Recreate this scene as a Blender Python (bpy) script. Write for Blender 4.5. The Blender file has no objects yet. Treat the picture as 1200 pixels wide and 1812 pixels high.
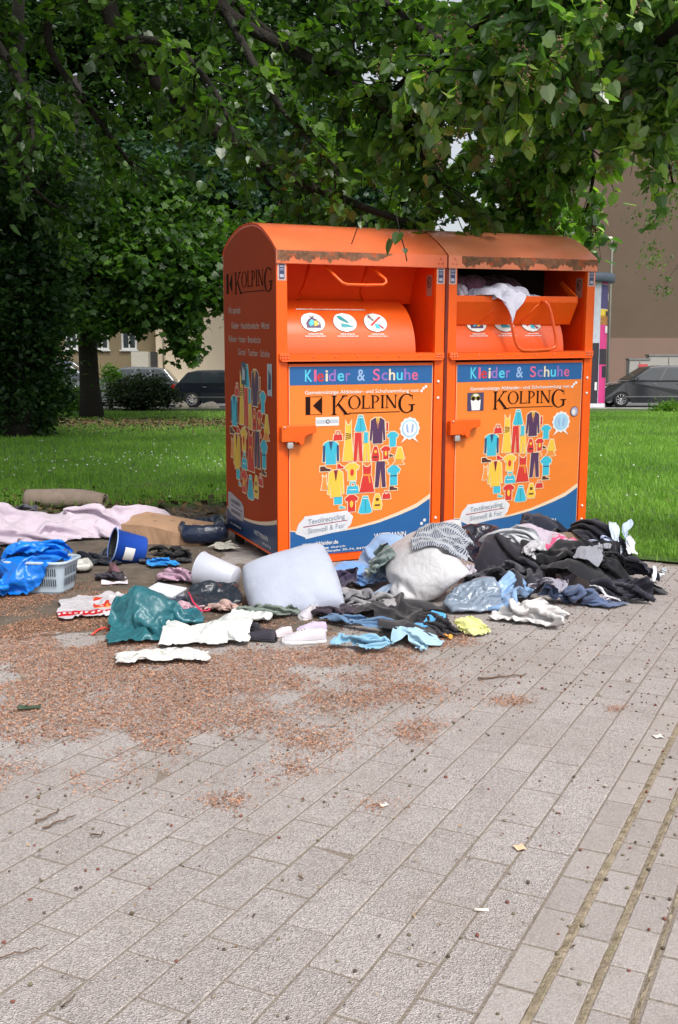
import bpy, bmesh, math, random
import numpy as np
from mathutils import Vector, Matrix
sc = bpy.context.scene
R = math.radians
random.seed(7); rng = np.random.default_rng(7)

# ------------------------------------------------------------------ camera
EYE, FPX, HOR = 1.2, 1830.0, 665.0
PIT = math.atan((906 - HOR) / FPX)
cam = bpy.data.objects.new('camera', bpy.data.cameras.new('camera'))
sc.collection.objects.link(cam); sc.camera = cam
cam.location = (0, 0, EYE); cam.rotation_euler = (math.pi / 2 - PIT, 0, 0)
cam.data.sensor_fit = 'VERTICAL'; cam.data.sensor_height = 36
cam.data.lens = 36 * FPX / 1812
cam.data.clip_start = 0.05; cam.data.clip_end = 900

# ------------------------------------------------------------------ sky, sun
SUN_EL, SUN_AZ = R(52), R(150)          # azimuth clockwise from +Y: behind the camera, to the right
w = bpy.data.worlds.new('World'); sc.world = w; w.use_nodes = True
nt = w.node_tree; nt.nodes.clear()
sky = nt.nodes.new('ShaderNodeTexSky'); sky.sky_type = 'NISHITA'; sky.sun_disc = False
sky.sun_elevation = SUN_EL; sky.sun_rotation = SUN_AZ; sky.dust_density = 4.0; sky.air_density = 1.0; sky.ozone_density = 1.0
hs = nt.nodes.new('ShaderNodeHueSaturation'); hs.inputs['Saturation'].default_value = 0.28
bg = nt.nodes.new('ShaderNodeBackground'); bg.inputs['Strength'].default_value = 0.15
wo = nt.nodes.new('ShaderNodeOutputWorld')
nt.links.new(sky.outputs[0], hs.inputs['Color']); nt.links.new(hs.outputs[0], bg.inputs[0]); nt.links.new(bg.outputs[0], wo.inputs[0])
sl = bpy.data.lights.new('sun', 'SUN'); sl.energy = 2.0; sl.angle = R(14); sl.color = (1.0, 0.965, 0.91)
so = bpy.data.objects.new('sun', sl); sc.collection.objects.link(so)
sd = Vector((math.sin(SUN_AZ) * math.cos(SUN_EL), math.cos(SUN_AZ) * math.cos(SUN_EL), math.sin(SUN_EL)))
so.rotation_euler = sd.to_track_quat('Z', 'Y').to_euler()
sc.view_settings.view_transform = 'Standard'; sc.view_settings.look = 'None'
sc.view_settings.exposure = 0.40; sc.view_settings.gamma = 1
sc.cycles.max_bounces = 6; sc.cycles.diffuse_bounces = 3; sc.cycles.transmission_bounces = 4; sc.cycles.transparent_max_bounces = 6

# ------------------------------------------------------------------ helpers
_F = np.array([0, math.cos(PIT), -math.sin(PIT)]); _U = np.array([0, math.sin(PIT), math.cos(PIT)])
def ray(x, y): return _F + (x - 600) / FPX * np.array([1., 0, 0]) - (y - 906) / FPX * _U
def gnd(x, y, z=0.0):
    d = ray(x, y); t = (z - EYE) / d[2]; return np.array([0, 0, EYE]) + t * d
def at(x, y, Y):
    d = ray(x, y); return np.array([0, 0, EYE]) + d * (Y / d[1])
def topx(P):
    P = np.asarray(P, float) - np.array([0, 0, EYE]); z = P @ _F
    return 600 + FPX * P[..., 0] / z, 906 - FPX * (P @ _U) / z

def tag(o, label=None, cat=None, group=None, kind=None):
    if label: o['label'] = label
    if cat: o['category'] = cat
    if group: o['group'] = group
    if kind: o['kind'] = kind
    return o
def empty(name, loc=(0, 0, 0), rz=0.0, parent=None):
    o = bpy.data.objects.new(name, None); sc.collection.objects.link(o)
    o.location = loc; o.rotation_euler = (0, 0, rz); o.parent = parent; o.empty_display_size = 0.1
    return o
def link(name, me, mats, parent=None, smooth=False):
    o = bpy.data.objects.new(name, me); sc.collection.objects.link(o)
    for m in (mats if isinstance(mats, (list, tuple)) else [mats]): me.materials.append(m)
    o.parent = parent
    me.polygons.foreach_set('use_smooth', [bool(smooth)] * len(me.polygons))
    return o
def np_mesh(name, V, F, uv=None, mi=None, tint=None):
    """fast mesh; F is an (n,k) int array"""
    me = bpy.data.meshes.new(name); V = np.asarray(V, np.float32); F = np.asarray(F, np.int32)
    n, k = F.shape
    me.vertices.add(len(V)); me.vertices.foreach_set('co', V.ravel())
    me.loops.add(n * k); me.loops.foreach_set('vertex_index', F.ravel())
    me.polygons.add(n); me.polygons.foreach_set('loop_start', np.arange(0, n * k, k, dtype=np.int32))
    me.polygons.foreach_set('loop_total', np.full(n, k, np.int32))
    if mi is not None: me.polygons.foreach_set('material_index', np.asarray(mi, np.int32))
    me.update(calc_edges=True)
    if uv is not None:
        u = me.uv_layers.new(name='UVMap'); u.data.foreach_set('uv', np.asarray(uv, np.float32)[F.ravel()].ravel())
    if tint is not None:
        a = me.attributes.new('tint', 'FLOAT', 'POINT'); a.data.foreach_set('value', np.asarray(tint, np.float32))
    return me

class MB:
    """collects shapes into one mesh"""
    def __init__(s): s.v = []; s.f = []; s.m = []; s.sm = []
    def add(s, v, f, m=0, smooth=False):
        o = len(s.v); s.v += [tuple(p) for p in v]; s.f += [tuple(i + o for i in q) for q in f]
        s.m += [m] * len(f); s.sm += [smooth] * len(f); return s
    def box(s, x0, x1, y0, y1, z0, z1, m=0, T=None, bev=0.0):
        if bev > 0:
            bm = bmesh.new(); bmesh.ops.create_cube(bm, size=1)
            for v in bm.verts: v.co = Vector(((x0 + x1) / 2 + v.co.x * (x1 - x0), (y0 + y1) / 2 + v.co.y * (y1 - y0), (z0 + z1) / 2 + v.co.z * (z1 - z0)))
            bmesh.ops.bevel(bm, geom=bm.edges[:], offset=bev, segments=2, affect='EDGES', profile=0.6)
            vs = [v.co.copy() for v in bm.verts]; fs = [[v.index for v in f.verts] for f in bm.faces]; bm.verts.index_update()
            fs = [[v.index for v in f.verts] for f in bm.faces]; bm.free()
        else:
            vs = [Vector(p) for p in ((x0, y0, z0), (x1, y0, z0), (x1, y1, z0), (x0, y1, z0), (x0, y0, z1), (x1, y0, z1), (x1, y1, z1), (x0, y1, z1))]
            fs = [(0, 3, 2, 1), (4, 5, 6, 7), (0, 1, 5, 4), (1, 2, 6, 5), (2, 3, 7, 6), (3, 0, 4, 7)]
        if T is not None: vs = [T @ v for v in vs]
        return s.add(vs, fs, m)
    def prism(s, poly, y0, y1, m=0, axis='y', T=None):
        """poly in (a,b); extruded along axis: 'y' -> (a, y, b), 'x' -> (x, a, b), 'z' -> (a, b, z)"""
        n = len(poly)
        P = {'y': lambda a, b, t: (a, t, b), 'x': lambda a, b, t: (t, a, b), 'z': lambda a, b, t: (a, b, t)}[axis]
        v = [Vector(P(a, b, y0)) for a, b in poly] + [Vector(P(a, b, y1)) for a, b in poly]
        if T is not None: v = [T @ p for p in v]
        ar = sum(poly[i][0] * poly[(i + 1) % n][1] - poly[(i + 1) % n][0] * poly[i][1] for i in range(n))
        f = [tuple(range(n)), tuple(range(2 * n - 1, n - 1, -1))] + [(i, i + n, (i + 1) % n + n, (i + 1) % n) for i in range(n)]
        flip = (ar < 0) != (axis == 'x' or axis == 'z') ^ (y1 < y0)
        if not flip: f = [tuple(reversed(q)) for q in f]
        return s.add(v, f, m)
    def poly(s, pts, m=0): return s.add(pts, [tuple(range(len(pts)))], m)
    def tube(s, pts, r, seg=8, m=0, cap=True, closed=False):
        pts = [Vector(p) for p in pts]; n = len(pts); rr = r if isinstance(r, (list, tuple)) else [r] * n
        V = []; up = Vector((0, 0, 1)); prev = None
        for i, p in enumerate(pts):
            if closed: d = pts[(i + 1) % n] - pts[i - 1]
            else: d = pts[min(i + 1, n - 1)] - pts[max(i - 1, 0)]
            d.normalize()
            if prev is None:
                a = d.cross(up) if abs(d.dot(up)) < .95 else d.cross(Vector((1, 0, 0)))
            else: a = prev - d * prev.dot(d)
            a.normalize(); prev = a; b = d.cross(a)
            for k in range(seg):
                t = 2 * math.pi * k / seg; V.append(p + (a * math.cos(t) + b * math.sin(t)) * rr[i])
        F = []
        for i in range(n if closed else n - 1):
            j = (i + 1) % n
            for k in range(seg): F.append((i * seg + k, i * seg + (k + 1) % seg, j * seg + (k + 1) % seg, j * seg + k))
        if cap and not closed: F += [tuple(range(seg - 1, -1, -1)), tuple((n - 1) * seg + k for k in range(seg))]
        return s.add(V, F, m, True)
    def lathe(s, prof, seg=24, m=0, T=None, sx=1, sy=1):
        V = []; n = len(prof)
        for r, z in prof:
            for k in range(seg):
                t = 2 * math.pi * k / seg; V.append(Vector((r * math.cos(t) * sx, r * math.sin(t) * sy, z)))
        if T is not None: V = [T @ v for v in V]
        F = [(i * seg + k, i * seg + (k + 1) % seg, (i + 1) * seg + (k + 1) % seg, (i + 1) * seg + k) for i in range(n - 1) for k in range(seg)]
        return s.add(V, F, m, True)
    def ball(s, c, rx, ry, rz, m=0, seg=12):
        prof = [(math.sin(math.pi * i / (seg // 2 + 2)), -math.cos(math.pi * i / (seg // 2 + 2))) for i in range(seg // 2 + 3)]
        T = Matrix.Translation(c) @ Matrix.Diagonal((rx, ry, rz, 1)); return s.lathe([(max(r, 1e-4), z) for r, z in prof], seg, m, T)
    def build(s, name, mats, parent=None, bevel=0.0):
        me = bpy.data.meshes.new(name); me.from_pydata([tuple(v) for v in s.v], [], s.f)
        me.polygons.foreach_set('material_index', s.m); me.update()
        o = link(name, me, mats, parent); me.polygons.foreach_set('use_smooth', s.sm)
        if bevel:
            b = o.modifiers.new('bev', 'BEVEL'); b.width = bevel; b.segments = 2; b.limit_method = 'ANGLE'; b.angle_limit = R(40)
        return o

# ------------------------------------------------------------------ materials
def mat(name, col, rough=0.6, var=0.12, vs=8.0, bump=0.0, bs=60.0, spec=0.5, metal=0.0, col2=None, stain=None, ss=3.0, sa=0.5, coat=0.0, trans=0.0, coords='Object', bdist=0.01, sheen=0.0):
    m = bpy.data.materials.new(name); m.use_nodes = True; n = m.node_tree.nodes; l = m.node_tree.links
    b = n['Principled BSDF']; b.inputs['Roughness'].default_value = rough
    b.inputs['Specular IOR Level'].default_value = spec; b.inputs['Metallic'].default_value = metal
    b.inputs['Coat Weight'].default_value = coat; b.inputs['Coat Roughness'].default_value = 0.12
    b.inputs['Transmission Weight'].default_value = trans
    b.inputs['Sheen Weight'].default_value = sheen
    tc = n.new('ShaderNodeTexCoord')
    nz = n.new('ShaderNodeTexNoise'); nz.inputs['Scale'].default_value = vs; nz.inputs['Detail'].default_value = 6; nz.inputs['Roughness'].default_value = .62
    l.new(tc.outputs[coords], nz.inputs['Vector'])
    mx = n.new('ShaderNodeMix'); mx.data_type = 'RGBA'
    c = Vector(col[:3]); a = tuple(c * (1 - var)) + (1,); d = tuple(Vector(col2[:3]) if col2 else c * (1 + var)) + (1,)
    mx.inputs['A'].default_value = a; mx.inputs['B'].default_value = d
    rm = n.new('ShaderNodeMapRange'); rm.inputs['From Min'].default_value = .3; rm.inputs['From Max'].default_value = .7
    l.new(nz.outputs['Fac'], rm.inputs['Value']); l.new(rm.outputs[0], mx.inputs['Factor'])
    out = mx.outputs['Result']
    if stain:
        n2 = n.new('ShaderNodeTexNoise'); n2.inputs['Scale'].default_value = ss; n2.inputs['Detail'].default_value = 8; n2.inputs['Roughness'].default_value = .7
        l.new(tc.outputs[coords], n2.inputs['Vector'])
        r2 = n.new('ShaderNodeMapRange'); r2.inputs['From Min'].default_value = .52; r2.inputs['From Max'].default_value = .68; r2.inputs['To Max'].default_value = sa
        l.new(n2.outputs['Fac'], r2.inputs['Value'])
        m2 = n.new('ShaderNodeMix'); m2.data_type = 'RGBA'; m2.inputs['B'].default_value = tuple(stain[:3]) + (1,)
        l.new(out, m2.inputs['A']); l.new(r2.outputs[0], m2.inputs['Factor']); out = m2.outputs['Result']
    l.new(out, b.inputs['Base Color'])
    if bump:
        n3 = n.new('ShaderNodeTexNoise'); n3.inputs['Scale'].default_value = bs; n3.inputs['Detail'].default_value = 4
        l.new(tc.outputs[coords], n3.inputs['Vector'])
        bp = n.new('ShaderNodeBump'); bp.inputs['Strength'].default_value = bump; bp.inputs['Distance'].default_value = bdist
        l.new(n3.outputs['Fac'], bp.inputs['Height']); l.new(bp.outputs[0], b.inputs['Normal'])
    m['out'] = 1
    return m
def srgb(r, g, b):
    f = lambda c: (c / 255 / 12.92) if c / 255 <= .04045 else ((c / 255 + .055) / 1.055) ** 2.4
    return (f(r), f(g), f(b))
def S(o, lv=1):
    m = o.modifiers.new('sub', 'SUBSURF'); m.levels = lv; m.render_levels = lv; return o
# ------------------------------------------------------------------ ground, lawn, street
TH = R(26.5); DV = np.array([math.sin(TH), math.cos(TH)]); NV = np.array([math.cos(TH), -math.sin(TH)])   # paver row direction, across
def P2(n, d): return NV * n + DV * d
def vnoise(x, y, s=1.0, seed=0):
    x = np.asarray(x, float) * s + seed * 17.13; y = np.asarray(y, float) * s + seed * 5.71
    xi = np.floor(x).astype(int); yi = np.floor(y).astype(int); fx = x - xi; fy = y - yi
    fx = fx * fx * (3 - 2 * fx); fy = fy * fy * (3 - 2 * fy)
    def h(a, b):
        k = (a * 374761393 + b * 668265263 + seed * 1442695) & 0x7fffffff; k = (k ^ (k >> 13)) * 1274126177 & 0x7fffffff
        return ((k ^ (k >> 16)) & 0xffff) / 65535.0
    return (h(xi, yi) * (1 - fx) + h(xi + 1, yi) * fx) * (1 - fy) + (h(xi, yi + 1) * (1 - fx) + h(xi + 1, yi + 1) * fx) * fy
def fbm(x, y, s=1.0, o=4, seed=0):
    r = 0; a = .5
    for i in range(o): r = r + a * vnoise(x, y, s * 2 ** i, seed + i); a *= .5
    return r / (1 - .5 ** o)

def grass_ground():
    m = mat('lawn soil', (0.05, 0.075, 0.018), .95, .35, 6, bump=.6, bs=40, stain=(0.09, 0.06, 0.03), ss=1.2, sa=.8); return m
# far ground, one sheet to the horizon
g = MB(); g.poly([(-450, -60, -.06), (450, -60, -.06), (450, 700, -.06), (-450, 700, -.06)])
tag(g.build('ground', mat('far ground', (0.07, 0.09, 0.035), .95, .3, .4)), kind='structure')

# lawn edge along the paving: distance d along the paver rows
def lawn_edge(n):   # d of the lawn edge for a coordinate n across the rows
    e = 6.80 + 0.22 * (fbm(n, n * 0 + 3.3, 1.7, 4, 5) - .5)
    e = e + np.where(n < -1.4, 0.0, 0.0)
    # bare soil bulges behind the left of the containers
    return e + 1.35 * np.exp(-((n + 4.9) / 0.9) ** 2) + 0.7 * np.exp(-((n + 3.6) / 0.9) ** 2)
NX, NY = 220, 200
nn = np.linspace(-46, 34, NX); nn = np.sign(nn) * np.abs(nn / 46) ** 1.8 * 46 - 2
tt = np.linspace(0, 1, NY) ** 2.2
A_, T_ = np.meshgrid(nn, tt, indexing='ij')
ED = lawn_edge(A_)
D_ = ED + T_ * (64 - ED)
LX = A_ * NV[0] + D_ * DV[0]; LY = A_ * NV[1] + D_ * DV[1]
LZ = 0.012 + 0.03 * np.clip(T_ * 60, 0, 1) + 0.03 * (fbm(LX, LY, .6, 3, 9) - .5)
ST_Y = 37.5   # the street begins here
LZ = np.where(LY > ST_Y - .4, -0.05, LZ)
idx = np.arange(NX * NY).reshape(NX, NY)
F = np.stack([idx[:-1, :-1], idx[1:, :-1], idx[1:, 1:], idx[:-1, 1:]], -1).reshape(-1, 4)
yc = LY.ravel()[F].mean(1); F = F[yc < ST_Y]
me = np_mesh('lawn', np.stack([LX, LY, LZ], -1).reshape(-1, 3), F)
lawn_soil = mat('lawn soil', (0.06, 0.115, 0.02), .95, .3, 5, bump=.8, bs=30, stain=(0.10, 0.08, 0.035), ss=.9, sa=.5)
tag(link('lawn', me, lawn_soil, smooth=True), kind='structure')

# street and parking strip behind the lawn
s = MB(); s.poly([(-90, ST_Y, -.035), (90, ST_Y, -.035), (90, 62, -.035), (-90, 62, -.035)])
tag(s.build('street', mat('asphalt', (0.13, 0.13, 0.135), .85, .2, 3, bump=.3, bs=80)), kind='structure')
s = MB()
for i in range(60): s.box(-60 + 2.0 * i, -60 + 2.0 * i + 1.985, ST_Y - .15, ST_Y, -.2, .07, bev=.012)
tag(s.build('kerb', mat('kerb stone', (0.33, 0.32, 0.30), .85, .2, 3, bump=.2)), kind='structure')

# bedding between the pavers
DIRT = []   # (px, py, sx, sy, k) where brown litter lies, as seen in the photograph -> evaluated on the ground
for q in [(60,1140,170,50,1.3),(190,1200,210,55,1.2),(330,1285,190,60,1.25),(120,1270,150,60,1.1),(420,1190,150,40,1),(540,1130,170,25,1),(660,1165,150,32,.95),
          (740,1292,45,20,1.1),(490,1362,55,14,1.1),(398,1418,36,12,1.2),(140,1385,60,16,1),(800,1125,90,18,.9),(580,1240,90,30,.85),(720,1220,80,22,.8),(905,1242,35,9,1),
          (30,1420,70,22,1),(10,1330,60,50,.9),(150,1080,150,30,.7),(660,1430,45,12,.7),(1090,1255,18,6,.8),(490,1385,30,10,.7),(560,1310,50,20,.8),(880,1160,40,10,.5),(950,1090,60,10,.5),(235,1310,120,50,.7),(60,1060,120,20,.5)]:
    DIRT.append(q)
def dens(P):
    x, y = topx(P); d = 0
    for a, b, sx, sy, k in DIRT: d = d + k * np.exp(-(((x - a) / sx) ** 2 + ((y - b) / sy) ** 2) * 1.1)
    return d
def soil(P):    # how far the paving is buried under earth (left, beside the containers)
    x, y = topx(P)
    a = np.clip((1165 - y) / 110, 0, 1) * np.clip((690 - x) / 160, 0, 1)
    b = np.clip((x - 372) / 40, 0, 1) * np.clip((1010 - y) / 20, 0, 1)
    return np.clip(a - b, 0, 1)
# sand / earth bed: fine grid with real relief
bx = np.linspace(-9, 0.9, 330); by = np.linspace(-1.5, 8.6, 330)
BN, BD = np.meshgrid(np.linspace(-9.5, 5.5, 380), np.linspace(-1.5, 8.9, 300), indexing='ij')
BX = BN * NV[0] + BD * DV[0]; BY = BN * NV[1] + BD * DV[1]
PP = np.stack([BX, BY, BX * 0], -1)
ok = BY > 0.6
PPs = np.where(ok[..., None], PP, np.array([0, .6, 0]))
SO = soil(PPs) * ok
BZ = -0.0016 + (0.009 + .010 * (fbm(BX, BY, 5, 4, 3) - .5)) * np.clip(SO * 1.6 - .5 + 1.1 * (fbm(BX, BY, 1.6, 4, 11) - .42), 0, 1)
idx = np.arange(BN.size).reshape(BN.shape)
F = np.stack([idx[:-1, :-1], idx[1:, :-1], idx[1:, 1:], idx[:-1, 1:]], -1).reshape(-1, 4)
me = np_mesh('earth', np.stack([BX, BY, BZ], -1).reshape(-1, 3), F, tint=np.clip(SO * 1.6, 0, 1).ravel())
em = mat('earth', (0.125, 0.098, 0.076), .95, .35, 9, bump=.9, bs=90, stain=(0.21, 0.165, 0.12), ss=4, sa=.6)
n_ = em.node_tree.nodes; l_ = em.node_tree.links; b_ = n_['Principled BSDF']; src = b_.inputs['Base Color'].links[0].from_socket; at_ = n_.new('ShaderNodeAttribute'); at_.attribute_name = 'tint'
mx_ = n_.new('ShaderNodeMix'); mx_.data_type = 'RGBA'; mx_.inputs['A'].default_value = (.225, .186, .155, 1); l_.new(at_.outputs['Fac'], mx_.inputs['Factor']); l_.new(src, mx_.inputs['B']); l_.new(mx_.outputs['Result'], b_.inputs['Base Color'])
tag(link('bedding_sand', me, em, smooth=True), kind='structure')

# pavers: real stones with chamfered rims, one mesh for each kind of paving
def pavers(name, rows, matr, gap, ch=.004, dmax=None, ztop=0.0, seed=1):
    V = []; F = []; T = []; rr = random.Random(seed)
    for (n0, n1, ln, off) in rows:
        dd = -1.0 + off
        while dd < 9.2:
            a, b = n0 + gap, n1 - gap; c, d = dd + .0018, dd + ln - .0018
            cn, cd = (a + b) / 2, (c + d) / 2
            lim = float(lawn_edge(np.array([cn]))[0])
            p = P2(cn, cd)
            if d < lim + .12 and p[1] > .55:
                dz = rr.uniform(-.0012, .0012); t = rr.random(); tx, ty = rr.uniform(-.006, .006), rr.uniform(-.004, .004)
                o = len(V)
                for (q, zz) in ((ch, ztop), (0, ztop - ch), (0, ztop - .03)):
                    for (u, v) in ((a + q, c + q), (b - q, c + q), (b - q, d - q), (a + q, d - q)):
                        xy = P2(u, v); V.append((xy[0], xy[1], zz + dz + (u - cn) * tx + (v - cd) * ty)); T.append(t)
                F.append((o, o + 1, o + 2, o + 3))
                for k in range(2):
                    for j in range(4):
                        i0 = o + k * 4 + j; i1 = o + k * 4 + (j + 1) % 4; F.append((i0 + 4, i1 + 4, i1, i0))
            dd += ln
    me = np_mesh(name, V, F, tint=T)
    return tag(link(name, me, matr), kind='structure')
def paver_mat(name, c1, c2, speck, sscale, bump):
    m = bpy.data.materials.new(name); m.use_nodes = True; n = m.node_tree.nodes; l = m.node_tree.links; b = n['Principled BSDF']
    b.inputs['Roughness'].default_value = .85; b.inputs['Specular IOR Level'].default_value = .35
    tc = n.new('ShaderNodeTexCoord'); at_ = n.new('ShaderNodeAttribute'); at_.attribute_name = 'tint'
    def noise(s, d=4, r=.6):
        q = n.new('ShaderNodeTexNoise'); q.inputs['Scale'].default_value = s; q.inputs['Detail'].default_value = d; q.inputs['Roughness'].default_value = r; l.new(tc.outputs['Object'], q.inputs['Vector']); return q.outputs['Fac']
    def mix(f, a, bb, t='MIX'):
        q = n.new('ShaderNodeMix'); q.data_type = 'RGBA'; q.blend_type = t
        if isinstance(f, float): q.inputs['Factor'].default_value = f
        else: l.new(f, q.inputs['Factor'])
        for s_, v in (('A', a), ('B', bb)):
            if isinstance(v, tuple): q.inputs[s_].default_value = v + (1,)
            else: l.new(v, q.inputs[s_])
        return q.outputs['Result']
    def rng_(v, a, bb, c=0., d=1.):
        q = n.new('ShaderNodeMapRange'); q.inputs['From Min'].default_value = a; q.inputs['From Max'].default_value = bb; q.inputs['To Min'].default_value = c; q.inputs['To Max'].default_value = d; l.new(v, q.inputs['Value']); return q.outputs[0]
    col = mix(at_.outputs['Fac'], c1, c2)
    vo = n.new('ShaderNodeTexVoronoi'); vo.inputs['Scale'].default_value = sscale; l.new(tc.outputs['Object'], vo.inputs['Vector'])
    sp = n.new('ShaderNodeSeparateColor'); l.new(vo.outputs['Color'], sp.inputs[0])
    gr = n.new('ShaderNodeMix'); gr.data_type = 'RGBA'
    gr.inputs['A'].default_value = (.42, .39, .38, 1); gr.inputs['B'].default_value = (1.35, 1.33, 1.33, 1); l.new(sp.outputs[0], gr.inputs['Factor'])
    col = mix(speck, col, mix(1.0, col, gr.outputs['Result'], 'MULTIPLY'))
    col = mix(rng_(noise(1.3, 6, .7), .42, .72, 0, .40), col, (.25, .20, .165))          # trodden-in earth
    col = mix(rng_(noise(14, 5, .7), .55, .78, 0, .45), col, (.15, .12, .10))
    l.new(col, b.inputs['Base Color'])
    bp = n.new('ShaderNodeBump'); bp.inputs['Strength'].default_value = bump; bp.inputs['Distance'].default_value = .004
    ad = n.new('ShaderNodeMath'); ad.operation = 'ADD'; l.new(vo.outputs['Distance'], ad.inputs[0]); l.new(noise(160, 3), ad.inputs[1])
    l.new(ad.outputs[0], bp.inputs['Height']); l.new(bp.outputs[0], b.inputs['Normal'])
    return m
rowsA = []
for i in range(72):
    n1 = -.578 - i * .1225
    rowsA.append((n1 - .1225, n1, .2435, (.0 if i % 2 == 0 else .1217) + .069 - .2435))
pavers('pavement', rowsA, paver_mat('washed paver', (.42, .382, .372), (.475, .435, .425), .62, 260, .9), .0018, ch=.003)
rowsB = []
for i in range(50):
    n0 = -.578 + i * .0905
    if i == 0: a, b = n0, n0 + .083
    else: a, b = n0 + .006, n0 + .0905 - .007
    rowsB.append((a, b, .1675, .012 + (0 if i % 2 == 0 else .0837)))
pavers('channel_paving', rowsB, paver_mat('smooth paver', (.335, .30, .288), (.39, .352, .338), .35, 300, .35), .001, seed=5)
# sandy filling of the wide joints
V = []; F = []
for i in range(0, 50):
    nc = -.578 + .0905 * (i + 1) - .001
    ds = np.arange(-1, 7.6, .012); wv = (.011 + .005 * np.sin(i * 1.7 + 1)) + .006 * (fbm(ds, ds * 0 + i, 9, 3, i) - .4)
    for k, d in enumerate(ds):
        for s_, zz in ((-1, -.006), (-.4, -.0005), (.4, .0005), (1, -.006)):
            p = P2(nc + s_ * wv[k], d); V.append((p[0], p[1], zz + random.uniform(-.0015, .0025)))
        if k: o = len(V) - 8; F += [(o + j, o + 1 + j, o + 5 + j, o + 4 + j) for j in range(3)]
tag(link('joint_sand', np_mesh('joint_sand', V, F), mat('joint sand', (.27, .20, .13), .95, .4, 30, bump=.8, bs=200, col2=(.40, .33, .24), stain=(.14, .15, .05), ss=9, sa=.4)), kind='structure')

# ------------------------------------------------------------------ litter of bud scales: too many to count
def scatter_flakes(name, N, box, keep, smin, smax, mats, z0=.001, curl=.35, asp=.42, seed=1):
    r = np.random.default_rng(seed)
    x = r.uniform(box[0], box[1], N * 6); y = r.uniform(box[2], box[3], N * 6)
    P = np.stack([x, y, x * 0], -1); k = r.random(len(x)) < keep(P); P = P[k][:N]; n = len(P)
    a = r.uniform(0, 2 * np.pi, n); s = r.uniform(smin, smax, n)
    sx = P[:, 0]; z = z0 + r.uniform(0, .006, n) + .007 * np.clip(soil(P) * 1.6 - .5, 0, 1)
    t1 = r.normal(0, curl, n); t2 = r.normal(0, curl, n)
    ax = np.stack([np.cos(a), np.sin(a), t1], -1); bx_ = np.stack([-np.sin(a), np.cos(a), t2], -1)
    c = np.stack([P[:, 0], P[:, 1], z], -1)
    L = s[:, None]; W = (s * asp)[:, None]
    v = np.stack([c - ax * L * .5, c - bx_ * W * .5 + [0, 0, .0018], c + ax * L * .5, c + bx_ * W * .5 + [0, 0, .0018]], 1)
    v[..., 2] = np.maximum(v[..., 2], .0012)
    F = np.arange(n * 4).reshape(n, 4); mi = r.integers(0, len(mats), n)
    t = np.repeat(r.random(n), 4)
    return tag(link(name, np_mesh(name, v.reshape(-1, 3), F, mi=mi, tint=t), mats), kind='stuff')
def flat(name, c, rough=.8): return mat(name, c, rough, .25, 40)
lm = [flat('bud scale rust', srgb(174, 126, 100)), flat('bud scale tan', srgb(194, 152, 126)), flat('bud scale brown', srgb(138, 98, 76))]
scatter_flakes('bud_scale_litter', 105000, (-3.4, 1.6, 2.4, 6.6), lambda P: np.clip(dens(P) * 1.5 * np.clip((fbm(P[:, 0], P[:, 1], 3.6, 5, 2) - .385) * 4.4, 0, 1) , 0, 1), .004, .0125, lm, seed=3)
scatter_flakes('dry_leaf_litter', 5200, (-6, 3.5, .9, 9.2), lambda P: np.clip(.12 + .5 * soil(P), 0, 1) * (fbm(P[:, 0], P[:, 1], 1.5, 3, 7) > .4), .005, .015,
               [flat('crumb dark', srgb(84, 66, 54)), flat('crumb brown', srgb(112, 86, 66)), flat('crumb pale', srgb(150, 128, 104))], seed=4, asp=.6)
scatter_flakes('brown_leaf_litter', 9000, (-9, 3.5, 7.6, 31), lambda P: np.clip(np.exp(-((P[:, 0] + 2.2) ** 2 / 6 + (P[:, 1] - 8.9) ** 2 / 1.2)) + 1.0 * np.exp(-((P[:, 1] - 25.5) ** 2) / 8) * (P[:, 0] < -2), 0, 1), .03, .10,
               [flat('leaf brown', srgb(84, 64, 40)), flat('leaf tan', srgb(116, 92, 58)), flat('leaf dull', srgb(70, 62, 38))], z0=.05, seed=8, asp=.7)
# seeds: little balls
def seeds(name, N, box, keep, r0, r1, mats, seed):
    r = np.random.default_rng(seed); x = r.uniform(box[0], box[1], N * 4); y = r.uniform(box[2], box[3], N * 4)
    P = np.stack([x, y, x * 0], -1); P = P[r.random(len(x)) < keep(P)][:N]
    bm = bmesh.new(); bmesh.ops.create_icosphere(bm, subdivisions=1, radius=1)
    bv = np.array([v.co[:] for v in bm.verts]); bf = np.array([[v.index for v in f.verts] for f in bm.faces]); bm.free()
    n = len(P); s = r.uniform(r0, r1, n)
    sc3 = s[:, None] * np.stack([r.uniform(.8, 1.2, n), r.uniform(.8, 1.2, n), r.uniform(.55, .95, n)], -1)
    V = bv[None] * sc3[:, None, :] * r.uniform(.85, 1.15, (n, len(bv), 1)) + np.stack([P[:, 0], P[:, 1], sc3[:, 2] * .8], -1)[:, None]
    F = bf[None] + (np.arange(n) * len(bv))[:, None, None]
    mi = np.repeat(r.integers(0, len(mats), n), len(bf))
    return tag(link(name, np_mesh(name, V.reshape(-1, 3), F.reshape(-1, 3), mi=mi), mats, smooth=True), kind='stuff')
seeds('seed_balls', 5200, (-2.6, 3.2, 1.2, 6.6), lambda P: np.clip(.45 + .35 * dens(P), 0, 1) * (fbm(P[:, 0], P[:, 1], 2.0, 3, 5) > .38) * np.clip((P[:, 1] - .6) / 3.4, .18, 1), .0024, .0058,
      [flat('seed dark', srgb(86, 72, 60)), flat('seed olive', srgb(112, 104, 82)), flat('seed grey', srgb(138, 126, 112)), flat('seed reddish', srgb(120, 70, 58))], 6)
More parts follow.
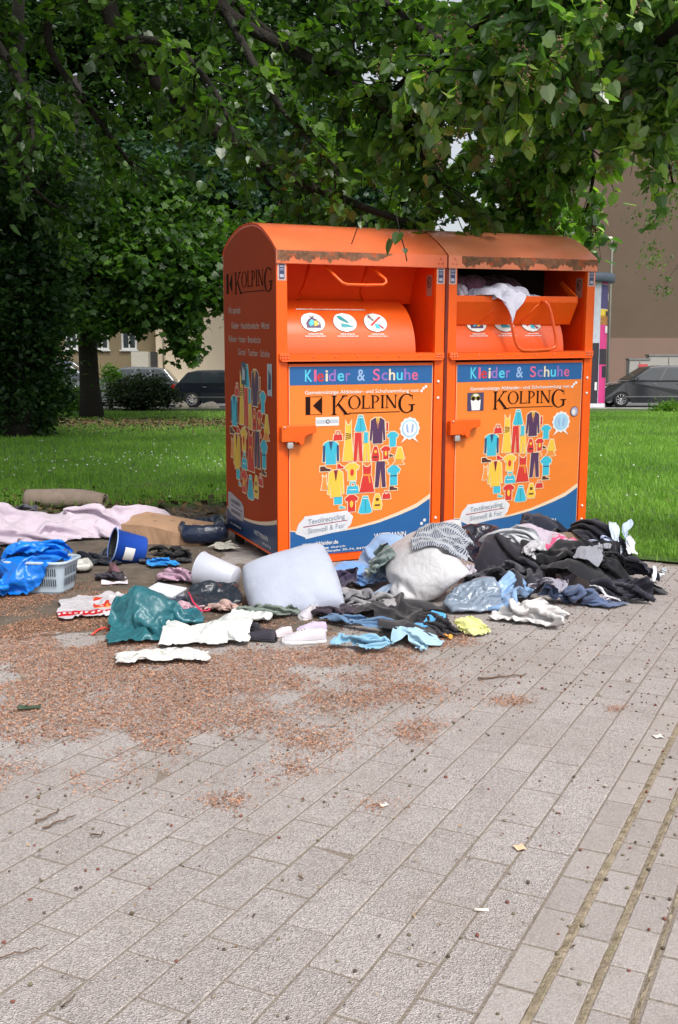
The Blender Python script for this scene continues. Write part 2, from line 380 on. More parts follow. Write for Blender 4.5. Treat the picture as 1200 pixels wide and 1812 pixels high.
# ------------------------------------------------------------------ the two clothing containers
CW, CD, CG = 1.1614, 1.0936, .0296
_y, _t, _r = .4045, .0436, -.0142
CM = (Matrix.Rotation(_y, 4, 'Z') @ Matrix.Rotation(_t, 4, 'X') @ Matrix.Rotation(_r, 4, 'Y'))
CO = Vector((-.3871, 6.4671, 0.0))
ORG = srgb(250, 82, 4); 
m_or = mat('orange paint', (.90, .115, .004), .38, .06, 2, bump=.10, bs=5, stain=(.55, .06, .008), ss=3.5, sa=.4, coat=.1)
m_roof = mat('orange roof paint', (.80, .165, .06), .32, .12, 2.4, bump=.06, bs=14, stain=(.46, .11, .05), ss=3.0, sa=.55, coat=.6)  # lighter than the body paint: sky reflection put into the colour
m_seam = mat('seam shadow paint', (.16, .012, .004), .6, .2, 10)
m_moss = mat('mossy grime', (.21, .10, .055), .9, .45, 26, bump=.5, bs=120, stain=(.62, .10, .02), ss=16, sa=.95)
m_in = mat('inner orange paint', (.86, .062, .002), .55, .1, 3, spec=.2, bump=.05, bs=12)
m_drum = mat('chute orange paint', (.84, .11, .012), .30, .08, 3, coat=.5, bump=.04, bs=6)
m_stick = mat('orange sticker film', (.83, .215, .03), .38, .05, 3, coat=.15, stain=(.66, .20, .05), ss=5, sa=.4, bump=.06, bs=4)
m_stks = mat('shaded orange film', (.40, .045, .006), .55, .06, 3, coat=0.0, spec=.10, stain=(.38, .065, .015), ss=2, sa=.4)  # darkened copy of the door film: shade of the side wall in its colour
m_blue = mat('blue print', (.018, .115, .33), .4, .05, 5, coat=.15)
m_blue_shade = mat('shaded blue print', (.018, .05, .14), .35, .05, 5, coat=.1)  # darker copy of the blue print, coloured for the shaded side wall
m_wht = mat('white print', (.80, .79, .77), .45, .04, 5)
m_cream = mat('cream print', (.80, .62, .44), .45, .04, 5)
m_blk = mat('black print', (.022, .009, .008), .8, .1, 5, spec=.08)
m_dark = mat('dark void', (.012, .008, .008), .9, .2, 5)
m_metal = mat('zinc', (.55, .55, .54), .4, .2, 30, metal=.6)
m_stpale = mat('faded sticker', (.45, .22, .17), .5, .1, 30)
PC = {'cy': (.045, .46, .62), 'ye': (.82, .52, .06), 're': (.62, .035, .03), 'pu': (.085, .035, .10), 'ma': (.33, .03, .06), 'or': (.80, .27, .05), 'br': (.10, .03, .02), 'na': (.03, .07, .17),
      'cr': (.80, .68, .48), 'pk': (.66, .13, .28), 'vi': (.30, .16, .50), 'lb': (.30, .45, .72), 'lc': (.10, .58, .78), 'wh': (.78, .77, .75), 'gy': (.5, .55, .62), 'tl': (.03, .32, .36)}
_pm = {k: mat('print ' + k, v, .45, .04, 5) for k, v in PC.items()}
PK = list(PC)

def text(parent, name, s, x, z, h, y, m, T, width=None, shear=0, lab=None, up=(0, 1), bold=0.0, spacing=1.0):
    cu = bpy.data.curves.new(name, 'FONT'); cu.body = s; cu.size = 1; cu.space_character = spacing; cu.shear = shear; cu.offset = bold
    tmp = bpy.data.objects.new('tmp', cu); sc.collection.objects.link(tmp)
    dg = bpy.context.evaluated_depsgraph_get(); me = bpy.data.meshes.new_from_object(tmp.evaluated_get(dg)); bpy.data.objects.remove(tmp)
    co = np.zeros(len(me.vertices) * 3); me.vertices.foreach_get('co', co); co = co.reshape(-1, 3)
    x0, x1 = co[:, 0].min(), co[:, 0].max(); k = h / .73
    kx = k if width is None else width / (x1 - x0)
    n = np.empty_like(co); n[:, 0] = x + (co[:, 0] - x0) * kx; n[:, 2] = z + co[:, 1] * k; n[:, 1] = y
    if shear or up != (0, 1): n[:, 2] += (n[:, 0] - x) * up[0]
    if T is not None: n = np.array([(T @ Vector(p))[:] for p in n])
    me.vertices.foreach_set('co', n.ravel()); me.materials.clear(); me.update()
    return link(name, me, m, parent), (x0 - x0, (x1 - x0) * kx)

def serif(ch):
    """polygons of a roman capital in a box 0..w x 0..1 -> (w, [poly])"""
    st, sf = .13, .05
    def stem(x, a=0, b=1, w=st): return [[(x, a), (x + w, a), (x + w, b), (x, b)], [(x - .07, a), (x + w + .07, a), (x + w + .07, a + sf), (x - .07, a + sf)], [(x - .07, b - sf), (x + w + .07, b - sf), (x + w + .07, b), (x - .07, b)]]
    def ring(cx, cy, rx, ry, a0, a1, t, tm=.04, n=20):
        o = []; i = []
        for k in range(n + 1):
            a = a0 + (a1 - a0) * k / n; c, s_ = math.cos(a), math.sin(a)
            o.append((cx + rx * c, cy + ry * s_)); i.append((cx + (rx - t) * c, cy + (ry - tm) * s_))
        return [[o[k], o[k + 1], i[k + 1], i[k]] for k in range(n)]
    def bar(x0, y0, x1, y1, wd):
        return [[(x0, y0), (x0 + wd, y0), (x1 + wd, y1), (x1, y1)]]
    if ch == 'I': return .34, stem(.10)
    if ch == 'L': return .66, stem(.08) + [[(.2, 0), (.62, 0), (.62, sf), (.2, sf)], [(.58, 0), (.62, 0), (.62, .24), (.58, .2)]]
    if ch == 'P': return .66, stem(.08) + ring(.22, .72, .38, .28, -math.pi / 2, math.pi / 2, .13) 
    if ch == 'O': return .95, ring(.47, .5, .45, .52, 0, 2 * math.pi, .14, .04, 36)
    if ch == 'N': return .92, stem(.10, w=.06) + stem(.74, w=.06)[0:1] + stem(.74, w=.06)[2:3] + bar(.04, .98, .68, -.02, .15)
    if ch == 'K': return .95, stem(.08) + [[(.21, .42), (.28, .42), (.74, 1), (.64, 1)], [(.30, .55), (.40, .62), (.92, 0), (.74, 0)], [(.56, .95), (.86, .95), (.86, 1), (.56, 1)], [(.66, 0), (1.0, 0), (1.0, sf), (.66, sf)]]
    if ch == 'G': return .95, ring(.5, .5, .48, .52, R(48), R(322), .15, .045, 32) + [[(.74, .04), (.87, .10), (.87, .42), (.74, .42)], [(.60, .40), (.98, .40), (.98, .45), (.60, .45)], [(.80, .70), (.84, .70), (.84, .98), (.80, .92)]]
def kolping(mb, x, z, W, H, y, pl, m=0):
    """the word with a tall K and G, small O L P I N on a rule; pl(a, y, b) places a point"""
    big, sm = H, H * .69; u = W / 5.45
    cx = x
    for i, ch in enumerate('KOLPING'):
        w_, ps = serif(ch); tall = i in (0, 6)
        kx = u * (1.15 if tall else .88) ; hz = big if tall else sm
        zb = z if tall else z + H - sm - H * .03
        for p in ps: mb.poly([pl(cx + a * kx, y, zb + b * hz) for a, b in p], m)
        cx += (w_ + (.02 if i else -.06)) * kx
    mb.poly([pl(x + W * .20, y, z + H * .05), pl(x + W * .80, y, z + H * .05), pl(x + W * .80, y, z + H * .085), pl(x + W * .20, y, z + H * .085)], m)

ICON = [('skirt', 730, 325, 60, 75, 'cy'), ('dress', 668, 405, 54, 185, 'ye'), ('bag', 615, 378, 46, 44, 're'), ('blazer', 818, 360, 82, 125, 'pu'), ('tee', 898, 405, 60, 70, 'cy'),
        ('trousers', 718, 435, 46, 135, 're'), ('box', 758, 392, 20, 50, 'cy'), ('trousers', 762, 462, 38, 88, 'ye'), ('pack', 808, 470, 42, 72, 're'), ('tee', 862, 468, 50, 62, 're'),
        ('skirt', 935, 475, 52, 60, 'ye'), ('skirt', 930, 515, 60, 26, 'or'), ('blazer2', 580, 455, 84, 110, 'cy'), ('shoe', 552, 530, 52, 28, 'br'), ('shoe', 628, 522, 32, 26, 're'), ('tee', 688, 550, 74, 80, 'ye'),
        ('blazer', 605, 600, 82, 130, 'ye'), ('dress', 548, 595, 32, 66, 'or'), ('dress', 765, 585, 78, 135, 're'), ('trousers', 835, 570, 58, 125, 'pu'), ('tee', 905, 578, 68, 95, 'cy'),
        ('bag', 692, 625, 62, 58, 'cy'), ('shoe', 905, 640, 42, 22, 'br'), ('box', 617, 683, 40, 34, 'cy'), ('tee', 686, 700, 68, 80, 're'), ('skirt', 757, 712, 70, 82, 'cy'),
        ('pack', 820, 700, 50, 76, 'ye'), ('bag', 868, 670, 44, 40, 're'), ('shoe', 892, 482, 22, 14, 'br'), ('box', 868, 345, 10, 40, 're'), ('shoe', 638, 716, 28, 14, 'cy'), ('shoe', 868, 516, 16, 22, 'or')]
SH = {'skirt': [[(-.35, 1), (.35, 1), (1, -.85), (.6, -1), (-.6, -1), (-1, -.85)]],
      'dress': [[(-.55, 1), (-.2, .8), (.2, .8), (.55, 1), (.5, .35), (1, -1), (-1, -1), (-.5, .35)]],
      'bag': [[(-1, -1), (1, -1), (.85, .2), (-.85, .2)], [(-.55, .2), (-.4, .95), (.4, .95), (.55, .2), (.38, .2), (.25, .75), (-.25, .75), (-.38, .2)]],
      'blazer': [[(-.35, .95), (.35, .95), (.85, .75), (1, -.75), (.75, -.8), (.6, .1), (.62, -1), (-.62, -1), (-.6, .1), (-.75, -.8), (-1, -.75), (-.85, .75)]],
      'tee': [[(-.35, 1), (.35, 1), (1, .6), (.8, .2), (.55, .35), (.55, -1), (-.55, -1), (-.55, .35), (-.8, .2), (-1, .6)]],
      'trousers': [[(-.75, 1), (.75, 1), (1, -1), (.3, -1), (.02, .45), (-.3, -1), (-1, -1)]],
      'box': [[(-1, -1), (1, -1), (1, 1), (-1, 1)]],
      'pack': [[(-.8, -1), (.8, -1), (1, -.4), (.6, .5), (.35, .95), (-.35, .95), (-.6, .5), (-1, -.4)]],
      'shoe': [[(-1, -.8), (1, -.8), (1, -.1), (.3, .1), (-.2, .9), (-1, .8)]]}
SH['blazer2'] = SH['blazer']
def offs(poly, d):
    n = len(poly); out = []
    for i in range(n):
        p0, p1, p2 = Vector(poly[i - 1]), Vector(poly[i]), Vector(poly[(i + 1) % n])
        e1 = (p1 - p0).normalized(); e2 = (p2 - p1).normalized(); n1 = Vector((e1.y, -e1.x)); n2 = Vector((e2.y, -e2.x)); q = (n1 + n2)
        q = q / max(q.length_squared, .35) * 2 if q.length > 1e-6 else n1
        out.append(p1 + q * d * .9)
    return out
def area(p): return sum(p[i][0] * p[(i + 1) % len(p)][1] - p[(i + 1) % len(p)][0] * p[i][1] for i in range(len(p)))
def clothes_print(mb, pl, cx, cz, k, y):
    for sh, ix, iz, iw, ih, c in ICON:
        X = cx + (ix - 742) * k; Z = cz - (iz - 520) * k; a, b = iw / 2 * k, ih / 2 * k
        for p in SH[sh]:
            q = [(X + u * a, Z + v * b) for u, v in p]
            if area(q) < 0: q.reverse()
            o = offs(q, .0050 * k / .001166)
            mb.poly([pl(u, y, v) for u, v in o], PK.index('cr'))
            mb.poly([pl(u, y - .0012, v) for u, v in q], PK.index(c))
        e = y - .0024
        def pp(pts, c2): mb.poly([pl(X + u * a, e, Z + v * b) for u, v in pts], PK.index(c2))
        if sh == 'blazer': pp([(-.25, .95), (.25, .95), (0, .1)], 'ye' if c == 'pu' else 'ma'); pp([(-.05, .9), (.05, .9), (.08, .35), (0, .2), (-.08, .35)], 'pk' if c == 'pu' else 'br')
        if sh == 'blazer2':
            pp([(-.25, .95), (.25, .95), (0, .1)], 'na'); pp([(-.95, .6), (-.68, .6), (-.72, -.75), (-.98, -.75)], 'na'); pp([(.95, .6), (.68, .6), (.72, -.75), (.98, -.75)], 'na')
        if sh == 'dress' and c == 're': pp([(-.55, .3), (.55, .3), (.55, .16), (-.55, .16)], 'or'); pp([(.1, .2), (.35, .2), (.5, -.35), (.3, -.35)], 'or')
        if sh == 'dress' and c == 'ye':
            for j in range(4): pp([(-.55, .1 + j * .1), (.5, .18 + j * .06), (.5, .15 + j * .06), (-.55, .06 + j * .1)], 'br')
        if sh == 'tee' and c != 'cy': pp([(-.22, .2), (0, .35), (.25, .1), (.2, -.35), (-.05, -.55), (-.28, -.2)], 'ye' if c == 're' else 're')
        if sh == 'tee' and c == 'cy' and ih > 80: pp([(-.55, .0), (.55, .0), (.55, -.1), (-.55, -.1)], 'na')
        if sh == 'pack': pp([(-.55, -.35), (.55, -.35), (.55, -.55), (-.55, -.55)], 'br'); pp([(-.3, .45), (.3, .45), (.3, .1), (-.3, .1)], 'ye' if c == 're' else 'br')
        if sh == 'bag' and c == 'cy': pp([(-.6, -.3), (.6, -.3), (.6, -.42), (-.6, -.42)], 'wh')
        if sh == 'skirt' and ih > 70: pp([(-.3, .8), (.3, .8), (.34, .7), (-.34, .7)], 'wh'); pp([(-.05, .7), (.05, .7), (.1, -.9), (0, -.9)], 'tl')
def disc(mb, pl, cx, cz, rx, rz, y, m, n=28, sc_=0, amp=0):
    mb.poly([pl(cx + rx * (1 + amp * math.cos(sc_ * 2 * math.pi * k / n)) * math.cos(2 * math.pi * k / n), y, cz + rz * (1 + amp * math.cos(sc_ * 2 * math.pi * k / n)) * math.sin(2 * math.pi * k / n)) for k in range(n)], m)

PROF = [(0, 1.954), (.06, 1.993), (.117, 2.027), (.252, 2.094), (.353, 2.125), (.462, 2.142), (.6, 2.143), (.71, 2.134), (.82, 2.112), (.926, 2.081), (1.01, 2.045), (1.053, 2.022), (CD, 1.977)]
def wavez(u):  # lower blue field, u 0..1 over the panel width
    return np.interp(u, [0, .12, .3, .46, .62, .78, .9, 1.0], [.218, .197, .189, .205, .232, .276, .316, .372])

m_roof_pale = mat('skylit orange roof paint', (.84, .25, .125), .34, .12, 2.4, bump=.06, bs=14, stain=(.60, .15, .07), ss=2.0, sa=.5, coat=.5)  # paler copy of the roof paint, sky sheen worked into the colour
m_roof_red = m_roof
def container(ix, flap_open, label):
    m_roof = m_roof_pale if ix else m_roof_red
    x0 = ix * (CW + CG)
    root = empty('textile_container'); root.matrix_world = Matrix.Translation(CO) @ CM @ Matrix.Translation((x0, 0, 0)) @ (Matrix.Rotation(R(-.35), 4, 'Y') if ix else Matrix.Identity(4))
    tag(root, label, 'clothes container', 'orange textile containers standing side by side')
    W = CW
    # body: side walls with arched top, back wall, floor
    b = MB(); t = .006
    prof = [(t * 0 + .03, .045), (.03, 1.90), (0.002, 1.93)] + PROF + [(CD, .045)]
    prof[2] = (.004, 1.945)
    pr = [(.0, .045)] + PROF + [(CD, .045)]
    b.prism(pr, 0.0, t, axis='x'); b.prism(pr, W - t, W, axis='x')
    b.box(t, W - t, CD - t, CD, .045, 1.975); b.box(t, W - t, .02, CD - t, .05, .06)
    # inner skin around the opening
    b.build('body', [m_or], root)
    for q_ in ((.03, .07, .30, .50, .0, .05), (W - .07, W - .03, .3, .5, 0, .05), (.03, .07, .9, 1.0, -.03, .05), (W - .07, W - .03, .9, 1.0, -.03, .05)):
        sk = MB(); sk.box(*q_); sk.build('foot', [m_dark], root)
    # front posts
    for xa, xb in ((.0, .070), (W - .068, W)):
        p = MB(); p.box(xa + .0015, xb, -.003, .03, .0, 1.90, bev=.004); po = p.build('post', [m_or], root)
        if xa > .5:
            for zz in (1.148, 1.041, .238, .141): q = MB(); q.ball((xa + .030, -.006, zz), .0095, .006, .0095, seg=10); q.build('bolt', [m_wht], po)
    # roof
    r = MB(); n = len(PROF)
    def off(i, d):
        a = Vector(PROF[max(i - 1, 0)]); c = Vector(PROF[min(i + 1, n - 1)]); e = (c - a).normalized(); return Vector(PROF[i]) + Vector((-e.y, e.x)) * d
    V = []; Fc = []
    outer = [off(i, .012) for i in range(n)]; inner = [off(i, .002) for i in range(n)]
    outer[0] = Vector((-.016, 1.957)); inner[0] = Vector((-.004, 1.954))
    for xx in (-.003, W + .002):
        for p in outer: V.append((xx, p.x, p.y))
        for p in inner: V.append((xx, p.x, p.y))
    N2 = 2 * n
    r.add([(-.003, p.x, p.y) for p in outer] + [(W + .002, p.x, p.y) for p in outer], [(i, i + 1, n + i + 1, n + i) for i in range(n - 1)], 0, True)
    r.add([(-.003, p.x, p.y) for p in inner] + [(W + .002, p.x, p.y) for p in inner], [(i + 1, i, n + i, n + i + 1) for i in range(n - 1)], 0, True)
    for xx in (-.003, W + .002): r.add([(xx, p.x, p.y) for p in outer] + [(xx, p.x, p.y) for p in inner], [(i, n + i, n + i + 1, i + 1) for i in range(n - 1)], 1)
    ro = r.build('roof', [m_roof, m_in], root)
    f = MB(); f.box(-.003, W + .002, -.016, -.004, 1.879, 1.9565)
    f.box(-.003, W + .002, -.0155, .01, 1.876, 1.8785)
    fo = f.build('fascia', [m_roof], ro)
    # grime band along the fascia: irregular crust
    g = MB(); rr = random.Random(3 + ix); K = 90
    top, bot = [], []
    a0, a1 = (.0, .66) if ix == 0 else (.08, 1.0)
    for k in range(K + 1):
        u = a0 + (a1 - a0) * k / K; e = min(1, min(u - a0, a1 - u) * 18) if ix == 0 and u > .3 else 1
        top.append((u * W + .002, 1.955 - rr.uniform(0, .004))); bot.append((u * W + .002, 1.948 - (.050 + .014 * math.sin(k * .35) + rr.uniform(-.013, .013)) * max(.1, e) * (1 if ix else (1 - .55 * u))))
    for k in range(K): g.add([(top[k][0], -.0185, top[k][1]), (bot[k][0], -.0178, bot[k][1]), (bot[k + 1][0], -.0178, bot[k + 1][1]), (top[k + 1][0], -.0185, top[k + 1][1])], [(0, 1, 2, 3)])
    g.build('grime', [m_moss], fo)
    if ix == 0:
        q = MB(); q.add([(W + .0025, p.x, p.y - .004) for p in outer] + [(W + CG - .004, p.x, p.y - .004) for p in outer], [(i, i + 1, n + i + 1, n + i) for i in range(n - 1)], 0, True); q.box(W + .0025, W + CG - .004, -.006, .0, .05, 1.95); q.build('gap_shade_strip', [m_seam], root)  # dark strip set between the containers to paint the shade of the gap
    for xx in ((W - .03, W - .055, W - .042) if ix == 0 else (.03, .055, .042)):
        q = MB(); q.ball((xx, -.019, 1.905 if xx not in (W - .042, .042) else 1.935), .007, .005, .007, seg=8); q.build('bolt', [m_roof], fo)
    # opening: inner walls, back slope
    o = MB()
    o.box(.0635, .066, .03, .55, 1.28, 1.93); o.box(W - .0665, W - .064, .03, .55, 1.28, 1.93)
    o.box(.066, W - .0665, .52, .54, 1.28, 1.95, 1); o.box(.066, W - .0665, .02, .52, 1.285, 1.30); o.box(.066, W - .0665, .0, .52, 1.93, 1.94, 1)
    ch = o.build('chute_housing', [m_in, m_dark if flap_open else m_in], root)  # open chute: back and top coloured dark for the unlit inside
    # drum: convex curved sheet
    dw = .985 if ix == 0 else .96
    def arc(r0, yc, zc, a0, a1, n=18): return [(yc - r0 * math.cos(a0 + (a1 - a0) * k / n), zc + r0 * math.sin(a0 + (a1 - a0) * k / n)) for k in range(n + 1)]
    ztop = 1.665
    dp = arc(.34, .40, 1.335, 0, R(80)) if not flap_open else arc(.34, .40, 1.335, 0, R(80))
    d = MB(); n = len(dp)
    d.add([(.068, a, z) for a, z in dp] + [(dw, a, z) for a, z in dp], [(i, i + 1, n + i + 1, n + i) for i in range(n - 1)], 0, True)
    d.add([(dw, a, z) for a, z in dp] + [(dw, .52, 1.335), (dw, .52, dp[-1][1])], [tuple(range(n)) + (n + 1, n)], 0)
    dr = d.build('drum', [m_drum], root)
    # round pictograms on the drum: wrapped onto its curve
    def onarc(x, z, lift):   # z measured along the arc height
        a = math.asin(min(.98, max(0, (z - 1.335) / .34))); rr_ = .34 + lift; return (x, .40 - rr_ * math.cos(a), 1.335 + rr_ * math.sin(a))
    st = MB()
    def dpoly(pts, lift, c): st.poly([onarc(a, b_, lift) for a, b_ in pts], PK.index(c))
    zc = 1.525
    cxs = (.285, .505, .72)
    for k, cx in enumerate(cxs):
        def dd(rx, rz, lift, c, ox=0, oz=0, nn_=24, clip=None):
            # fan in slices so that it follows the curve
            for s_ in range(12):
                u0 = -1 + s_ / 6; u1 = u0 + 1 / 6; w0 = math.sqrt(max(0, 1 - u0 * u0)); w1 = math.sqrt(max(0, 1 - u1 * u1))
                dpoly([(cx + ox - rx * w0, zc + oz + rz * u0), (cx + ox + rx * w0, zc + oz + rz * u0), (cx + ox + rx * w1, zc + oz + rz * u1), (cx + ox - rx * w1, zc + oz + rz * u1)], lift, c)
        dd(.083, .062, .003, 'br'); dd(.080, .059, .0042, 'wh')
        q = lambda pts, c, lf=.0055: dpoly([(cx + a * .08, zc + b_ * .058) for a, b_ in pts], lf, c)
        if k == 0:
            q([(-.6, -.6), (.6, -.6), (.62, -.1), (.35, .3), (.12, .45), (-.12, .45), (-.35, .3), (-.62, -.1)], 'pu'); q([(-.3, .75), (0, .55), (.3, .75), (.1, .45), (-.1, .45)], 'pu')
            q([(-.4, -.1), (-.1, .3), (.1, .2), (.0, -.3), (-.3, -.45)], 'cy', .0068); q([(.05, -.45), (.4, -.3), (.35, .15), (.1, .1)], 'ye', .0068)
        if k == 1:
            q([(-.62, .65), (-.3, .75), (.25, .1), (.35, -.05), (.15, -.08), (-.45, .3)], 'tl'); q([(-.35, -.1), (.15, -.2), (.6, -.4), (.62, -.52), (-.35, -.55), (-.4, -.3)], 'tl')
        if k == 2:
            q([(-.1, -.1), (.25, -.2), (.3, -.7), (-.1, -.6)], 'cy'); q([(-.6, .6), (-.45, .7), (.65, -.6), (.5, -.7)], 'ma', .0068); q([(.45, .65), (.6, .55), (-.4, -.4), (-.55, -.3)], 're', .0068)
            q([(-.55, .8), (-.4, .82), (-.2, .2), (-.3, .15)], 'tl', .0062)
    # tiny captions, illegible in the photograph: short strokes
    rr = random.Random(11)
    for cx in cxs:
        for row, hw in ((1.450, .045), (1.437, .068)):
            x = cx - hw
            while x < cx + hw:
                wl = rr.uniform(.004, .012); dpoly([(x, row), (x + wl, row), (x + wl, row + .006), (x, row + .006)], .004, 'wh'); x += wl + rr.uniform(.0015, .005)
    x = .20
    while x < .68:
        wl = rr.uniform(.004, .012); dpoly([(x, 1.602), (x + wl, 1.602), (x + wl, 1.609), (x, 1.609)], .004, 'wh'); x += wl + rr.uniform(.0015, .005)
    st.build('pictogram_sticker', [_pm[k] for k in PK], dr)
    if not flap_open:
        fl = MB()   # upper flap pushed in, its pressed rails
        fl.box(.068, W - .068, -.004, .004, 0, .31, T=Matrix.Translation((0, .375, 1.655)) @ Matrix.Rotation(R(22), 4, 'X'))
        flo = fl.build('flap', [m_in], root)
        Tm = Matrix.Translation((0, .375, 1.655)) @ Matrix.Rotation(R(22), 4, 'X')
        for pts in ([(.07, -.010, .018), (.24, -.010, .018), (.285, -.010, .05), (.31, -.010, .12), (.325, -.010, .26)], [(.735, -.010, .28), (.72, -.010, .16), (.715, -.010, .08), (.75, -.010, .018), (1.02, -.010, .018)]):
            rl = MB(); rl.tube([Tm @ Vector(p) for p in pts], .009, 6); rl.build('pressed_rail', [m_in], flo)
        h = MB(); h.tube([(.335, .10, 1.90), (.37, .04, 1.84), (.405, -.01, 1.79), (.425, -.025, 1.768), (.455, -.03, 1.758), (.58, -.03, 1.757), (.70, -.03, 1.760), (.725, -.028, 1.775), (.725, -.018, 1.795), (.70, .03, 1.83), (.655, .10, 1.90)], .0095, 8)
        h.build('handle', [m_or], flo)
    else:
        # tray pulled forward: sloping underside, flat top lip, side cheek
        fl = MB(); xa, xb = .068, 1.035
        yl, zl = .015, 1.665      # lip
        fl.prism([(yl, zl), (yl, zl + .040), (yl + .012, zl + .040), (yl + .012, zl + .012), (.105, 1.532), (.40, 1.545), (.40, 1.535), (.10, 1.516)], xa, xb, axis='x', m=0)
        fl.prism([(yl, zl), (yl, zl + .040), (.20, zl + .15), (.23, zl + .14), (.05, zl + .0)], xb - .012, xb, axis='x')
        flo = fl.build('flap', [m_or], root, bevel=.003)
        h = MB(); y0 = .004
        h.tube([(.435, .01, 1.668), (.445, -.012, 1.665), (.455, -.018, 1.640), (.485, -.022, 1.50), (.515, -.022, 1.40), (.535, -.022, 1.365), (.575, -.022, 1.345), (.66, -.022, 1.343), (.79, -.022, 1.350), (.83, -.022, 1.362), (.842, -.022, 1.385), (.835, -.022, 1.44), (.79, -.02, 1.60), (.77, -.016, 1.65), (.75, -.01, 1.668), (.735, .01, 1.67)], .011, 8)
        h.build('handle', [m_drum], flo)
        for x in (.30, .62): rl = MB(); rl.tube([(x, .095, 1.530), (x + .10, .022, 1.655)], .006, 5); rl.build('pressed_rail', [m_or], flo)
    # header rail with bolts
    hr = MB(); hr.prism([(.012, 1.337), (.012, 1.300), (.028, 1.286), (W - .022, 1.286), (W - .006, 1.300), (W - .006, 1.337)], -.022, -.0035, axis='y')
    hr.box(.070, W - .068, -.022, .06, 1.330, 1.337); hr.prism([(.028, 1.2865), (W - .022, 1.2865), (W - .016, 1.293), (.022, 1.293)], -.030, -.0225, axis='y')
    hro = hr.build('header_rail', [m_or], root, bevel=.0025)
    for xx in (.026, .046, .066, W - .062, W - .042, W - .022):
        for zz in (1.324, 1.308): q = MB(); q.ball((xx, -.024, zz), .0065, .005, .0065, seg=8); q.build('bolt', [m_roof], hro)
    for k in range(6): q = MB(); q.ball((.235 + k * .148, -.024, 1.316), .006, .005, .006, seg=8); q.build('bolt', [m_roof], hro)
    # door
    dX0, dX1 = .078, W - .073
    d = MB(); d.box(dX0, dX1, .006, .016, .045, 1.272, bev=.002); d.box(.0715, dX0 - .0005, .014, .02, .03, 1.28, m=1); d.box(dX1 + .0005, W - .0685, .014, .02, .03, 1.28, m=1)
    do = d.build('door', [m_or, m_in], root)
    sl_ = MB(); sl_.box(.072, W - .07, -.001, .028, .0, .043, bev=.003); sl_.build('sill', [m_or], root)
    pl = lambda a, y, b_: (a, y, b_)
    s = MB(); sx0, sx1 = .0835, W - .0785; zb, zt = .052, 1.258; Ky = .0035
    s.poly([pl(sx0, Ky, zb), pl(sx1, Ky, zb), pl(sx1, Ky, zt), pl(sx0, Ky, zt)], 0)
    s.poly([pl(sx0 + .002, Ky - .001, 1.140), pl(sx1 - .002, Ky - .001, 1.140), pl(sx1 - .002, Ky - .001, zt - .003), pl(sx0 + .002, Ky - .001, zt - .003)], 1)
    U = [k / 30 for k in range(31)]; XX = [sx0 + .001 + (sx1 - sx0 - .002) * u for u in U]
    for k in range(30):
        za, zc_ = float(wavez(U[k])), float(wavez(U[k + 1])); ta = .006 + .026 * U[k] ** 1.5; tb = .006 + .026 * U[k + 1] ** 1.5
        s.poly([pl(XX[k], Ky - .001, zb + .001), pl(XX[k + 1], Ky - .001, zb + .001), pl(XX[k + 1], Ky - .001, zc_), pl(XX[k], Ky - .001, za)], 1)
        s.poly([pl(XX[k], Ky - .001, za), pl(XX[k + 1], Ky - .001, zc_), pl(XX[k + 1], Ky - .001, zc_ + tb), pl(XX[k], Ky - .001, za + ta)], 2)
    # pale film edge at the sides
    s.poly([pl(sx0 - .003, Ky + .0006, zb), pl(sx0, Ky + .0006, zb), pl(sx0, Ky + .0006, zt), pl(sx0 - .003, Ky + .0006, zt)], 2)
    s.poly([pl(sx1, Ky + .0006, zb), pl(sx1 + .003, Ky + .0006, zb), pl(sx1 + .003, Ky + .0006, zt), pl(sx1, Ky + .0006, zt)], 2)
    so_ = s.build('door_poster', [m_stick, m_blue, m_cream], do)
    c = MB(); clothes_print(c, pl, .585, .622, .001375, Ky - .0018); c.build('clothes_print', [_pm[k] for k in PK], do)
    # lettering
    Y2 = Ky - .0026
    cols = ['lc', 'pk', 're', 'cr', 'vi', 'lc', 'vi', None, 'lb', None, 'pk', 'vi', 'cr', 'lc', 'vi', 'pk']
    xs = .186; wd = [.062, .022, .058, .022, .062, .058, .042, .04, .070, .044, .062, .054, .056, .056, .058, .056]
    tot = sum(wd); k = .80 / tot; x = xs
    for chh, cc, ww in zip('Kleider & Schuhe', cols, wd):
        if cc: text(do, 'lettering', chh, x, 1.163, .076, Y2, _pm[cc], None, width=ww * k * .80, bold=.012)
        x += ww * k
    text(do, 'lettering', 'Gemeinnützige Altkleider- und Schuhsammlung von:', .186, 1.083, .024, Y2, m_wht, None, width=.80, bold=.01)
    kb = MB(); kolping(kb, .365, .950, .605, .122, Y2, pl, 0)
    kb.build('lettering', [m_blk], do)
    lg = MB()
    if ix == 0:
        lg.poly([pl(.190, Y2, .955), pl(.222, Y2, .955), pl(.222, Y2, 1.068), pl(.190, Y2, 1.068)], 0)
        lg.poly([pl(.302, Y2, .957), pl(.302, Y2, 1.066), pl(.240, Y2, 1.012)], 0)
        lg.poly([pl(.223, Y2, .955), pl(.302, Y2, .955), pl(.302, Y2, .9575), pl(.223, Y2, .9575)], 0); lg.poly([pl(.223, Y2, 1.066), pl(.302, Y2, 1.066), pl(.302, Y2, 1.0685), pl(.223, Y2, 1.0685)], 0)
        lg.poly([pl(.258, Y2, .882), pl(.417, Y2, .882), pl(.417, Y2, .938), pl(.258, Y2, .938)], 1)
        lg.poly([pl(.262, Y2 - .001, .898), pl(.413, Y2 - .001, .898), pl(.413, Y2 - .001, .922), pl(.262, Y2 - .001, .922)], 2)
        disc(lg, pl, .34, .910, .012, .013, Y2 - .002, 3)
        disc(lg, pl, .34, .910, .006, .007, Y2 - .003, 1)
    else:
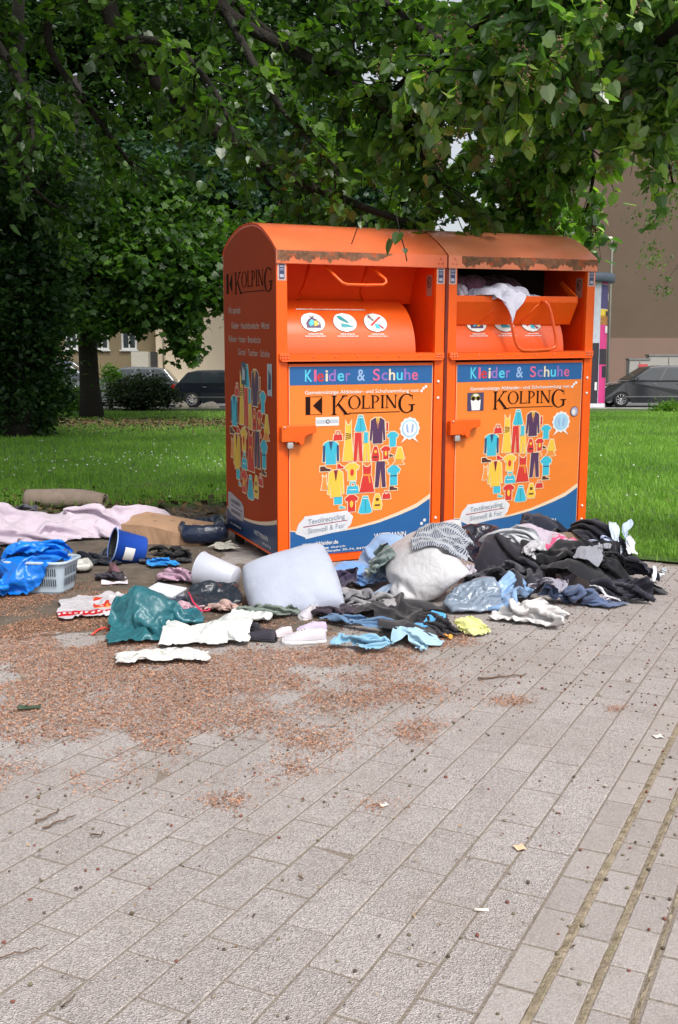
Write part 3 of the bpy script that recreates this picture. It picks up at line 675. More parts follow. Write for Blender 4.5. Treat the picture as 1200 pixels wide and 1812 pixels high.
        lg.poly([pl(.166, Y2, .946), pl(.292, Y2, .946), pl(.292, Y2, 1.068), pl(.166, Y2, 1.068)], 3)
        disc(lg, pl, .228, 1.035, .036, .03, Y2 - .001, 4); lg.poly([pl(.20, Y2 - .0012, .95), pl(.262, Y2 - .0012, .95), pl(.268, Y2 - .0012, 1.02), pl(.19, Y2 - .0012, 1.02)], 1)
        disc(lg, pl, .210, 1.028, .013, .014, Y2 - .002, 0); disc(lg, pl, .248, 1.028, .013, .014, Y2 - .002, 0)
        disc(lg, pl, .228, 1.050, .02, .008, Y2 - .003, 1)
        disc(lg, pl, 1.030, .915, .034, .036, Y2, 3); disc(lg, pl, 1.030, .915, .029, .031, Y2 - .001, 5); disc(lg, pl, 1.024, .912, .014, .02, Y2 - .002, 1)
    EM = [m_blk, m_wht, _pm['gy'], mat('navy ink', (.06, .05, .12), .5), mat('olive ink', (.30, .27, .05), .5), mat('grey violet', (.42, .40, .55), .5), mat('badge blue', (.35, .60, .78), .5), _pm['lb'], mat('badge white', (.68, .70, .74), .5), _pm['ma']]
    lg.build('emblem', EM, do); lg = MB()
    bx_, bz_ = .922, .846
    disc(lg, pl, bx_, bz_, .072, .072, Y2, 1, 60, 12, .05); disc(lg, pl, bx_, bz_, .058, .058, Y2 - .001, 6, 48); disc(lg, pl, bx_, bz_, .048, .048, Y2 - .0018, 1 if ix == 0 else 6, 40)
    for sgn in (-1, 1): lg.poly([pl(bx_ + sgn * .012, Y2 - .0005, bz_ - .06), pl(bx_ + sgn * .065, Y2 - .0005, bz_ - .095), pl(bx_ + sgn * .04, Y2 - .0005, bz_ - .06), pl(bx_ + sgn * .055, Y2 - .0005, bz_ - .04)], 1)
    for sgn in (-1, 1):
        lg.poly([pl(bx_ + sgn * .008, Y2 - .0026, bz_ - .03), pl(bx_ + sgn * .022, Y2 - .0026, bz_ - .022), pl(bx_ + sgn * .030, Y2 - .0026, bz_ + .02), pl(bx_ + sgn * .016, Y2 - .0026, bz_ + .034), pl(bx_ + sgn * .012, Y2 - .0026, bz_ + .0)], 7)
    lg.build('rosette_sticker', EM, do); lg = MB()
    for (dx, dz) in ((0, 0), (.018, .012), (-.014, -.016)): disc(lg, pl, 1.018 + dx, 1.105 + dz, .010, .010, Y2 - .0005, 1, 10)
    if ix == 0:
        for (dx, dz) in ((0, 0), (.022, .022)): disc(lg, pl, 1.022 + dx, .205 + dz, .011, .011, Y2, 1, 10)
    lg.build('white_dots', EM, do); lg = MB()
    # recycling badge
    up = .09
    def sl2(a, z): return (a, z + (a - .15) * up)
    q = [sl2(.150, .188), sl2(.118, .205), sl2(.140, .262), sl2(.180, .298), sl2(.180, .306), sl2(.485, .300), sl2(.485, .292), sl2(.520, .255), sl2(.505, .205), sl2(.470, .175), sl2(.190, .158), sl2(.185, .17)]
    lg.poly([pl(a, Y2, z) for a, z in q], 8)
    q = [sl2(.172, .242), sl2(.478, .238), sl2(.478, .240 - .006), sl2(.172, .236)]; lg.poly([pl(a, Y2 - .0015, z) for a, z in q], 9)
    lg.build('recycling_badge', EM, do)
    for s_, zz in (('Textilrecycling', .252), ('Sinnvoll & Fair', .192)):
        text(do, 'lettering', s_, .205, zz + .004, .034, Y2 - .002, mat('grey blue ink', (.20, .24, .32), .5), None, width=.255, up=(up, 1))
    text(do, 'lettering', 'www.altkleider.de', .165, .116, .026, Y2 - .001, m_wht, None, width=.25, bold=.015)
    text(do, 'lettering', 'WITTMANN', .671, .128, .036, Y2 - .001, m_wht, None, width=.235, bold=.01)
    u = MB(); u.poly([pl(.675, Y2, .115), pl(.905, Y2, .115), pl(.905, Y2, .119), pl(.675, Y2, .119)], 0); u.build('lettering', [m_wht], do)
    text(do, 'lettering', 'Sammlung durch', .165, .090, .014, Y2 - .001, m_wht, None, width=.30, bold=.01)
    text(do, 'lettering', 'Landshuter Straße 70-74, 84799 Eisendorf', .165, .066, .014, Y2 - .001, m_wht, None, width=.62, bold=.01)
    # latch
    q = MB(); q.prism([(.012, .795), (.012, .885), (.022, .895), (.235, .895), (.243, .888), (.240, .846), (.185, .835), (.165, .82), (.158, .775), (.138, .770), (.118, .795), (.108, .785), (.095, .795)], -.052, -.004, axis='y')
    lo = q.build('latch', [m_or], root, bevel=.004)
    q = MB(); q.box(.052, .092, -.045, -.012, .752, .792, bev=.006); q.ball((.03, -.056, .886), .006, .005, .006); q.build('padlock', [m_metal], lo)
    # small stickers on the posts and inside the opening
    for (xa, xb, flag) in ((.006, .062, 0), (W - .063, W - .007, 0)):
        q = MB(); q.poly([(xa, -.0045, 1.774), (xb, -.0045, 1.774), (xb, -.0045, 1.876), (xa, -.0045, 1.876)], 0); xa2, xb2 = xa + .011, xb - .011
        q.poly([(xa2, -.006, 1.784), (xb2, -.006, 1.784), (xb2, -.006, 1.870), (xa2, -.006, 1.870)], 1)
        for zz, hh in ((1.862, .006), (1.846, .003), (1.838, .003), (1.812, .014), (1.798, .005)): q.poly([(xa2 + .004, -.0072, zz - hh), (xb2 - .004, -.0072, zz - hh), (xb2 - .006, -.0072, zz), (xa2 + .004, -.0072, zz)], 2)
        q.build('small_sticker', [mat('sticker pale', (.62, .40, .36), .5), mat('sticker ink', (.05, .055, .14), .5), mat('sticker lines', (.45, .47, .58), .5)], root)
    q = MB(); xx = W - .0675
    q.poly([(xx, .05, 1.70), (xx, .13, 1.70), (xx, .13, 1.835), (xx, .05, 1.835)], 0)
    qq = [(xx - .002, .09 + .03 * math.cos(a * .3927), 1.785 + .036 * math.sin(a * .3927)) for a in range(16)]; q.poly(qq, 1)
    qq = [(xx - .003, .09 + .022 * math.cos(a * .3927), 1.785 + .027 * math.sin(a * .3927)) for a in range(16)]; q.poly(qq, 0)
    q.poly([(xx - .004, .08, 1.77), (xx - .004, .10, 1.765), (xx - .004, .105, 1.80), (xx - .004, .085, 1.80)], 1)
    q.build('warning_sticker', [m_stpale, mat('faded ink', (.12, .03, .03), .6)], root)
    # left side wall: the printed film
    if ix == 0:
        X = -.0015
        ps = lambda y, d_, z: (X + d_ * .9 - .0, CD - y, z)       # runs from the back edge towards the front
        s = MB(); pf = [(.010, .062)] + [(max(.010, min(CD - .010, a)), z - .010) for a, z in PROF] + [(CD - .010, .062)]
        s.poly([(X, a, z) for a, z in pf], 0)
        for k in range(30):
            u0, u1 = U[k], U[k + 1]
            z0, z1 = .185 + .0 * u0 + .05 * (u0 - .35) ** 2 * 4, .185 + .05 * (u1 - .35) ** 2 * 4
            ya, yb = CD - .011 - u0 * (CD - .022), CD - .011 - u1 * (CD - .022)
            s.poly([(X - .001, ya, .063), (X - .001, yb, .063), (X - .001, yb, z1), (X - .001, ya, z0)], 1)
            s.poly([(X - .001, ya, z0), (X - .001, yb, z1), (X - .001, yb, z1 + .008 + .02 * u1), (X - .001, ya, z0 + .008 + .02 * u0)], 2)
        q = [(.05, .20), (.05, .33), (.10, .335), (.36, .30), (.41, .27), (.42, .20), (.38, .165), (.14, .175)]
        s.poly([(X - .002, CD - a, z) for a, z in q], 3)
        s.poly([(X - .003, CD - .12, .243), (X - .003, CD - .38, .228), (X - .003, CD - .38, .236), (X - .003, CD - .12, .251)], 1)
        for z0 in (.262, .192):
            a = .12; rr = random.Random(int(z0 * 999))
            while a < .34:
                wl = rr.uniform(.008, .02); s.poly([(X - .003, CD - a, z0 + .005 - a * .02), (X - .003, CD - a - wl, z0 + .005 - a * .02), (X - .003, CD - a - wl, z0 + .03 - a * .02), (X - .003, CD - a, z0 + .03 - a * .02)], 4); a += wl + rr.uniform(.003, .008)
        # dark web-address oval
        s.poly([(X - .002, CD - .22 + .17 * math.cos(k * .2618), .112 + .035 * math.sin(k * .2618)) for k in range(24)], 5)
        so2 = s.build('side_poster', [m_stks, m_blue_shade, m_cream, mat('badge side', (.40, .38, .42), .4), mat('ink side', (.12, .12, .17), .5), mat('navy oval', (.015, .025, .07), .3)], root)  # badge and ink darkened too, to match the painted shade of this wall
        c = MB(); clothes_print(c, ps, .535, .80, .00192, -.0012 / .9); 
        c.build('clothes_print', [_pm[k] for k in PK], so2)
        TS = Matrix(((0, 1, 0, 0), (-1, 0, 0, CD), (0, 0, 1, 0), (0, 0, 0, 1)))   # (a, y, z) -> (y, CD - a, z)
        for s_, a, z, wd_, hh in (('Wir sammeln', .12, 1.585, .27, .05), ('Kleider · Haushaltswäsche · Mäntel', .19, 1.485, .78, .045), ('Pullover · Hosen · Bettwäsche', .12, 1.395, .68, .045), ('Gürtel · Taschen · Schuhe', .33, 1.31, .64, .045)):
            text(so2, 'lettering', s_, a, z, hh, X - .002, mat('side white', (.50, .40, .36), .5), TS, width=wd_, bold=.004)  # white lettering dimmed for the side wall's shade
        text(so2, 'lettering', 'www.altkleider.de', .09, .105, .016, X - .004, m_wht, TS, width=.26)
        text(so2, 'lettering', 'WITTMANN', .63, .125, .034, X - .003, m_wht, TS, width=.28)
        text(so2, 'lettering', 'recycling', .80, .088, .022, X - .003, m_wht, TS, width=.17)
        kb = MB(); pk = lambda a, y, z: (y, CD - a, z)
        kolping(kb, .27, 1.712, .78, .145, X - .002, pk, 0)
        kb.poly([pk(.085, X - .002, 1.72), pk(.130, X - .002, 1.72), pk(.130, X - .002, 1.855), pk(.085, X - .002, 1.855)]); kb.poly([pk(.215, X - .002, 1.722), pk(.215, X - .002, 1.853), pk(.150, X - .002, 1.787)])
        kb.build('lettering', [m_blk], so2)
        for (a, z, aw, hh, c_) in ((.40, 1.19, .10, .15, 0), (.93, 1.17, .09, .20, 1)):
            q = MB()
            q.poly([(X - .0045, CD - a, z - hh / 2), (X - .0045, CD - a - aw, z - hh / 2), (X - .0045, CD - a - aw, z + hh / 2), (X - .0045, CD - a, z + hh / 2)], c_)
            q.poly([(X - .0055, CD - a - .02, z - hh * .3), (X - .0055, CD - a - aw + .02, z - hh * .3), (X - .0055, CD - a - aw + .015, z + hh * .1), (X - .0055, CD - a - .03, z + hh * .32)], 1 - c_)
            q.build('small_sticker', [mat('sticker dark blue', (.02, .05, .12), .4), mat('sticker silver', (.42, .47, .55), .4)], so2)
    return root
C1 = container(0, False, 'left orange clothes container with closed chute and a shade-darkened printed side wall facing the lawn')
C2 = container(1, True, 'right orange clothes container with its chute pulled open and a white cloth hanging out')
CT = lambda x, y, z: (Matrix.Translation(CO) @ CM) @ Vector((x, y, z))
bpy.context.view_layer.update()
# ------------------------------------------------------------------ crumpled cloths: a small position-based cloth solver, all pieces at once
NG = 52
SPECS = []
def cloth(name, label, cat, x0, y0, x1, y1, Y=None, col=(.5, .5, .5), depth=.75, k=(1.22, 1.25), rough=.85, lift=None, bump=None, group=None, shape='rect', seed=None, power=2.6, hmin=.012, rot=0, zb=0.0, mat_=None, bend=.6, thick=.016, amp=1.0, world=None, **mk):
    """image box (x0,y0)-(x1,y1) of the piece and the distance Y of its middle"""
    if Y is None:
        g0 = gnd((x0 + x1) / 2, y1 - 2); a = (x1 - x0) / 2 * g0[1] / FPX; Y = g0[1] + a * depth
    c = at((x0 + x1) / 2, (y0 + y1) / 2, Y)
    a = (x1 - x0) / 2 * Y / FPX
    zt = max(hmin, at((x0 + x1) / 2, y0, Y)[2])
    zt = max(hmin, zt - zb)
    if world: c = np.array(world[:3]); a = world[3]; zt = world[4]
    lum = sum(col) / 3
    if lum > .45: col = tuple(c * .80 for c in col)
    if lum < .03:
        h_ = (len(SPECS) * 7) % 5; col = tuple(c * m_ for c, m_ in zip(col, ((1, 1, 1), (1.5, 1.45, 1.7), (.8, .8, .85), (1.9, 1.7, 1.75), (1.0, 1.1, 1.5))[h_]))
    SPECS.append(dict(box=None if world else (x0, y0, x1, y1), Y=Y, lift=lift, bump=bump, name=name, label=label, cat=cat, c=c, a=a, b=a * depth, zt=zt, col=col, k=k, rough=rough, group=group, shape=shape, seed=len(SPECS) if seed is None else seed, power=power, rot=rot, mat=mat_, bend=bend, thick=thick, amp=amp, z0=world[5] if world and len(world) > 5 else zb, mk=mk))

BK = srgb(38, 36, 42); 
HP = 'clothes dumped in front of the right container'
D = cloth
# back row first
D('jacket', 'olive brown jacket lying on top of the heap against the right container', 'jacket', 980, 900, 1045, 975, 6.75, srgb(128, 108, 90), .8, group=HP)
D('trousers', 'navy and black trousers tangled against the blue foot of the right container', 'trousers', 915, 903, 1012, 1000, 6.75, srgb(38, 40, 56), .5, group=HP)
D('plastic_bag', 'shiny black bin bag bulging in front of the seam of the two containers', 'plastic bag', 806, 906, 884, 1000, 6.35, BK, .75, bump=.07, rnd=1, lift=.03, pressure=8, shrink=-.10, k=(1.32, 1.32), rough=.22, group=HP, amp=1.5, spec=.7)
D('shirt', 'light blue shirt propped up against the blue foot of the left container', 'shirt', 650, 930, 756, 1010, 6.42, srgb(160, 190, 232), .6, rnd=1, kind='drape', group=HP, k=(1.2, 1.3))
D('shirt', 'small bright blue sleeve beside the dark purple cloth', 'shirt', 622, 985, 690, 1022, 6.3, srgb(122, 164, 222), .5, group=HP)
D('scarf', 'bright pink cloth draped over the top of the white bundle', 'scarf', 742, 938, 816, 1000, 6.25, srgb(236, 140, 190), .5, lift=.04, group=HP)
D('shirt', 'dark heap of black tops under the white socks at the right end', 'shirt', 1040, 904, 1135, 1005, 6.65, srgb(40, 40, 50), .8, group=HP, k=(1.32, 1.32))
D('coat', 'black coat at the far right end sprawled towards the grass', 'coat', 1078, 914, 1148, 1010, 6.35, srgb(30, 30, 36), .8, group=HP, k=(1.32, 1.32))
# middle row
D('blanket', 'dark purple blanket crumpled behind the white pillow', 'blanket', 590, 985, 652, 1055, 6.15, srgb(66, 58, 84), .7, group=HP)
D('shirt', 'pale lilac shirt spread over the black clothes on the right', 'shirt', 950, 938, 1075, 1010, 6.35, srgb(205, 192, 208), .5, group=HP, k=(1.18, 1.22))
D('shirt', 'pale blue and pink striped shirt lying right of the lilac shirt', 'shirt', 1038, 930, 1102, 1012, 6.35, srgb(190, 204, 236), .5, group=HP)
D('top', 'small magenta and pink top peeking out under the lilac shirt', 'top', 942, 950, 990, 1000, 6.2, srgb(214, 90, 130), .6, group=HP)
D('cloth', 'white and lilac cloth between the black bin bag and the black jacket', 'cloth', 828, 955, 880, 1030, 6.15, srgb(222, 214, 228), .7, group=HP)
D('towel', 'white towel with a rolled edge behind the big black jacket', 'towel', 880, 932, 968, 1010, 6.2, srgb(216, 218, 224), .5, group=HP)
D('plastic_sack', 'large white sack of clothes bulging in the middle of the pile', 'sack', 694, 948, 850, 1072, 6.02, srgb(228, 226, 230), .8, group=HP, bump=.05, pressure=9, shrink=-.05, rnd=2, lift=.02, k=(1.18, 1.22), rough=.48, power=2.4)
D('top', 'magenta top tucked beside the striped scarf', 'top', 733, 955, 785, 1000, 6.0, srgb(206, 74, 146), .6, group=HP)
D('cloth', 'sage green cloth on the left flank of the white sack', 'cloth', 690, 984, 760, 1046, 5.80, srgb(132, 150, 148), .6, group=HP, rnd=3)
D('scarf', 'black and white striped scarf lying on the white sack', 'scarf', 742, 985, 822, 1052, 5.72, srgb(190, 194, 202), .42, group=HP, shape='rect', pattern='stripe', rnd=3, lift=.0, kind='drape')
D('jacket', 'large black jacket folded over the white towel', 'jacket', 858, 946, 968, 1045, 5.95, srgb(36, 35, 40), .7, group=HP)
D('trousers', 'dark grey trousers below the black bin bag', 'trousers', 838, 978, 935, 1052, 5.8, srgb(70, 70, 78), .6, group=HP)
D('jumper', 'black jumper in the middle of the heap above the denim jacket', 'jumper', 958, 960, 1090, 1045, 5.98, srgb(34, 33, 38), .7, group=HP)
D('leggings', 'black leggings and tops massed at the right end of the heap', 'leggings', 1045, 955, 1135, 1050, 5.95, srgb(33, 33, 38), .7, group=HP, k=(1.32, 1.32))
D('jeans', 'greyish blue jeans leg left of the sage green cloth', 'jeans', 662, 998, 725, 1060, 5.85, srgb(142, 158, 182), .6, group=HP)
# front row
D('hoodie', 'light grey hoodie sleeve between the denim jacket and the black leggings', 'hoodie', 1030, 982, 1066, 1018, 5.75, srgb(138, 140, 150), .7, group=HP, rnd=3)
D('vest', 'white vest squeezed between the clear bag and the large black jacket', 'vest', 922, 982, 956, 1012, 5.7, srgb(204, 202, 208), .7, group=HP, rnd=3)
D('top', 'grey lilac top low between the white blouse and the denim jacket', 'top', 940, 1005, 985, 1040, 5.5, srgb(150, 146, 160), .7, group=HP, rnd=3)
D('cloth', 'small white cloth on top of the sage green cloth', 'cloth', 690, 985, 735, 1010, 5.9, srgb(206, 208, 212), .7, group=HP, rnd=3)
D('trousers', 'beige grey trousers crumpled right of the white pillow', 'trousers', 618, 1006, 698, 1086, 5.60, srgb(158, 156, 158), .6, group=HP)
D('trousers', 'darker grey trousers flattened against the white pillow', 'trousers', 572, 1032, 646, 1084, 5.45, srgb(130, 128, 134), .6, group=HP)
D('plastic_bag', 'clear bluish plastic bag filled with grey clothes in front of the heap', 'plastic bag', 792, 1000, 905, 1086, 5.42, srgb(126, 140, 158), .6, rough=.3, group=HP, k=(1.28, 1.3), amp=1.4, coat=.6)
D('plastic_bag', 'blue edged clear plastic bag beside the white blouse', 'plastic bag', 868, 1008, 940, 1070, 5.5, srgb(138, 172, 214), .6, rough=.2, group=HP, k=(1.28, 1.3), amp=1.4, coat=.6)
D('jacket', 'quilted blue denim jacket rolled up above the white blouse', 'jacket', 960, 985, 1058, 1062, 5.58, srgb(84, 98, 130), .6, group=HP, k=(1.2, 1.3))
D('cloth', 'beige and white cuff at the right end of the denim jacket', 'cloth', 1038, 1016, 1072, 1062, 5.55, srgb(178, 168, 170), .7, group=HP)
D('skirt', 'black skirt spread on the paving at the right end of the pile', 'skirt', 1035, 1008, 1135, 1058, None, srgb(34, 34, 40), .55, group=HP, k=(1.32, 1.32))
D('blouse', 'white blouse crumpled on the paving in front of the denim jacket', 'blouse', 902, 1022, 1024, 1090, None, srgb(226, 222, 222), .5, group=HP, k=(1.28, 1.3))
D('coat', 'long black coat stretched out in front of the white sack', 'coat', 650, 1052, 778, 1104, 5.20, srgb(40, 38, 42), .5, group=HP, kind='drape', k=(1.28, 1.3))
D('coat', 'lower end of a black coat beside the yellow cloth', 'coat', 735, 1058, 828, 1114, None, srgb(44, 41, 46), .6, group=HP, k=(1.28, 1.3))
D('jeans', 'small blue jeans with a yellow hem under the grey trousers', 'jeans', 624, 1062, 684, 1098, None, srgb(96, 128, 164), .6, group=HP)
D('top', 'dark lace top between the pillow and the black coat', 'top', 560, 1068, 636, 1093, None, srgb(48, 40, 46), .5, group=HP)
D('cloth', 'crumpled yellow cloth at the foot of the pile', 'cloth', 798, 1080, 860, 1116, None, srgb(232, 232, 160), .7, group=HP, k=(1.32, 1.32))
D('baby_clothes', 'left piece of light blue baby clothes lying apart on the rusty litter', 'baby clothes', 618, 1085, 712, 1142, None, srgb(150, 198, 226), .55, group=HP, k=(1.32, 1.32), shape='shirt')
D('baby_clothes', 'right piece of pale blue baby clothes beside the orange sock', 'baby clothes', 694, 1096, 768, 1144, None, srgb(176, 212, 232), .55, group=HP, k=(1.32, 1.32), shape='shirt')
D('cap', 'small bright blue knitted cap behind the baby clothes', 'cap', 716, 1086, 762, 1110, None, srgb(84, 164, 216), .8, group=HP)
D('sock', 'orange sock beside the pale blue baby clothes', 'sock', 751, 1102, 773, 1124, None, srgb(240, 160, 60), .8, group=HP)
# white things on the black heap
GS = 'white socks on the black heap'
for q in ((1070, 908, 1096, 934, 6.55, (214, 226, 240), 'pale blue sock, highest and leftmost of the socks on the black heap'), (1088, 908, 1112, 932, 6.5, (196, 214, 238), 'pale blue sock close behind the highest sock on the black heap'), (1104, 922, 1130, 944, 6.45, (232, 232, 238), 'white sock in the middle of the black heap'),
          (1134, 924, 1158, 934, 6.5, (214, 226, 232), 'thin white sock far back on the black heap'), (1134, 944, 1164, 964, 6.3, (226, 228, 232), 'white sock at the right edge of the black heap'), (1138, 978, 1152, 992, 6.05, (226, 228, 234), 'tiny white sock low on the right of the black heap'),
          (1066, 990, 1078, 1012, 5.75, (222, 220, 226), 'white strap hanging down the black heap')):
    D('sock' if 'sock' in q[6] else 'strap', q[6], 'sock' if 'sock' in q[6] else 'strap', q[0], q[1], q[2], q[3], q[4], srgb(*q[5]), .6, group=GS)
# the left-hand spread
HL = 'things strewn left of the containers'
D('duvet', 'pale pink duvet spread out at the edge of the grass', 'duvet', -70, 896, 150, 962, 7.55, srgb(222, 206, 222), .45, group=HL, k=(1.12, 1.25), bend=1.0, power=2.2, amp=.8)
D('duvet', 'right end of the pale pink duvet folded beside the cardboard box', 'duvet', 128, 884, 292, 955, 7.75, srgb(226, 210, 226), .42, group=HL, k=(1.12, 1.25), bend=1.0, amp=.8)
D('rag', 'grey and black rag stuffed into the rolled carpet', 'rag', 10, 862, 66, 912, 8.75, srgb(92, 90, 100), .7, group=HL, k=(1.32, 1.32))
D('plastic_bag', 'crumpled bright blue plastic sheet heaped on the laundry basket', 'plastic sheet', -4, 920, 140, 1016, 5.66, srgb(20, 112, 210), .75, zb=.13, rough=.3, group=HL, k=(1.32, 1.32), amp=1.5, kind='drop')
D('plastic_bag', 'blue plastic sheet trailing down to the ground left of the basket', 'plastic sheet', -60, 972, 30, 1060, 5.45, srgb(20, 124, 222), .5, rough=.3, group=HL, k=(1.32, 1.32), amp=1.4)
D('plastic_bag', 'upper fold of the blue plastic bunched on top of the basket', 'plastic sheet', 24, 926, 122, 990, 5.68, srgb(24, 122, 220), .8, zb=.13, rough=.3, group=HL, kind='drop', rnd=2)
D('plastic_bag', 'creamy white plastic bag flat on the earth behind the basket', 'plastic bag', 112, 978, 162, 1018, None, srgb(206, 204, 198), .8, rough=.4, group=HL)
D('pillowcase', 'white pillowcase corner behind the blue plastic', 'pillowcase', 26, 938, 74, 968, 6.6, srgb(206, 200, 208), .6, group=HL)
D('coat', 'black coat at the left edge behind the blue plastic', 'coat', -40, 945, 18, 985, 6.6, srgb(26, 26, 30), .8, group=HL)
D('plastic_bag', 'dark navy bin bag leaning at the back corner of the left container', 'plastic bag', 326, 890, 404, 962, 7.45, srgb(34, 44, 66), .8, rough=.25, group=HL, pressure=5, shrink=-.10, k=(1.32, 1.32), amp=1.5)
D('glove', 'cream coloured gloves beside the back corner of the left container', 'gloves', 384, 926, 426, 972, 7.05, srgb(200, 196, 184), .6, group=HL, k=(1.32, 1.32))
D('jacket', 'black fleece spread left of the blue bucket', 'jacket', 144, 958, 214, 1004, 6.55, srgb(26, 28, 32), .8, group=HL, rough=.95)
D('cap', 'grey peaked cap right of the blue bucket', 'cap', 250, 964, 284, 998, 6.5, srgb(66, 68, 74), .9, group=HL, power=2)
D('top', 'black vest flat on the earth right of the grey cap', 'vest', 284, 980, 338, 1002, None, srgb(22, 22, 24), .7, group=HL)
D('leggings', 'black leggings under the front edge of the cardboard box', 'leggings', 272, 962, 330, 985, 6.85, srgb(28, 24, 26), .5, group=HL)
D('rag', 'small bright blue rag right of the bucket', 'rag', 266, 992, 318, 1010, None, srgb(40, 140, 214), .6, group=HL)
D('rag', 'dark rag under the brown boot', 'rag', 172, 1002, 224, 1034, None, srgb(52, 46, 58), .6, group=HL)
D('plastic_wrap', 'pink plastic wrap with a pointed end left of the grey tub', 'plastic wrap', 282, 1010, 352, 1038, None, srgb(206, 168, 192), .6, rough=.3, group=HL)
D('plastic_bag', 'crumpled black bin bag in front of the grey tub', 'plastic bag', 332, 1026, 428, 1084, 5.35, srgb(44, 50, 60), .75, rough=.25, group=HL, pressure=4, shrink=-.12, stiff=.5, k=(1.32, 1.32), amp=1.5)
D('plastic_bag', 'dark grey bag between the white box and the black bin bag', 'plastic bag', 306, 1050, 350, 1086, 5.3, srgb(62, 66, 82), .7, rough=.4, group=HL)
D('plastic_bag', 'teal plastic bag standing crumpled in front of the white box', 'plastic bag', 200, 1034, 318, 1148, 4.72, srgb(44, 102, 112), .9, rough=.36, group=HL, kind='drape', rnd=2, stiff=.12)
D('plastic_bag', 'flattened end of the teal plastic bag', 'plastic bag', 280, 1066, 352, 1112, 4.9, srgb(44, 104, 118), .6, rough=.24, group=HL, k=(1.5, 1.5), amp=1.2, coat=.3)
D('plastic_bag', 'white plastic charcoal bag with red lower edge and lettering', 'charcoal bag', 112, 1038, 262, 1102, 4.98, srgb(222, 216, 222), .55, rough=.35, group=HL, k=(1.15, 1.2), pattern='grill', amp=.7, power=2, kind='flat')
D('plastic_sheet', 'large white plastic bag lying flat in front of the teal bag', 'plastic bag', 290, 1092, 444, 1152, 4.66, srgb(236, 238, 236), .55, rough=.35, group=HL, k=(1.12, 1.2), amp=.7, power=2.2, kind='flat', rnd=3)
D('plastic_sheet', 'right hand tail of the large white plastic bag', 'plastic bag', 400, 1084, 486, 1120, 4.95, srgb(230, 232, 230), .55, rough=.35, group=HL, k=(1.15, 1.25), amp=.7)
D('plastic_sheet', 'stained white plastic packaging at the very front of the spread', 'packaging', 208, 1134, 370, 1184, None, srgb(232, 230, 228), .42, rough=.35, group=HL, k=(1.06, 1.1), amp=.5, power=3, pattern='blot', kind='flat')
D('cloth', 'grey green cloth in front of the white pillow', 'cloth', 436, 1068, 528, 1106, 5.05, srgb(122, 132, 124), .5, group=HL, k=(1.32, 1.32))
D('soft_toy', 'pinkish beige stocking beside the black bin bag', 'stocking', 358, 1066, 428, 1094, 5.15, srgb(190, 160, 152), .5, group=HL)
D('rag', 'pink and white striped rag behind the teal bag', 'rag', 308, 1070, 366, 1090, 5.1, srgb(214, 176, 190), .5, group=HL)
D('top', 'black lace top beneath the dark shoe', 'top', 384, 1098, 470, 1156, 4.72, srgb(42, 40, 48), .55, group=HL, k=(1.32, 1.32))
# hanging out of the open chute of the right container and stuffed inside it
D('pillow', 'large plump white pillow leaning in front of the left container', 'pillow', 0, 0, 10, 10, 6, srgb(214, 218, 232), world=(.2, 8.6, 0, .258, .26, 0), kind='bag', pressure=22, shrink=-.06, depth=.42, rnd=2, stiff=.6)
GI = 'clothes stuffed into the open chute'
def inc(name, label, cat, lx, ly, lz, a, zt, col, **k):
    p = CT(lx, ly, lz); D(name, label, cat, 0, 0, 10, 10, 6, col, world=(p.x, p.y, p.z, a, zt, p.z), group=GI, **k)
x2 = CW + CG
inc('cloth', 'dark mauve cloth filling the left of the open chute', 'cloth', x2 + .26, .30, 1.665, .20, .19, srgb(112, 72, 92), depth=.7, rot=.4)
inc('cloth', 'dark plum cloth in the middle of the open chute', 'cloth', x2 + .55, .34, 1.665, .20, .17, srgb(84, 48, 66), depth=.7, rot=.4)
inc('plastic_bag', 'grey clear bag at the left of the open chute', 'plastic bag', x2 + .15, .16, 1.665, .085, .12, srgb(160, 156, 172), depth=1.2, rough=.3, rot=.4)
inc('lace', 'white lace in the right of the open chute', 'lace', x2 + .72, .13, 1.665, .075, .06, srgb(170, 170, 184), depth=.8, k=(1.32, 1.32))
inc('shirt', 'white shirt lying across the lip of the open chute', 'shirt', x2 + .44, .12, 1.67, .21, .10, srgb(214, 212, 232), depth=.55, rot=.4)

def noise2(u, v, seed, s):
    return fbm(u + 10, v + 10, s, 3, seed) - .5
# the heap itself: a height field blended from the bulk of all its pieces
HX0, HY0, HS = -3.3, 4.1, .03; HNX, HNY = 190, 170
_hx, _hy = np.meshgrid(HX0 + np.arange(HNX) * HS, HY0 + np.arange(HNY) * HS, indexing='ij')
HH = np.zeros((HNX, HNY))
for s_ in SPECS:
    if s_['group'] != HP: continue
    q = np.clip(((_hx - s_['c'][0]) / (s_['a'] * 1.12 + .02)) ** 2 + ((_hy - s_['c'][1]) / max(.13, s_['b'] * 1.25)) ** 2, 0, 1)
    HH = np.maximum(HH, (s_['zt'] - .015) * 1.0 * (1 - q ** 1.5) ** .6)
for _ in range(2):
    for ax in (0, 1): HH = (np.roll(HH, 1, ax) + HH + np.roll(HH, -1, ax)) / 3
HFULL = HH.copy()
def hz(x, y):
    fx = np.clip((np.asarray(x) - HX0) / HS, 0, HNX - 2.001); fy = np.clip((np.asarray(y) - HY0) / HS, 0, HNY - 2.001); i = fx.astype(int); j = fy.astype(int); a = fx - i; b = fy - j
    return HH[i, j] * (1 - a) * (1 - b) + HH[i + 1, j] * a * (1 - b) + HH[i, j + 1] * (1 - a) * b + HH[i + 1, j + 1] * a * b
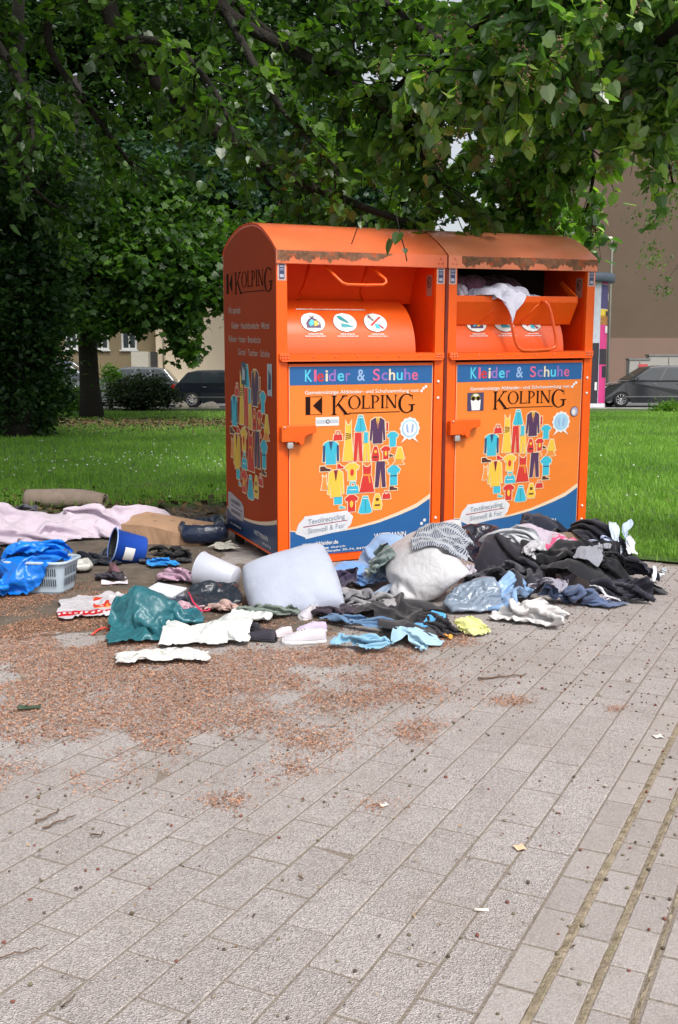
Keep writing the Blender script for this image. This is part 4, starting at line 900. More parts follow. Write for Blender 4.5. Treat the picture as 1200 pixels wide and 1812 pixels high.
def hit(px, py):
    d = ray(px, py); Ys = np.arange(4.3, 7.3, .01); P = np.array([0, 0, EYE]) + d[None] * (Ys / d[1])[:, None]; g = P[:, 2] - hz(P[:, 0], P[:, 1]); k = np.nonzero(g <= .004)[0]
    return P[k[0]] if len(k) else P[np.argmin(g)]
for s_ in SPECS:
    s_['heap'] = s_['group'] in (HP, GS)
    if not s_['heap']: continue
    x0, y0, x1, y1 = s_['box']; xm = (x0 + x1) / 2; hgt = y1 - y0
    f = hit(xm, y1 - .08 * hgt); b_ = hit(xm, y0 + .22 * hgt); c = (f + b_) / 2
    k = c[1] / FPX; s_['a'] = (x1 - x0) / 2 * k * 1.04; s_['b'] = min(max(.5 * (b_[1] - f[1]) * 1.1, .38 * s_['a'], .05), 1.1 * s_['a'] + .04); s_['c'] = c; s_['dz'] = max(0, b_[2] - f[2])
    s_['hb'] = s_['bump'] if s_['bump'] is not None else min(.045, .22 * s_['a'] + .01); s_['zt'] = s_['hb']

def ridge(u, v, th, fu, fv, seed, pw=1.3, o=2):
    c, sn = math.cos(th), math.sin(th); s_ = u * c + v * sn; t = -u * sn + v * c
    wx_ = .9 * (fbm(u + 5, v + 5, 1.6, 2, seed + 3) - .5); wy_ = .9 * (fbm(u + 9, v + 2, 1.6, 2, seed + 8) - .5)
    n = fbm((s_ + wx_) * fu + 20, (t + wy_) * fv + 20, 1.0, o, seed)
    return (1 - np.abs(2 * n - 1) * 1.7).clip(0, 1) ** pw
def drape(s):
    """a crumpled sheet laid over its support: irregular outline, long rounded folds, fine creases"""
    n = NG if s['a'] > .05 else 26; u = np.linspace(-1, 1, n); U_, V_ = np.meshgrid(u, u, indexing='ij'); sd = s['seed'] * 11 + 3; r = np.random.default_rng(sd)
    X = U_ * np.sqrt(1 - V_ ** 2 * .5); Y = V_ * np.sqrt(1 - U_ ** 2 * .5)
    t = np.arctan2(Y, X); ph = r.uniform(0, 6.28, 6); q = np.sqrt(X ** 2 + Y ** 2)
    sq = .16 * np.cos(4 * (t - ph[5])) if s['shape'] == 'rect' else 0
    RT = 1 + sq * .7 + .09 * np.sin(2 * t + ph[0]) + .10 * np.sin(3 * t + ph[1]) + .07 * np.sin(5 * t + ph[2]) + .04 * np.sin(9 * t + ph[3]) + .025 * np.sin(17 * t + ph[4])
    if s['shape'] == 'shirt': RT = RT + .22 * np.cos(3 * t + ph[0])
    X = X * RT; Y = Y * RT; a, b = s['a'], s['b']
    hb = s['hb'] if s['heap'] else max(.004, s['zt'] - .02)
    rq = np.clip((q * (1 + .10 * np.sin(2 * t + ph[1]))) ** 2, 0, 1)
    Z = hb * (1 - rq ** (s['power'] / 2)) ** .55 * (1 + .35 * (fbm(U_ + 3, V_ + 3, 1.4, 2, sd) - .5))
    if s['heap']:
        yw = -math.atan2(s['c'][0], s['c'][1]) + s['rot']; cc, ss_ = math.cos(yw), math.sin(yw)
        Z = Z + hz(s['c'][0] + X * a * cc - Y * b * ss_, s['c'][1] + X * a * ss_ + Y * b * cc) + (s['lift'] or 0) * (1 - q ** 2)
    P = np.stack([X * a, Y * b, Z], -1)
    def nrm(P):
        g0 = np.gradient(P, axis=0); g1 = np.gradient(P, axis=1); N = np.cross(g0, g1); return g0, g1, N / (np.linalg.norm(N, axis=-1, keepdims=True) + 1e-9)
    g0, g1, N = nrm(P)
    pl_ = s['rough'] < .5; th = r.uniform(-.6, .6) + (math.pi / 2 if r.random() < .35 else 0); k = np.clip(a / .14, .55, 2.2)
    fr = s['mk'].pop('freq', 1.0)
    h = .62 * ridge(U_, V_, th, 2.7 * k * fr, .85 * k * fr, sd, 1.1) + .30 * ridge(U_, V_, th + r.uniform(.5, 1.2), 4.6 * k * fr, 1.7 * k * fr, sd + 40, 1.2) + .16 * ridge(U_, V_, th - .7, 9 * k, 4.5 * k, sd + 80, 1.4)
    if pl_: h = .45 * ridge(U_, V_, th, 3.2 * k, 1.6 * k, sd, .8) + .38 * ridge(U_, V_, th + 1.1, 5.5 * k, 3.0 * k, sd + 40, .8) + .24 * ridge(U_, V_, th - .7, 11 * k, 7 * k, sd + 80, .9)
    amp = min(.052, .20 * min(a, b * 1.6) + .010) * s['amp'] * (1.0 if not pl_ else .95) * min(1, .35 + (s['zt'] / .07))
    ed = np.clip((q - .70) / .30, 0, 1); ed = ed * ed * (3 - 2 * ed)
    h = amp * (h - .12) * (1 - .62 * ed) 
    P = P + N * h[..., None] + np.array([0, 0, .004])
    du = np.gradient(h, axis=0); dv = np.gradient(h, axis=1)
    l0 = (g0 ** 2).sum(-1) + 1e-8; l1 = (g1 ** 2).sum(-1) + 1e-8
    sh_ = (g0 * (du / l0)[..., None] + g1 * (dv / l1)[..., None]); L = np.linalg.norm(sh_, axis=-1, keepdims=True); sh_ = sh_ / np.maximum(L, 1e-6) * np.tanh(L / 1.2) * amp * .42
    P = P - sh_
    P[..., 2] = np.maximum(P[..., 2], .003 + .004 * vnoise(U_ * 9 + 30, V_ * 9 + 30, 1, sd) * (1 if not s['heap'] else 1))
    return P, n
def cloth_mat(s):
    mk = dict(s['mk']); pat = mk.pop('pattern', None); pl_ = s['rough'] < .5
    m = mat(s['name'] + ' fabric', s['col'], s['rough'], .10 if not pl_ else .07, 9, bump=.35 if not pl_ else .6, bs=240 if not pl_ else 26, bdist=.002 if not pl_ else .014, sheen=0 if pl_ else .25, **mk)
    if not pl_:
        m.node_tree.nodes['Principled BSDF'].inputs['Specular IOR Level'].default_value = .2
    n = m.node_tree.nodes; l = m.node_tree.links; b = n['Principled BSDF']
    if pat:
        uv = n.new('ShaderNodeUVMap'); sp = n.new('ShaderNodeSeparateXYZ'); l.new(uv.outputs[0], sp.inputs[0])
        src = b.inputs['Base Color'].links[0].from_socket
        def math_(op, a_, b_):
            q = n.new('ShaderNodeMath'); q.operation = op
            for i, v in enumerate((a_, b_)):
                if isinstance(v, (int, float)): q.inputs[i].default_value = v
                elif v is not None: l.new(v, q.inputs[i])
            return q.outputs[0]
        def mixc(f, col, s2):
            q = n.new('ShaderNodeMix'); q.data_type = 'RGBA'; l.new(f, q.inputs['Factor']); l.new(s2, q.inputs['A']); q.inputs['B'].default_value = tuple(col) + (1,); return q.outputs['Result']
        if pat == 'stripe':
            st = math_('GREATER_THAN', math_('SINE', math_('MULTIPLY', sp.outputs[0], 190.), None), .05)
            bd = math_('GREATER_THAN', math_('SINE', math_('MULTIPLY', sp.outputs[1], 30.), None), -.35)
            src = mixc(math_('MULTIPLY', st, bd), srgb(58, 66, 88), src)
        if pat == 'grill':
            wv = n.new('ShaderNodeTexNoise'); wv.inputs['Scale'].default_value = 4.5; l.new(uv.outputs[0], wv.inputs['Vector'])
            fl = math_('GREATER_THAN', wv.outputs['Fac'], .50)
            inr = math_('MULTIPLY', math_('MULTIPLY', math_('GREATER_THAN', sp.outputs[0], .36), math_('GREATER_THAN', sp.outputs[1], .36)), math_('LESS_THAN', sp.outputs[1], .82))
            src = mixc(math_('MULTIPLY', inr, fl), srgb(214, 60, 30), src)
            src = mixc(math_('MULTIPLY', inr, math_('GREATER_THAN', wv.outputs['Fac'], .60)), srgb(246, 150, 60), src)
            band = math_('MULTIPLY', math_('LESS_THAN', sp.outputs[1], .27), math_('GREATER_THAN', sp.outputs[1], .10))
            src = mixc(band, srgb(196, 22, 34), src)
            br = n.new('ShaderNodeTexBrick'); 
            lt = math_('MULTIPLY', math_('MULTIPLY', math_('LESS_THAN', sp.outputs[1], .215), math_('GREATER_THAN', sp.outputs[1], .155)), math_('GREATER_THAN', math_('SINE', math_('MULTIPLY', sp.outputs[0], 110.), None), -.1))
            src = mixc(lt, (.8, .75, .75), src)
        if pat == 'blot':
            wv = n.new('ShaderNodeTexNoise'); wv.inputs['Scale'].default_value = 7; wv.inputs['Detail'].default_value = 5; l.new(uv.outputs[0], wv.inputs['Vector'])
            src = mixc(math_('GREATER_THAN', wv.outputs['Fac'], .63), srgb(150, 156, 138), src)
            src = mixc(math_('GREATER_THAN', wv.outputs['Fac'], .70), srgb(170, 96, 90), src)
        l.new(src, b.inputs['Base Color'])
    # plastic and thin cloth let some light through from behind
    return m
# ---- real cloth simulation: each piece is dropped on the heap, in rounds, and frozen
HH = np.maximum(HFULL * 1.10 - .03, 0)          # the hidden core that the pieces lie on
for px_, Y_, ax_, ay_, z_ in ((712, 6.55, .13, .11, .29), (900, 6.45, .13, .16, .27), (945, 6.62, .20, .18, .30), (1010, 6.72, .18, .18, .33), (1085, 6.42, .20, .24, .345), (1125, 6.3, .13, .24, .27), (860, 6.25, .12, .18, .24), (775, 6.05, .24, .2, .27), (700, 6.35, .12, .1, .20)):
    c_ = at(px_, 900, Y_); q = np.clip(((_hx - c_[0]) / ax_) ** 2 + ((_hy - Y_) / ay_) ** 2, 0, 1); HH = np.maximum(HH, z_ * (1 - q ** 1.4) ** .6)
_tb = gnd(262, 1118); q = np.clip(((_hx - _tb[0] + .015) / .13) ** 2 + ((_hy - _tb[1] - .06) / .085) ** 2, 0, 1); HH = np.maximum(HH, .185 * (1 + .5 * (fbm(_hx, _hy, 14, 2, 5) - .5)) * (1 - q ** 1.2) ** .8)
for cx_, cy_, ax_, ay_, z_ in ((-2.75, 7.72, .8, .28, .19), (-1.95, 7.80, .34, .30, .16), (-1.58, 7.98, .30, .26, .22)):   # the folded bulk of the duvet
    q = np.clip(((_hx - cx_) / ax_) ** 2 + ((_hy - cy_) / ay_) ** 2, 0, 1); HH = np.maximum(HH, z_ * (1 - q ** 1.5) ** .7)
bsk = gnd(67, 1054); bmask = (np.abs(_hx - bsk[0]) < .17) & (np.abs(_hy - bsk[1] - .10) < .13); HH = np.where(bmask, .185, HH)
HH = np.maximum(HH, .013 * (_hx < .3))
def grid_mesh(n, m):
    gi = np.arange(n * m).reshape(n, m); return np.stack([gi[:-1, :-1], gi[1:, :-1], gi[1:, 1:], gi[:-1, 1:]], -1).reshape(-1, 4)
def make_piece(s):
    r = random.Random(s['seed'] * 13 + 5); a, b = s['a'], s['b']; kind = s['kind']; dz = s.get('dz', 0)
    if kind == 'bag':
        n = 26; u = np.linspace(-1, 1, n); A, B = np.meshgrid(u, u, indexing='ij'); w_, l_ = a * 1.02, (b * .95 + s['full'] * .55)
        rr_ = .86 + .14 * (np.abs(A) < .75) * 1.0
        X = A * w_ * (1 - .10 * B ** 2); Y = B * l_ * (1 - .08 * A ** 2); D_ = (1 - A ** 4) * (1 - B ** 4); T_ = s['full'] * .42 * np.sqrt(np.clip(D_, 0, 1))
        jit = .02 * (fbm(A + 4, B + 4, 4, 3, s['seed']) - .5)
        top = np.stack([X, Y, T_ + jit], -1); bot = np.stack([X, Y, -T_ + jit], -1); gi = np.arange(n * n).reshape(n, n); gb = gi.copy() + n * n
        edge = np.zeros((n, n), bool); edge[0] = edge[-1] = edge[:, 0] = edge[:, -1] = True; gb[edge] = gi[edge]
        F = np.concatenate([np.stack([gi[:-1, :-1], gi[1:, :-1], gi[1:, 1:], gi[:-1, 1:]], -1).reshape(-1, 4), np.stack([gb[:-1, :-1], gb[:-1, 1:], gb[1:, 1:], gb[1:, :-1]], -1).reshape(-1, 4)])
        V = np.concatenate([top.reshape(-1, 3), bot.reshape(-1, 3)]); used = np.unique(F); rm = np.full(len(V), -1); rm[used] = np.arange(len(used)); V = V[used]; F = rm[F]
        uv = np.concatenate([np.stack([A, B], -1).reshape(-1, 2)] * 2)[used] * .5 + .5; tilt = s['mk'].pop('tilt', .15) 
    else:
        n = 34 if a > .12 else (26 if a > .05 else 16); u = np.linspace(-1, 1, n); A, B = np.meshgrid(u, u, indexing='ij')
        if kind == 'flat': w_, l_, tilt = a * 1.04, b * 1.05, .03
        elif kind == 'drape': w_, l_, tilt = a * 1.22, (math.hypot(b, dz / 2)) * 1.6, .45
        elif kind == 'sheet': w_, l_, tilt = a * 1.06, b * 1.15, .12
        else: w_, l_, tilt = a * 1.18, max(a * .9, (math.hypot(b, dz / 2)) * 1.55 + .03), r.uniform(.95, 1.35)
        keep = np.ones((n, n), bool)
        if s['shape'] == 'shirt': keep = (np.abs(A) < .52) | (B > .35)
        elif s['cat'] in ('trousers', 'jeans', 'leggings'): keep = (B > .3) | (np.abs(A) > .09)
        elif s['cat'] in ('shirt', 'jacket', 'coat', 'top', 'blouse', 'jumper') and s['seed'] % 2: keep = (np.abs(A) < .58) | (B > .30)
        elif kind in ('sheet', 'flat'): keep = (A + .6 * B < 1.15) & (-A * .5 + B < 1.25 + .1 * np.sin(A * 9)) & (np.abs(B) < .96 + .06 * np.sin(A * 7 + 1))
        elif s['seed'] % 3 == 0 and kind != 'flat': keep = A ** 2 + B ** 2 < 1.25
        ph = r.uniform(0, 6); nz_ = (.035 * np.sin(A * 4.2 + ph) + .03 * np.sin(B * 3.7 + 2 * ph) + .02 * np.sin(A * 9 + B * 7 + ph) + .03 * (fbm(A + 4, B + 4, 2.5, 3, s['seed']) - .5)) * min(3 if kind == 'drape' else 1, a / .16) * (.7 if kind == 'flat' else 1)
        F = grid_mesh(n, n); kf = keep.ravel()[F].all(1); F = F[kf]; used = np.unique(F); rm = np.full(n * n, -1); rm[used] = np.arange(len(used)); F = rm[F]
        V = np.stack([A * w_, B * l_, nz_], -1).reshape(-1, 3)[used]; uv = (np.stack([A, B], -1).reshape(-1, 2) * .5 + .5)[used]
    ca, sa = math.cos(tilt), math.sin(tilt); V = np.stack([V[:, 0], V[:, 1] * ca - V[:, 2] * sa, V[:, 1] * sa + V[:, 2] * ca], 1)
    tb = s['mk'].pop('roll', r.uniform(-.35, .35) if kind == 'drop' else 0.0); ca, sa = math.cos(tb), math.sin(tb); V = np.stack([V[:, 0] * ca + V[:, 2] * sa, V[:, 1], -V[:, 0] * sa + V[:, 2] * ca], 1)
    yw = -math.atan2(s['c'][0], s['c'][1]) + s['rot'] + (r.uniform(-.35, .35) if kind == 'drop' else 0); ca, sa = math.cos(yw), math.sin(yw); V = np.stack([V[:, 0] * ca - V[:, 1] * sa, V[:, 0] * sa + V[:, 1] * ca, V[:, 2]], 1)
    V[:, 0] += s['c'][0]; V[:, 1] += s['c'][1]
    V[:, 2] += -np.min(V[:, 2] - hz(V[:, 0], V[:, 1])) + .015 + (s['lift'] or 0)
    return V, F, uv
def simulate(batch, frames):
    global HH
    for s in batch:
        if s['group'] == GS: x0, y0, x1, y1 = s['box']; s['c'] = hit((x0 + x1) / 2, y1 + 10); s['a'] *= .75; s['b'] *= .75
    gx, gy = _hx, _hy; col = np_mesh('col', np.stack([gx, gy, HH], -1).reshape(-1, 3), grid_mesh(HNX, HNY)); co_ = bpy.data.objects.new('col', col); sc.collection.objects.link(co_)
    co_.modifiers.new('c', 'COLLISION'); co_.collision.cloth_friction = 40; co_.collision.thickness_outer = .005; co_.collision.use_culling = False
    wl = MB(); wl.box(0, CW * 2 + CG, -.035, 1.0, -.2, 1.2); wo_ = wl.build('wallcol', []); wo_.matrix_world = Matrix.Translation(CO) @ CM; wo_.modifiers.new('c', 'COLLISION'); wo_.collision.cloth_friction = 5
    obs = []
    for s in batch:
        V, F, uv = make_piece(s); me = np_mesh('piece', V, F, uv=uv); o = bpy.data.objects.new('piece', me); sc.collection.objects.link(o)
        c = o.modifiers.new('cl', 'CLOTH'); t = c.settings; pl_ = s['rough'] < .5
        t.quality = 4; t.mass = .25; t.tension_stiffness = t.compression_stiffness = 12 if not pl_ else 25; t.shear_stiffness = 4 if not pl_ else 12; t.bending_stiffness = (.12 if s['a'] < .12 else .3) * (1.6 if s['kind'] == 'sheet' else 1) * (3.0 if pl_ else 1) * s['mk'].pop('stiff', 1); t.bending_damping = .6; t.air_damping = 1.6
        q = c.collision_settings; q.use_self_collision = s['kind'] != 'flat'; cell = 2 * s['a'] / 26; q.self_distance_min = min(.007, cell * .5); q.distance_min = .007; q.collision_quality = 2; q.self_friction = 8
        if s['kind'] == 'bag': t.use_pressure = True; t.uniform_pressure_force = s['mk'].pop('pressure', 2.5); t.shrink_min = s['mk'].pop('shrink', -.04); q.collision_quality = 2
        c.point_cache.frame_start = 1; c.point_cache.frame_end = frames + 2; obs.append(o)
    for f in range(1, frames + 1): sc.frame_set(f)
    dg = bpy.context.evaluated_depsgraph_get()
    for s, o in zip(batch, obs):
        me = bpy.data.meshes.new_from_object(o.evaluated_get(dg)); co = np.zeros(len(me.vertices) * 3, np.float32); me.vertices.foreach_get('co', co); co = co.reshape(-1, 3)
        if not np.isfinite(co).all() or np.abs(co).max() > 60: print('BAD', s['label']); co = np.nan_to_num(co)
        co[:, 2] = np.maximum(co[:, 2], .0035)
        # add the piece to the height field for the next round
        i = np.round((co[:, 0] - HX0) / HS).astype(int); j = np.round((co[:, 1] - HY0) / HS).astype(int); k = (i > 0) & (j > 0) & (i < HNX - 1) & (j < HNY - 1)
        np.maximum.at(HH, (i[k], j[k]), co[k, 2])
        org = np.array([s['c'][0], s['c'][1], max(0.0, float(co[:, 2].min()) - .003)]); me.vertices.foreach_set('co', (co - org).ravel().astype(np.float32)); me.update()
        fo = link(s['name'], me, cloth_mat(s), smooth=True); S(fo, 1); fo.location = org; tag(fo, s['label'], s['cat'], s['group']); s['obj'] = fo
        m0 = o.data; bpy.data.objects.remove(o); bpy.data.meshes.remove(m0)
    for o in (co_, wo_): bpy.data.objects.remove(o)
    sc.frame_set(1)
_t0 = __import__('time').time()
rounds = [[], [], [], []]
for s in SPECS:
    if s['group'] == GI: continue
    lab = s['label']; s['full'] = max(s['zt'], s.get('hb', 0)) if not s['heap'] else .12
    if 'kind' in s['mk']: s['kind'] = s['mk'].pop('kind')
    elif s['bend'] == 1 and s['rough'] < .5: s['kind'] = 'sheet'
    elif s['cat'] in ('plastic bag', 'sack') and s['a'] > .07: s['kind'] = 'bag'
    else: s['kind'] = 'drop'
    if s['cat'] == 'duvet': s['kind'] = 'drape'
    if s['kind'] == 'flat' and s['box']:
        x0, y0, x1, y1 = s['box']; f_ = gnd((x0 + x1) / 2, y1 - 3); b2 = gnd((x0 + x1) / 2, y0 + 8, .04); s['c'] = np.array([(f_[0] + b2[0]) / 2, (f_[1] + b2[1]) / 2, 0]); s['b'] = (b2[1] - f_[1]) / 2; s['a'] = (x1 - x0) / 2 * s['c'][1] / FPX
    rounds[s['mk'].pop('rnd', 3 if s['group'] == GS else (0 if s['c'][1] > 6.25 else (1 if s['c'][1] > 5.75 else 2)) if s['group'] == HP else (2 if s['c'][1] < 4.95 else 0))].append(s)
for k, b_ in enumerate(rounds): simulate(b_, (34, 36, 42, 30)[k])
print('cloth simulation', round(__import__('time').time() - _t0, 1), 's', len(SPECS), 'pieces')
for s in SPECS:
    if s['group'] != GI: continue
    P, n = drape(s); V = P.reshape(-1, 3); uv = np.stack(np.meshgrid(np.linspace(0, 1, n), np.linspace(0, 1, n), indexing='ij'), -1).reshape(-1, 2)
    o = link(s['name'], np_mesh(s['name'], V, grid_mesh(n, n), uv=uv), cloth_mat(s), smooth=True); S(o, 1)
    o.location = (s['c'][0], s['c'][1], s['z0']); o.rotation_euler = (0, 0, -math.atan2(s['c'][0], s['c'][1]) + s['rot']); tag(o, s['label'], s['cat'], s['group'])
# ------------------------------------------------------------------ solid things among the clothes
def wrinkle_mesh(name, fn, nu, nv, mats, parent=None, sub=1):
    V = [fn(2 * math.pi * i / nu, -math.pi / 2 + math.pi * j / nv) for j in range(nv + 1) for i in range(nu)]
    F = [(j * nu + i, j * nu + (i + 1) % nu, (j + 1) * nu + (i + 1) % nu, (j + 1) * nu + i) for j in range(nv) for i in range(nu)]
    me = np_mesh(name, V, F); o = link(name, me, mats, parent, smooth=True); return S(o, sub) if sub else o
# pillow: plump, with pinched corners and a gathered seam
pw = gnd(515, 1086); pc = Vector((pw[0], pw[1] + .13, .0))
def pil(u, v):
    c, s_ = math.cos(u), math.sin(u); e = .50
    sx = math.copysign(abs(c) ** e, c); sy = math.copysign(abs(s_) ** e, s_); cv = math.cos(v) ** .55; sv = math.sin(v)
    X = .25 * sx * cv; tw = .94 + .08 * (sx * cv) ; Y = .155 * sy * cv * tw; th = .105 * (1 - .6 * abs(sx * cv) ** 3.2) * (1 - .45 * abs(sy * cv) ** 2.4) * (.85 + .2 * sx * cv)
    Z = th * math.copysign(abs(sv) ** .8, sv)
    w_ = float(fbm(np.array(X + 3), np.array(Y * .6 + Z * .5 + 3), 9, 3, 4)) - .5
    g_ = (abs(math.sin(26 * X + 5 * Y + 7 * w_)) - .6) * .016 * (abs(Y) / .155) ** 1.2 + (abs(math.sin(40 * Y + 8 * X + 6 * w_)) - .6) * .010 * (abs(X) / .25) ** 2
    crease = -.012 * math.exp(-((Y + .06 + .25 * (X + .1) ** 2) / .012) ** 2) * (sv > 0)
    return (X, Y + .02 * w_, Z + (w_ * .05 + g_ + crease) * (1 if sv > -.3 else .2))
for q_ in SPECS:
    if q_['cat'] == 'pillow': po = q_['obj']
po.data.materials.clear(); po.data.materials.append(mat('pillow cotton', srgb(184, 190, 208), .85, .05, 6, bump=.5, bs=7, bdist=.035, sheen=.2))
me = po.data; co = np.zeros(len(me.vertices) * 3, np.float32); me.vertices.foreach_get('co', co); co = co.reshape(-1, 3); co -= (co.max(0) + co.min(0)) / 2; me.vertices.foreach_set('co', co.ravel()); me.update(); print('pillow size', co.max(0) * 2)
co *= np.array([.92, .88, .92], np.float32); me.vertices.foreach_set('co', co.ravel()); me.update(); po.location = (pc.x + .0, pc.y, .118); po.rotation_euler = (R(44), R(-17), R(8))

# laundry basket
bk = gnd(67, 1054); broot = empty('laundry_basket', (bk[0], bk[1] + .10, 0), R(-8)); tag(broot, 'pale blue grey plastic laundry basket under the blue plastic sheet', 'laundry basket')
mb_ = mat('basket plastic', srgb(176, 192, 206), .35, .04, 5)
def rr2(w_, h_, r_, n=6):
    o = []
    for cx, cy, a0 in ((w_ - r_, h_ - r_, 0), (-w_ + r_, h_ - r_, 90), (-w_ + r_, -h_ + r_, 180), (w_ - r_, -h_ + r_, 270)):
        for k in range(n + 1): a = R(a0 + 90 * k / n); o.append((cx + r_ * math.cos(a), cy + r_ * math.sin(a)))
    return o
b = MB(); H_ = .175
lev = [(.0, .150, .105, .05), (.012, .158, .112, .055), (.05, .162, .116, .055), (.10, .168, .122, .055), (.145, .174, .127, .055), (H_, .178, .131, .055)]
rings = [[(x, y, z) for x, y in rr2(w_, h_, r_)] for z, w_, h_, r_ in lev]; nr = len(rings[0])
V = [p for q in rings for p in q]; F = []
for j in range(len(lev) - 1):
    for i in range(nr): F.append((j * nr + i, j * nr + (i + 1) % nr, (j + 1) * nr + (i + 1) % nr, (j + 1) * nr + i))
F.append(tuple(range(nr))); b.add(V, F, 0, False)
bo = b.build('basket_wall', mb_, broot); sd_ = bo.modifiers.new('t', 'SOLIDIFY'); sd_.thickness = .004
r_ = MB(); out_ = [(x, y, H_) for x, y in rr2(.185, .138, .06)]; r_.tube(out_, .009, 8, closed=True); r_.build('rim', mb_, broot)
sl = MB(); sl9 = MB()   # slots: dark patches on the wall, painted in place of shaded openings
for row, z0 in enumerate((.045, .102)):
    for k in range(8):
        x = .148 - .0; 
        xx = -.0 + .040 + k * .0125 - .0; 
        for side in (-1,):
            yy = -(.116 + (z0 / H_) * .015) - .0015
            sl.add([(xx, yy - .002, z0), (xx + .0065, yy - .002, z0), (xx + .0065, yy - .0045, z0 + .042), (xx, yy - .0045, z0 + .042)], [(0, 1, 2, 3)])
        yy = -.09 + k * .022; xw = .1625 + (z0 / H_) * .014
        sl9.add([(xw + .001, yy, z0), (xw + .001, yy + .010, z0), (xw + .0035, yy + .010, z0 + .042), (xw + .0035, yy, z0 + .042)], [(0, 1, 2, 3)])
sl.build('slot_panel', mat('slot dark', (.05, .06, .08), .8), broot); sl9.build('slot_panel', mat('slot dark', (.05, .06, .08), .8), broot)
f_ = MB()
for x, y in ((-.09, -.075), (.09, -.075), (.09, .075), (-.09, .075)): f_.lathe([(.0, -.012), (.028, -.012), (.032, .004), (.0, .006)], 16, 0, Matrix.Translation((x, y, 0)))
f_.build('foot', mb_, broot); broot.location.z = .012

# cardboard box, half collapsed
cb = gnd(300, 966); cr = empty('cardboard_box', (cb[0] - .02, cb[1] + .2, 0), R(-14)); tag(cr, 'collapsed brown cardboard box between the duvet and the navy bin bag', 'cardboard box')
mc = mat('cardboard', srgb(176, 140, 112), .85, .1, 6, stain=srgb(120, 90, 70), ss=5, sa=.5, bump=.2, bs=30)
b = MB(); nx, ny = 12, 8; 
def topz(u, v): return .10 + .045 * (1 - u) + .012 * math.sin(3 * u + 2 * v) - .028 * math.exp(-((u - .75) ** 2 + (v - .1) ** 2) * 14) + .03 * v
V = [(-.30 + .60 * i / nx + .02 * math.sin(j), -.20 + .40 * j / ny, topz(i / nx, j / ny)) for j in range(ny + 1) for i in range(nx + 1)]
b.add(V, [(j * (nx + 1) + i, j * (nx + 1) + i + 1, (j + 1) * (nx + 1) + i + 1, (j + 1) * (nx + 1) + i) for j in range(ny) for i in range(nx)])
b.build('lid', mc, cr)
b = MB()
for j0, s_ in ((0, -1), (ny, 1)):
    tp = [V[j0 * (nx + 1) + i] for i in range(nx + 1)]; bt = [(p[0] * .97, p[1] * .97 + .008 * math.sin(i * 1.3), .0) for i, p in enumerate(tp)]
    b.add(tp + bt, [(i, i + 1, nx + 2 + i, nx + 1 + i) for i in range(nx)])
for i0 in (0, nx):
    tp = [V[j * (nx + 1) + i0] for j in range(ny + 1)]; bt = [(p[0] * .97, p[1] * .97, .0) for p in tp]
    b.add(tp + bt, [(i, i + 1, ny + 2 + i, ny + 1 + i) for i in range(ny)])
b.build('side_wall', mc, cr)
b = MB()
for (x, y) in ((-.12, -.06), (-.02, .03), (.08, -.1), (.14, .05), (.2, -.02), (-.2, .08)):
    z = topz((x + .3) / .6, (y + .2) / .4) + .003; b.add([(x, y, z), (x + .04, y + .004, z), (x + .035, y + .012, z + .001), (x + .01, y + .01, z + .001)], [(0, 1, 2, 3)])
b.build('printed_mark', mat('box print', srgb(110, 76, 58), .8), cr)

# rolled carpet
a0 = np.array(gnd(48, 905)); rl = empty('rolled_carpet', (a0[0] + .32, a0[1] + .12, 0), R(-6)); tag(rl, 'beige rolled up carpet lying behind the pink duvet', 'carpet')
b = MB(); N_ = 64; V = []; F = []
for i in range(25):
    x = -.36 + .72 * i / 24
    for k in range(N_):
        t = k / (N_ - 1); a = t * 2 * math.pi * 2.1; rad = .095 - .05 * (1 - t) + .004 * math.sin(9 * x + a)
        rad *= 1 - .25 * max(0, (x - .1) / .3) ** 2
        V.append((x, rad * math.cos(a) * 1.25, .10 * (1 - .3 * max(0, (x - .1) / .3) ** 2) + rad * math.sin(a)))
for i in range(24):
    for k in range(N_ - 1): F.append((i * N_ + k, (i + 1) * N_ + k, (i + 1) * N_ + k + 1, i * N_ + k + 1))
b.add(V, F, 0, True); o = b.build('carpet_roll', mat('carpet', srgb(150, 134, 122), .95, .15, 12, bump=.6, bs=150), rl); q = o.modifiers.new('t', 'SOLIDIFY'); q.thickness = .012

# blue bucket lying on its side with its dark inside to the left
p = gnd(228, 1003); bu = empty('bucket', (p[0] - .02, p[1] + .11, .105)); tag(bu, 'blue plastic bucket with white label tipped over beside the cardboard box', 'bucket')
bu.rotation_euler = (R(0), R(-76), R(24))
b = MB(); b.lathe([(.0, -.10), (.085, -.10), (.088, -.095), (.106, .10), (.110, .10), (.112, .106), (.104, .106), (.084, -.088), (.0, -.088)][::-1], 40); 
b.build('bucket_wall', [mat('bucket blue', srgb(34, 78, 176), .35, .05, 5)], bu)
b = MB(); b.lathe([(.0, .07), (.098, .08), (.104, .104), (.0985, .1045)], 40); b.build('liner', mat('liner black', (.012, .012, .015), .7), bu)
b = MB(); b.tube([(.113 * math.cos(a * .157), .113 * math.sin(a * .157), .104) for a in range(40)], .004, 6, closed=True); b.build('rim', mat('rim pale blue', srgb(150, 178, 226), .4), bu)
b = MB()
for k in range(-4, 4):
    a = k * .11 - 1.9; a2 = a + .11
    b.add([(.1012 * math.cos(a), .1012 * math.sin(a), -.02), (.1012 * math.cos(a2), .1012 * math.sin(a2), -.02), (.1065 * math.cos(a2), .1065 * math.sin(a2), .045), (.1065 * math.cos(a), .1065 * math.sin(a), .045)], [(0, 1, 2, 3)])
b.build('label', m_wht, bu)

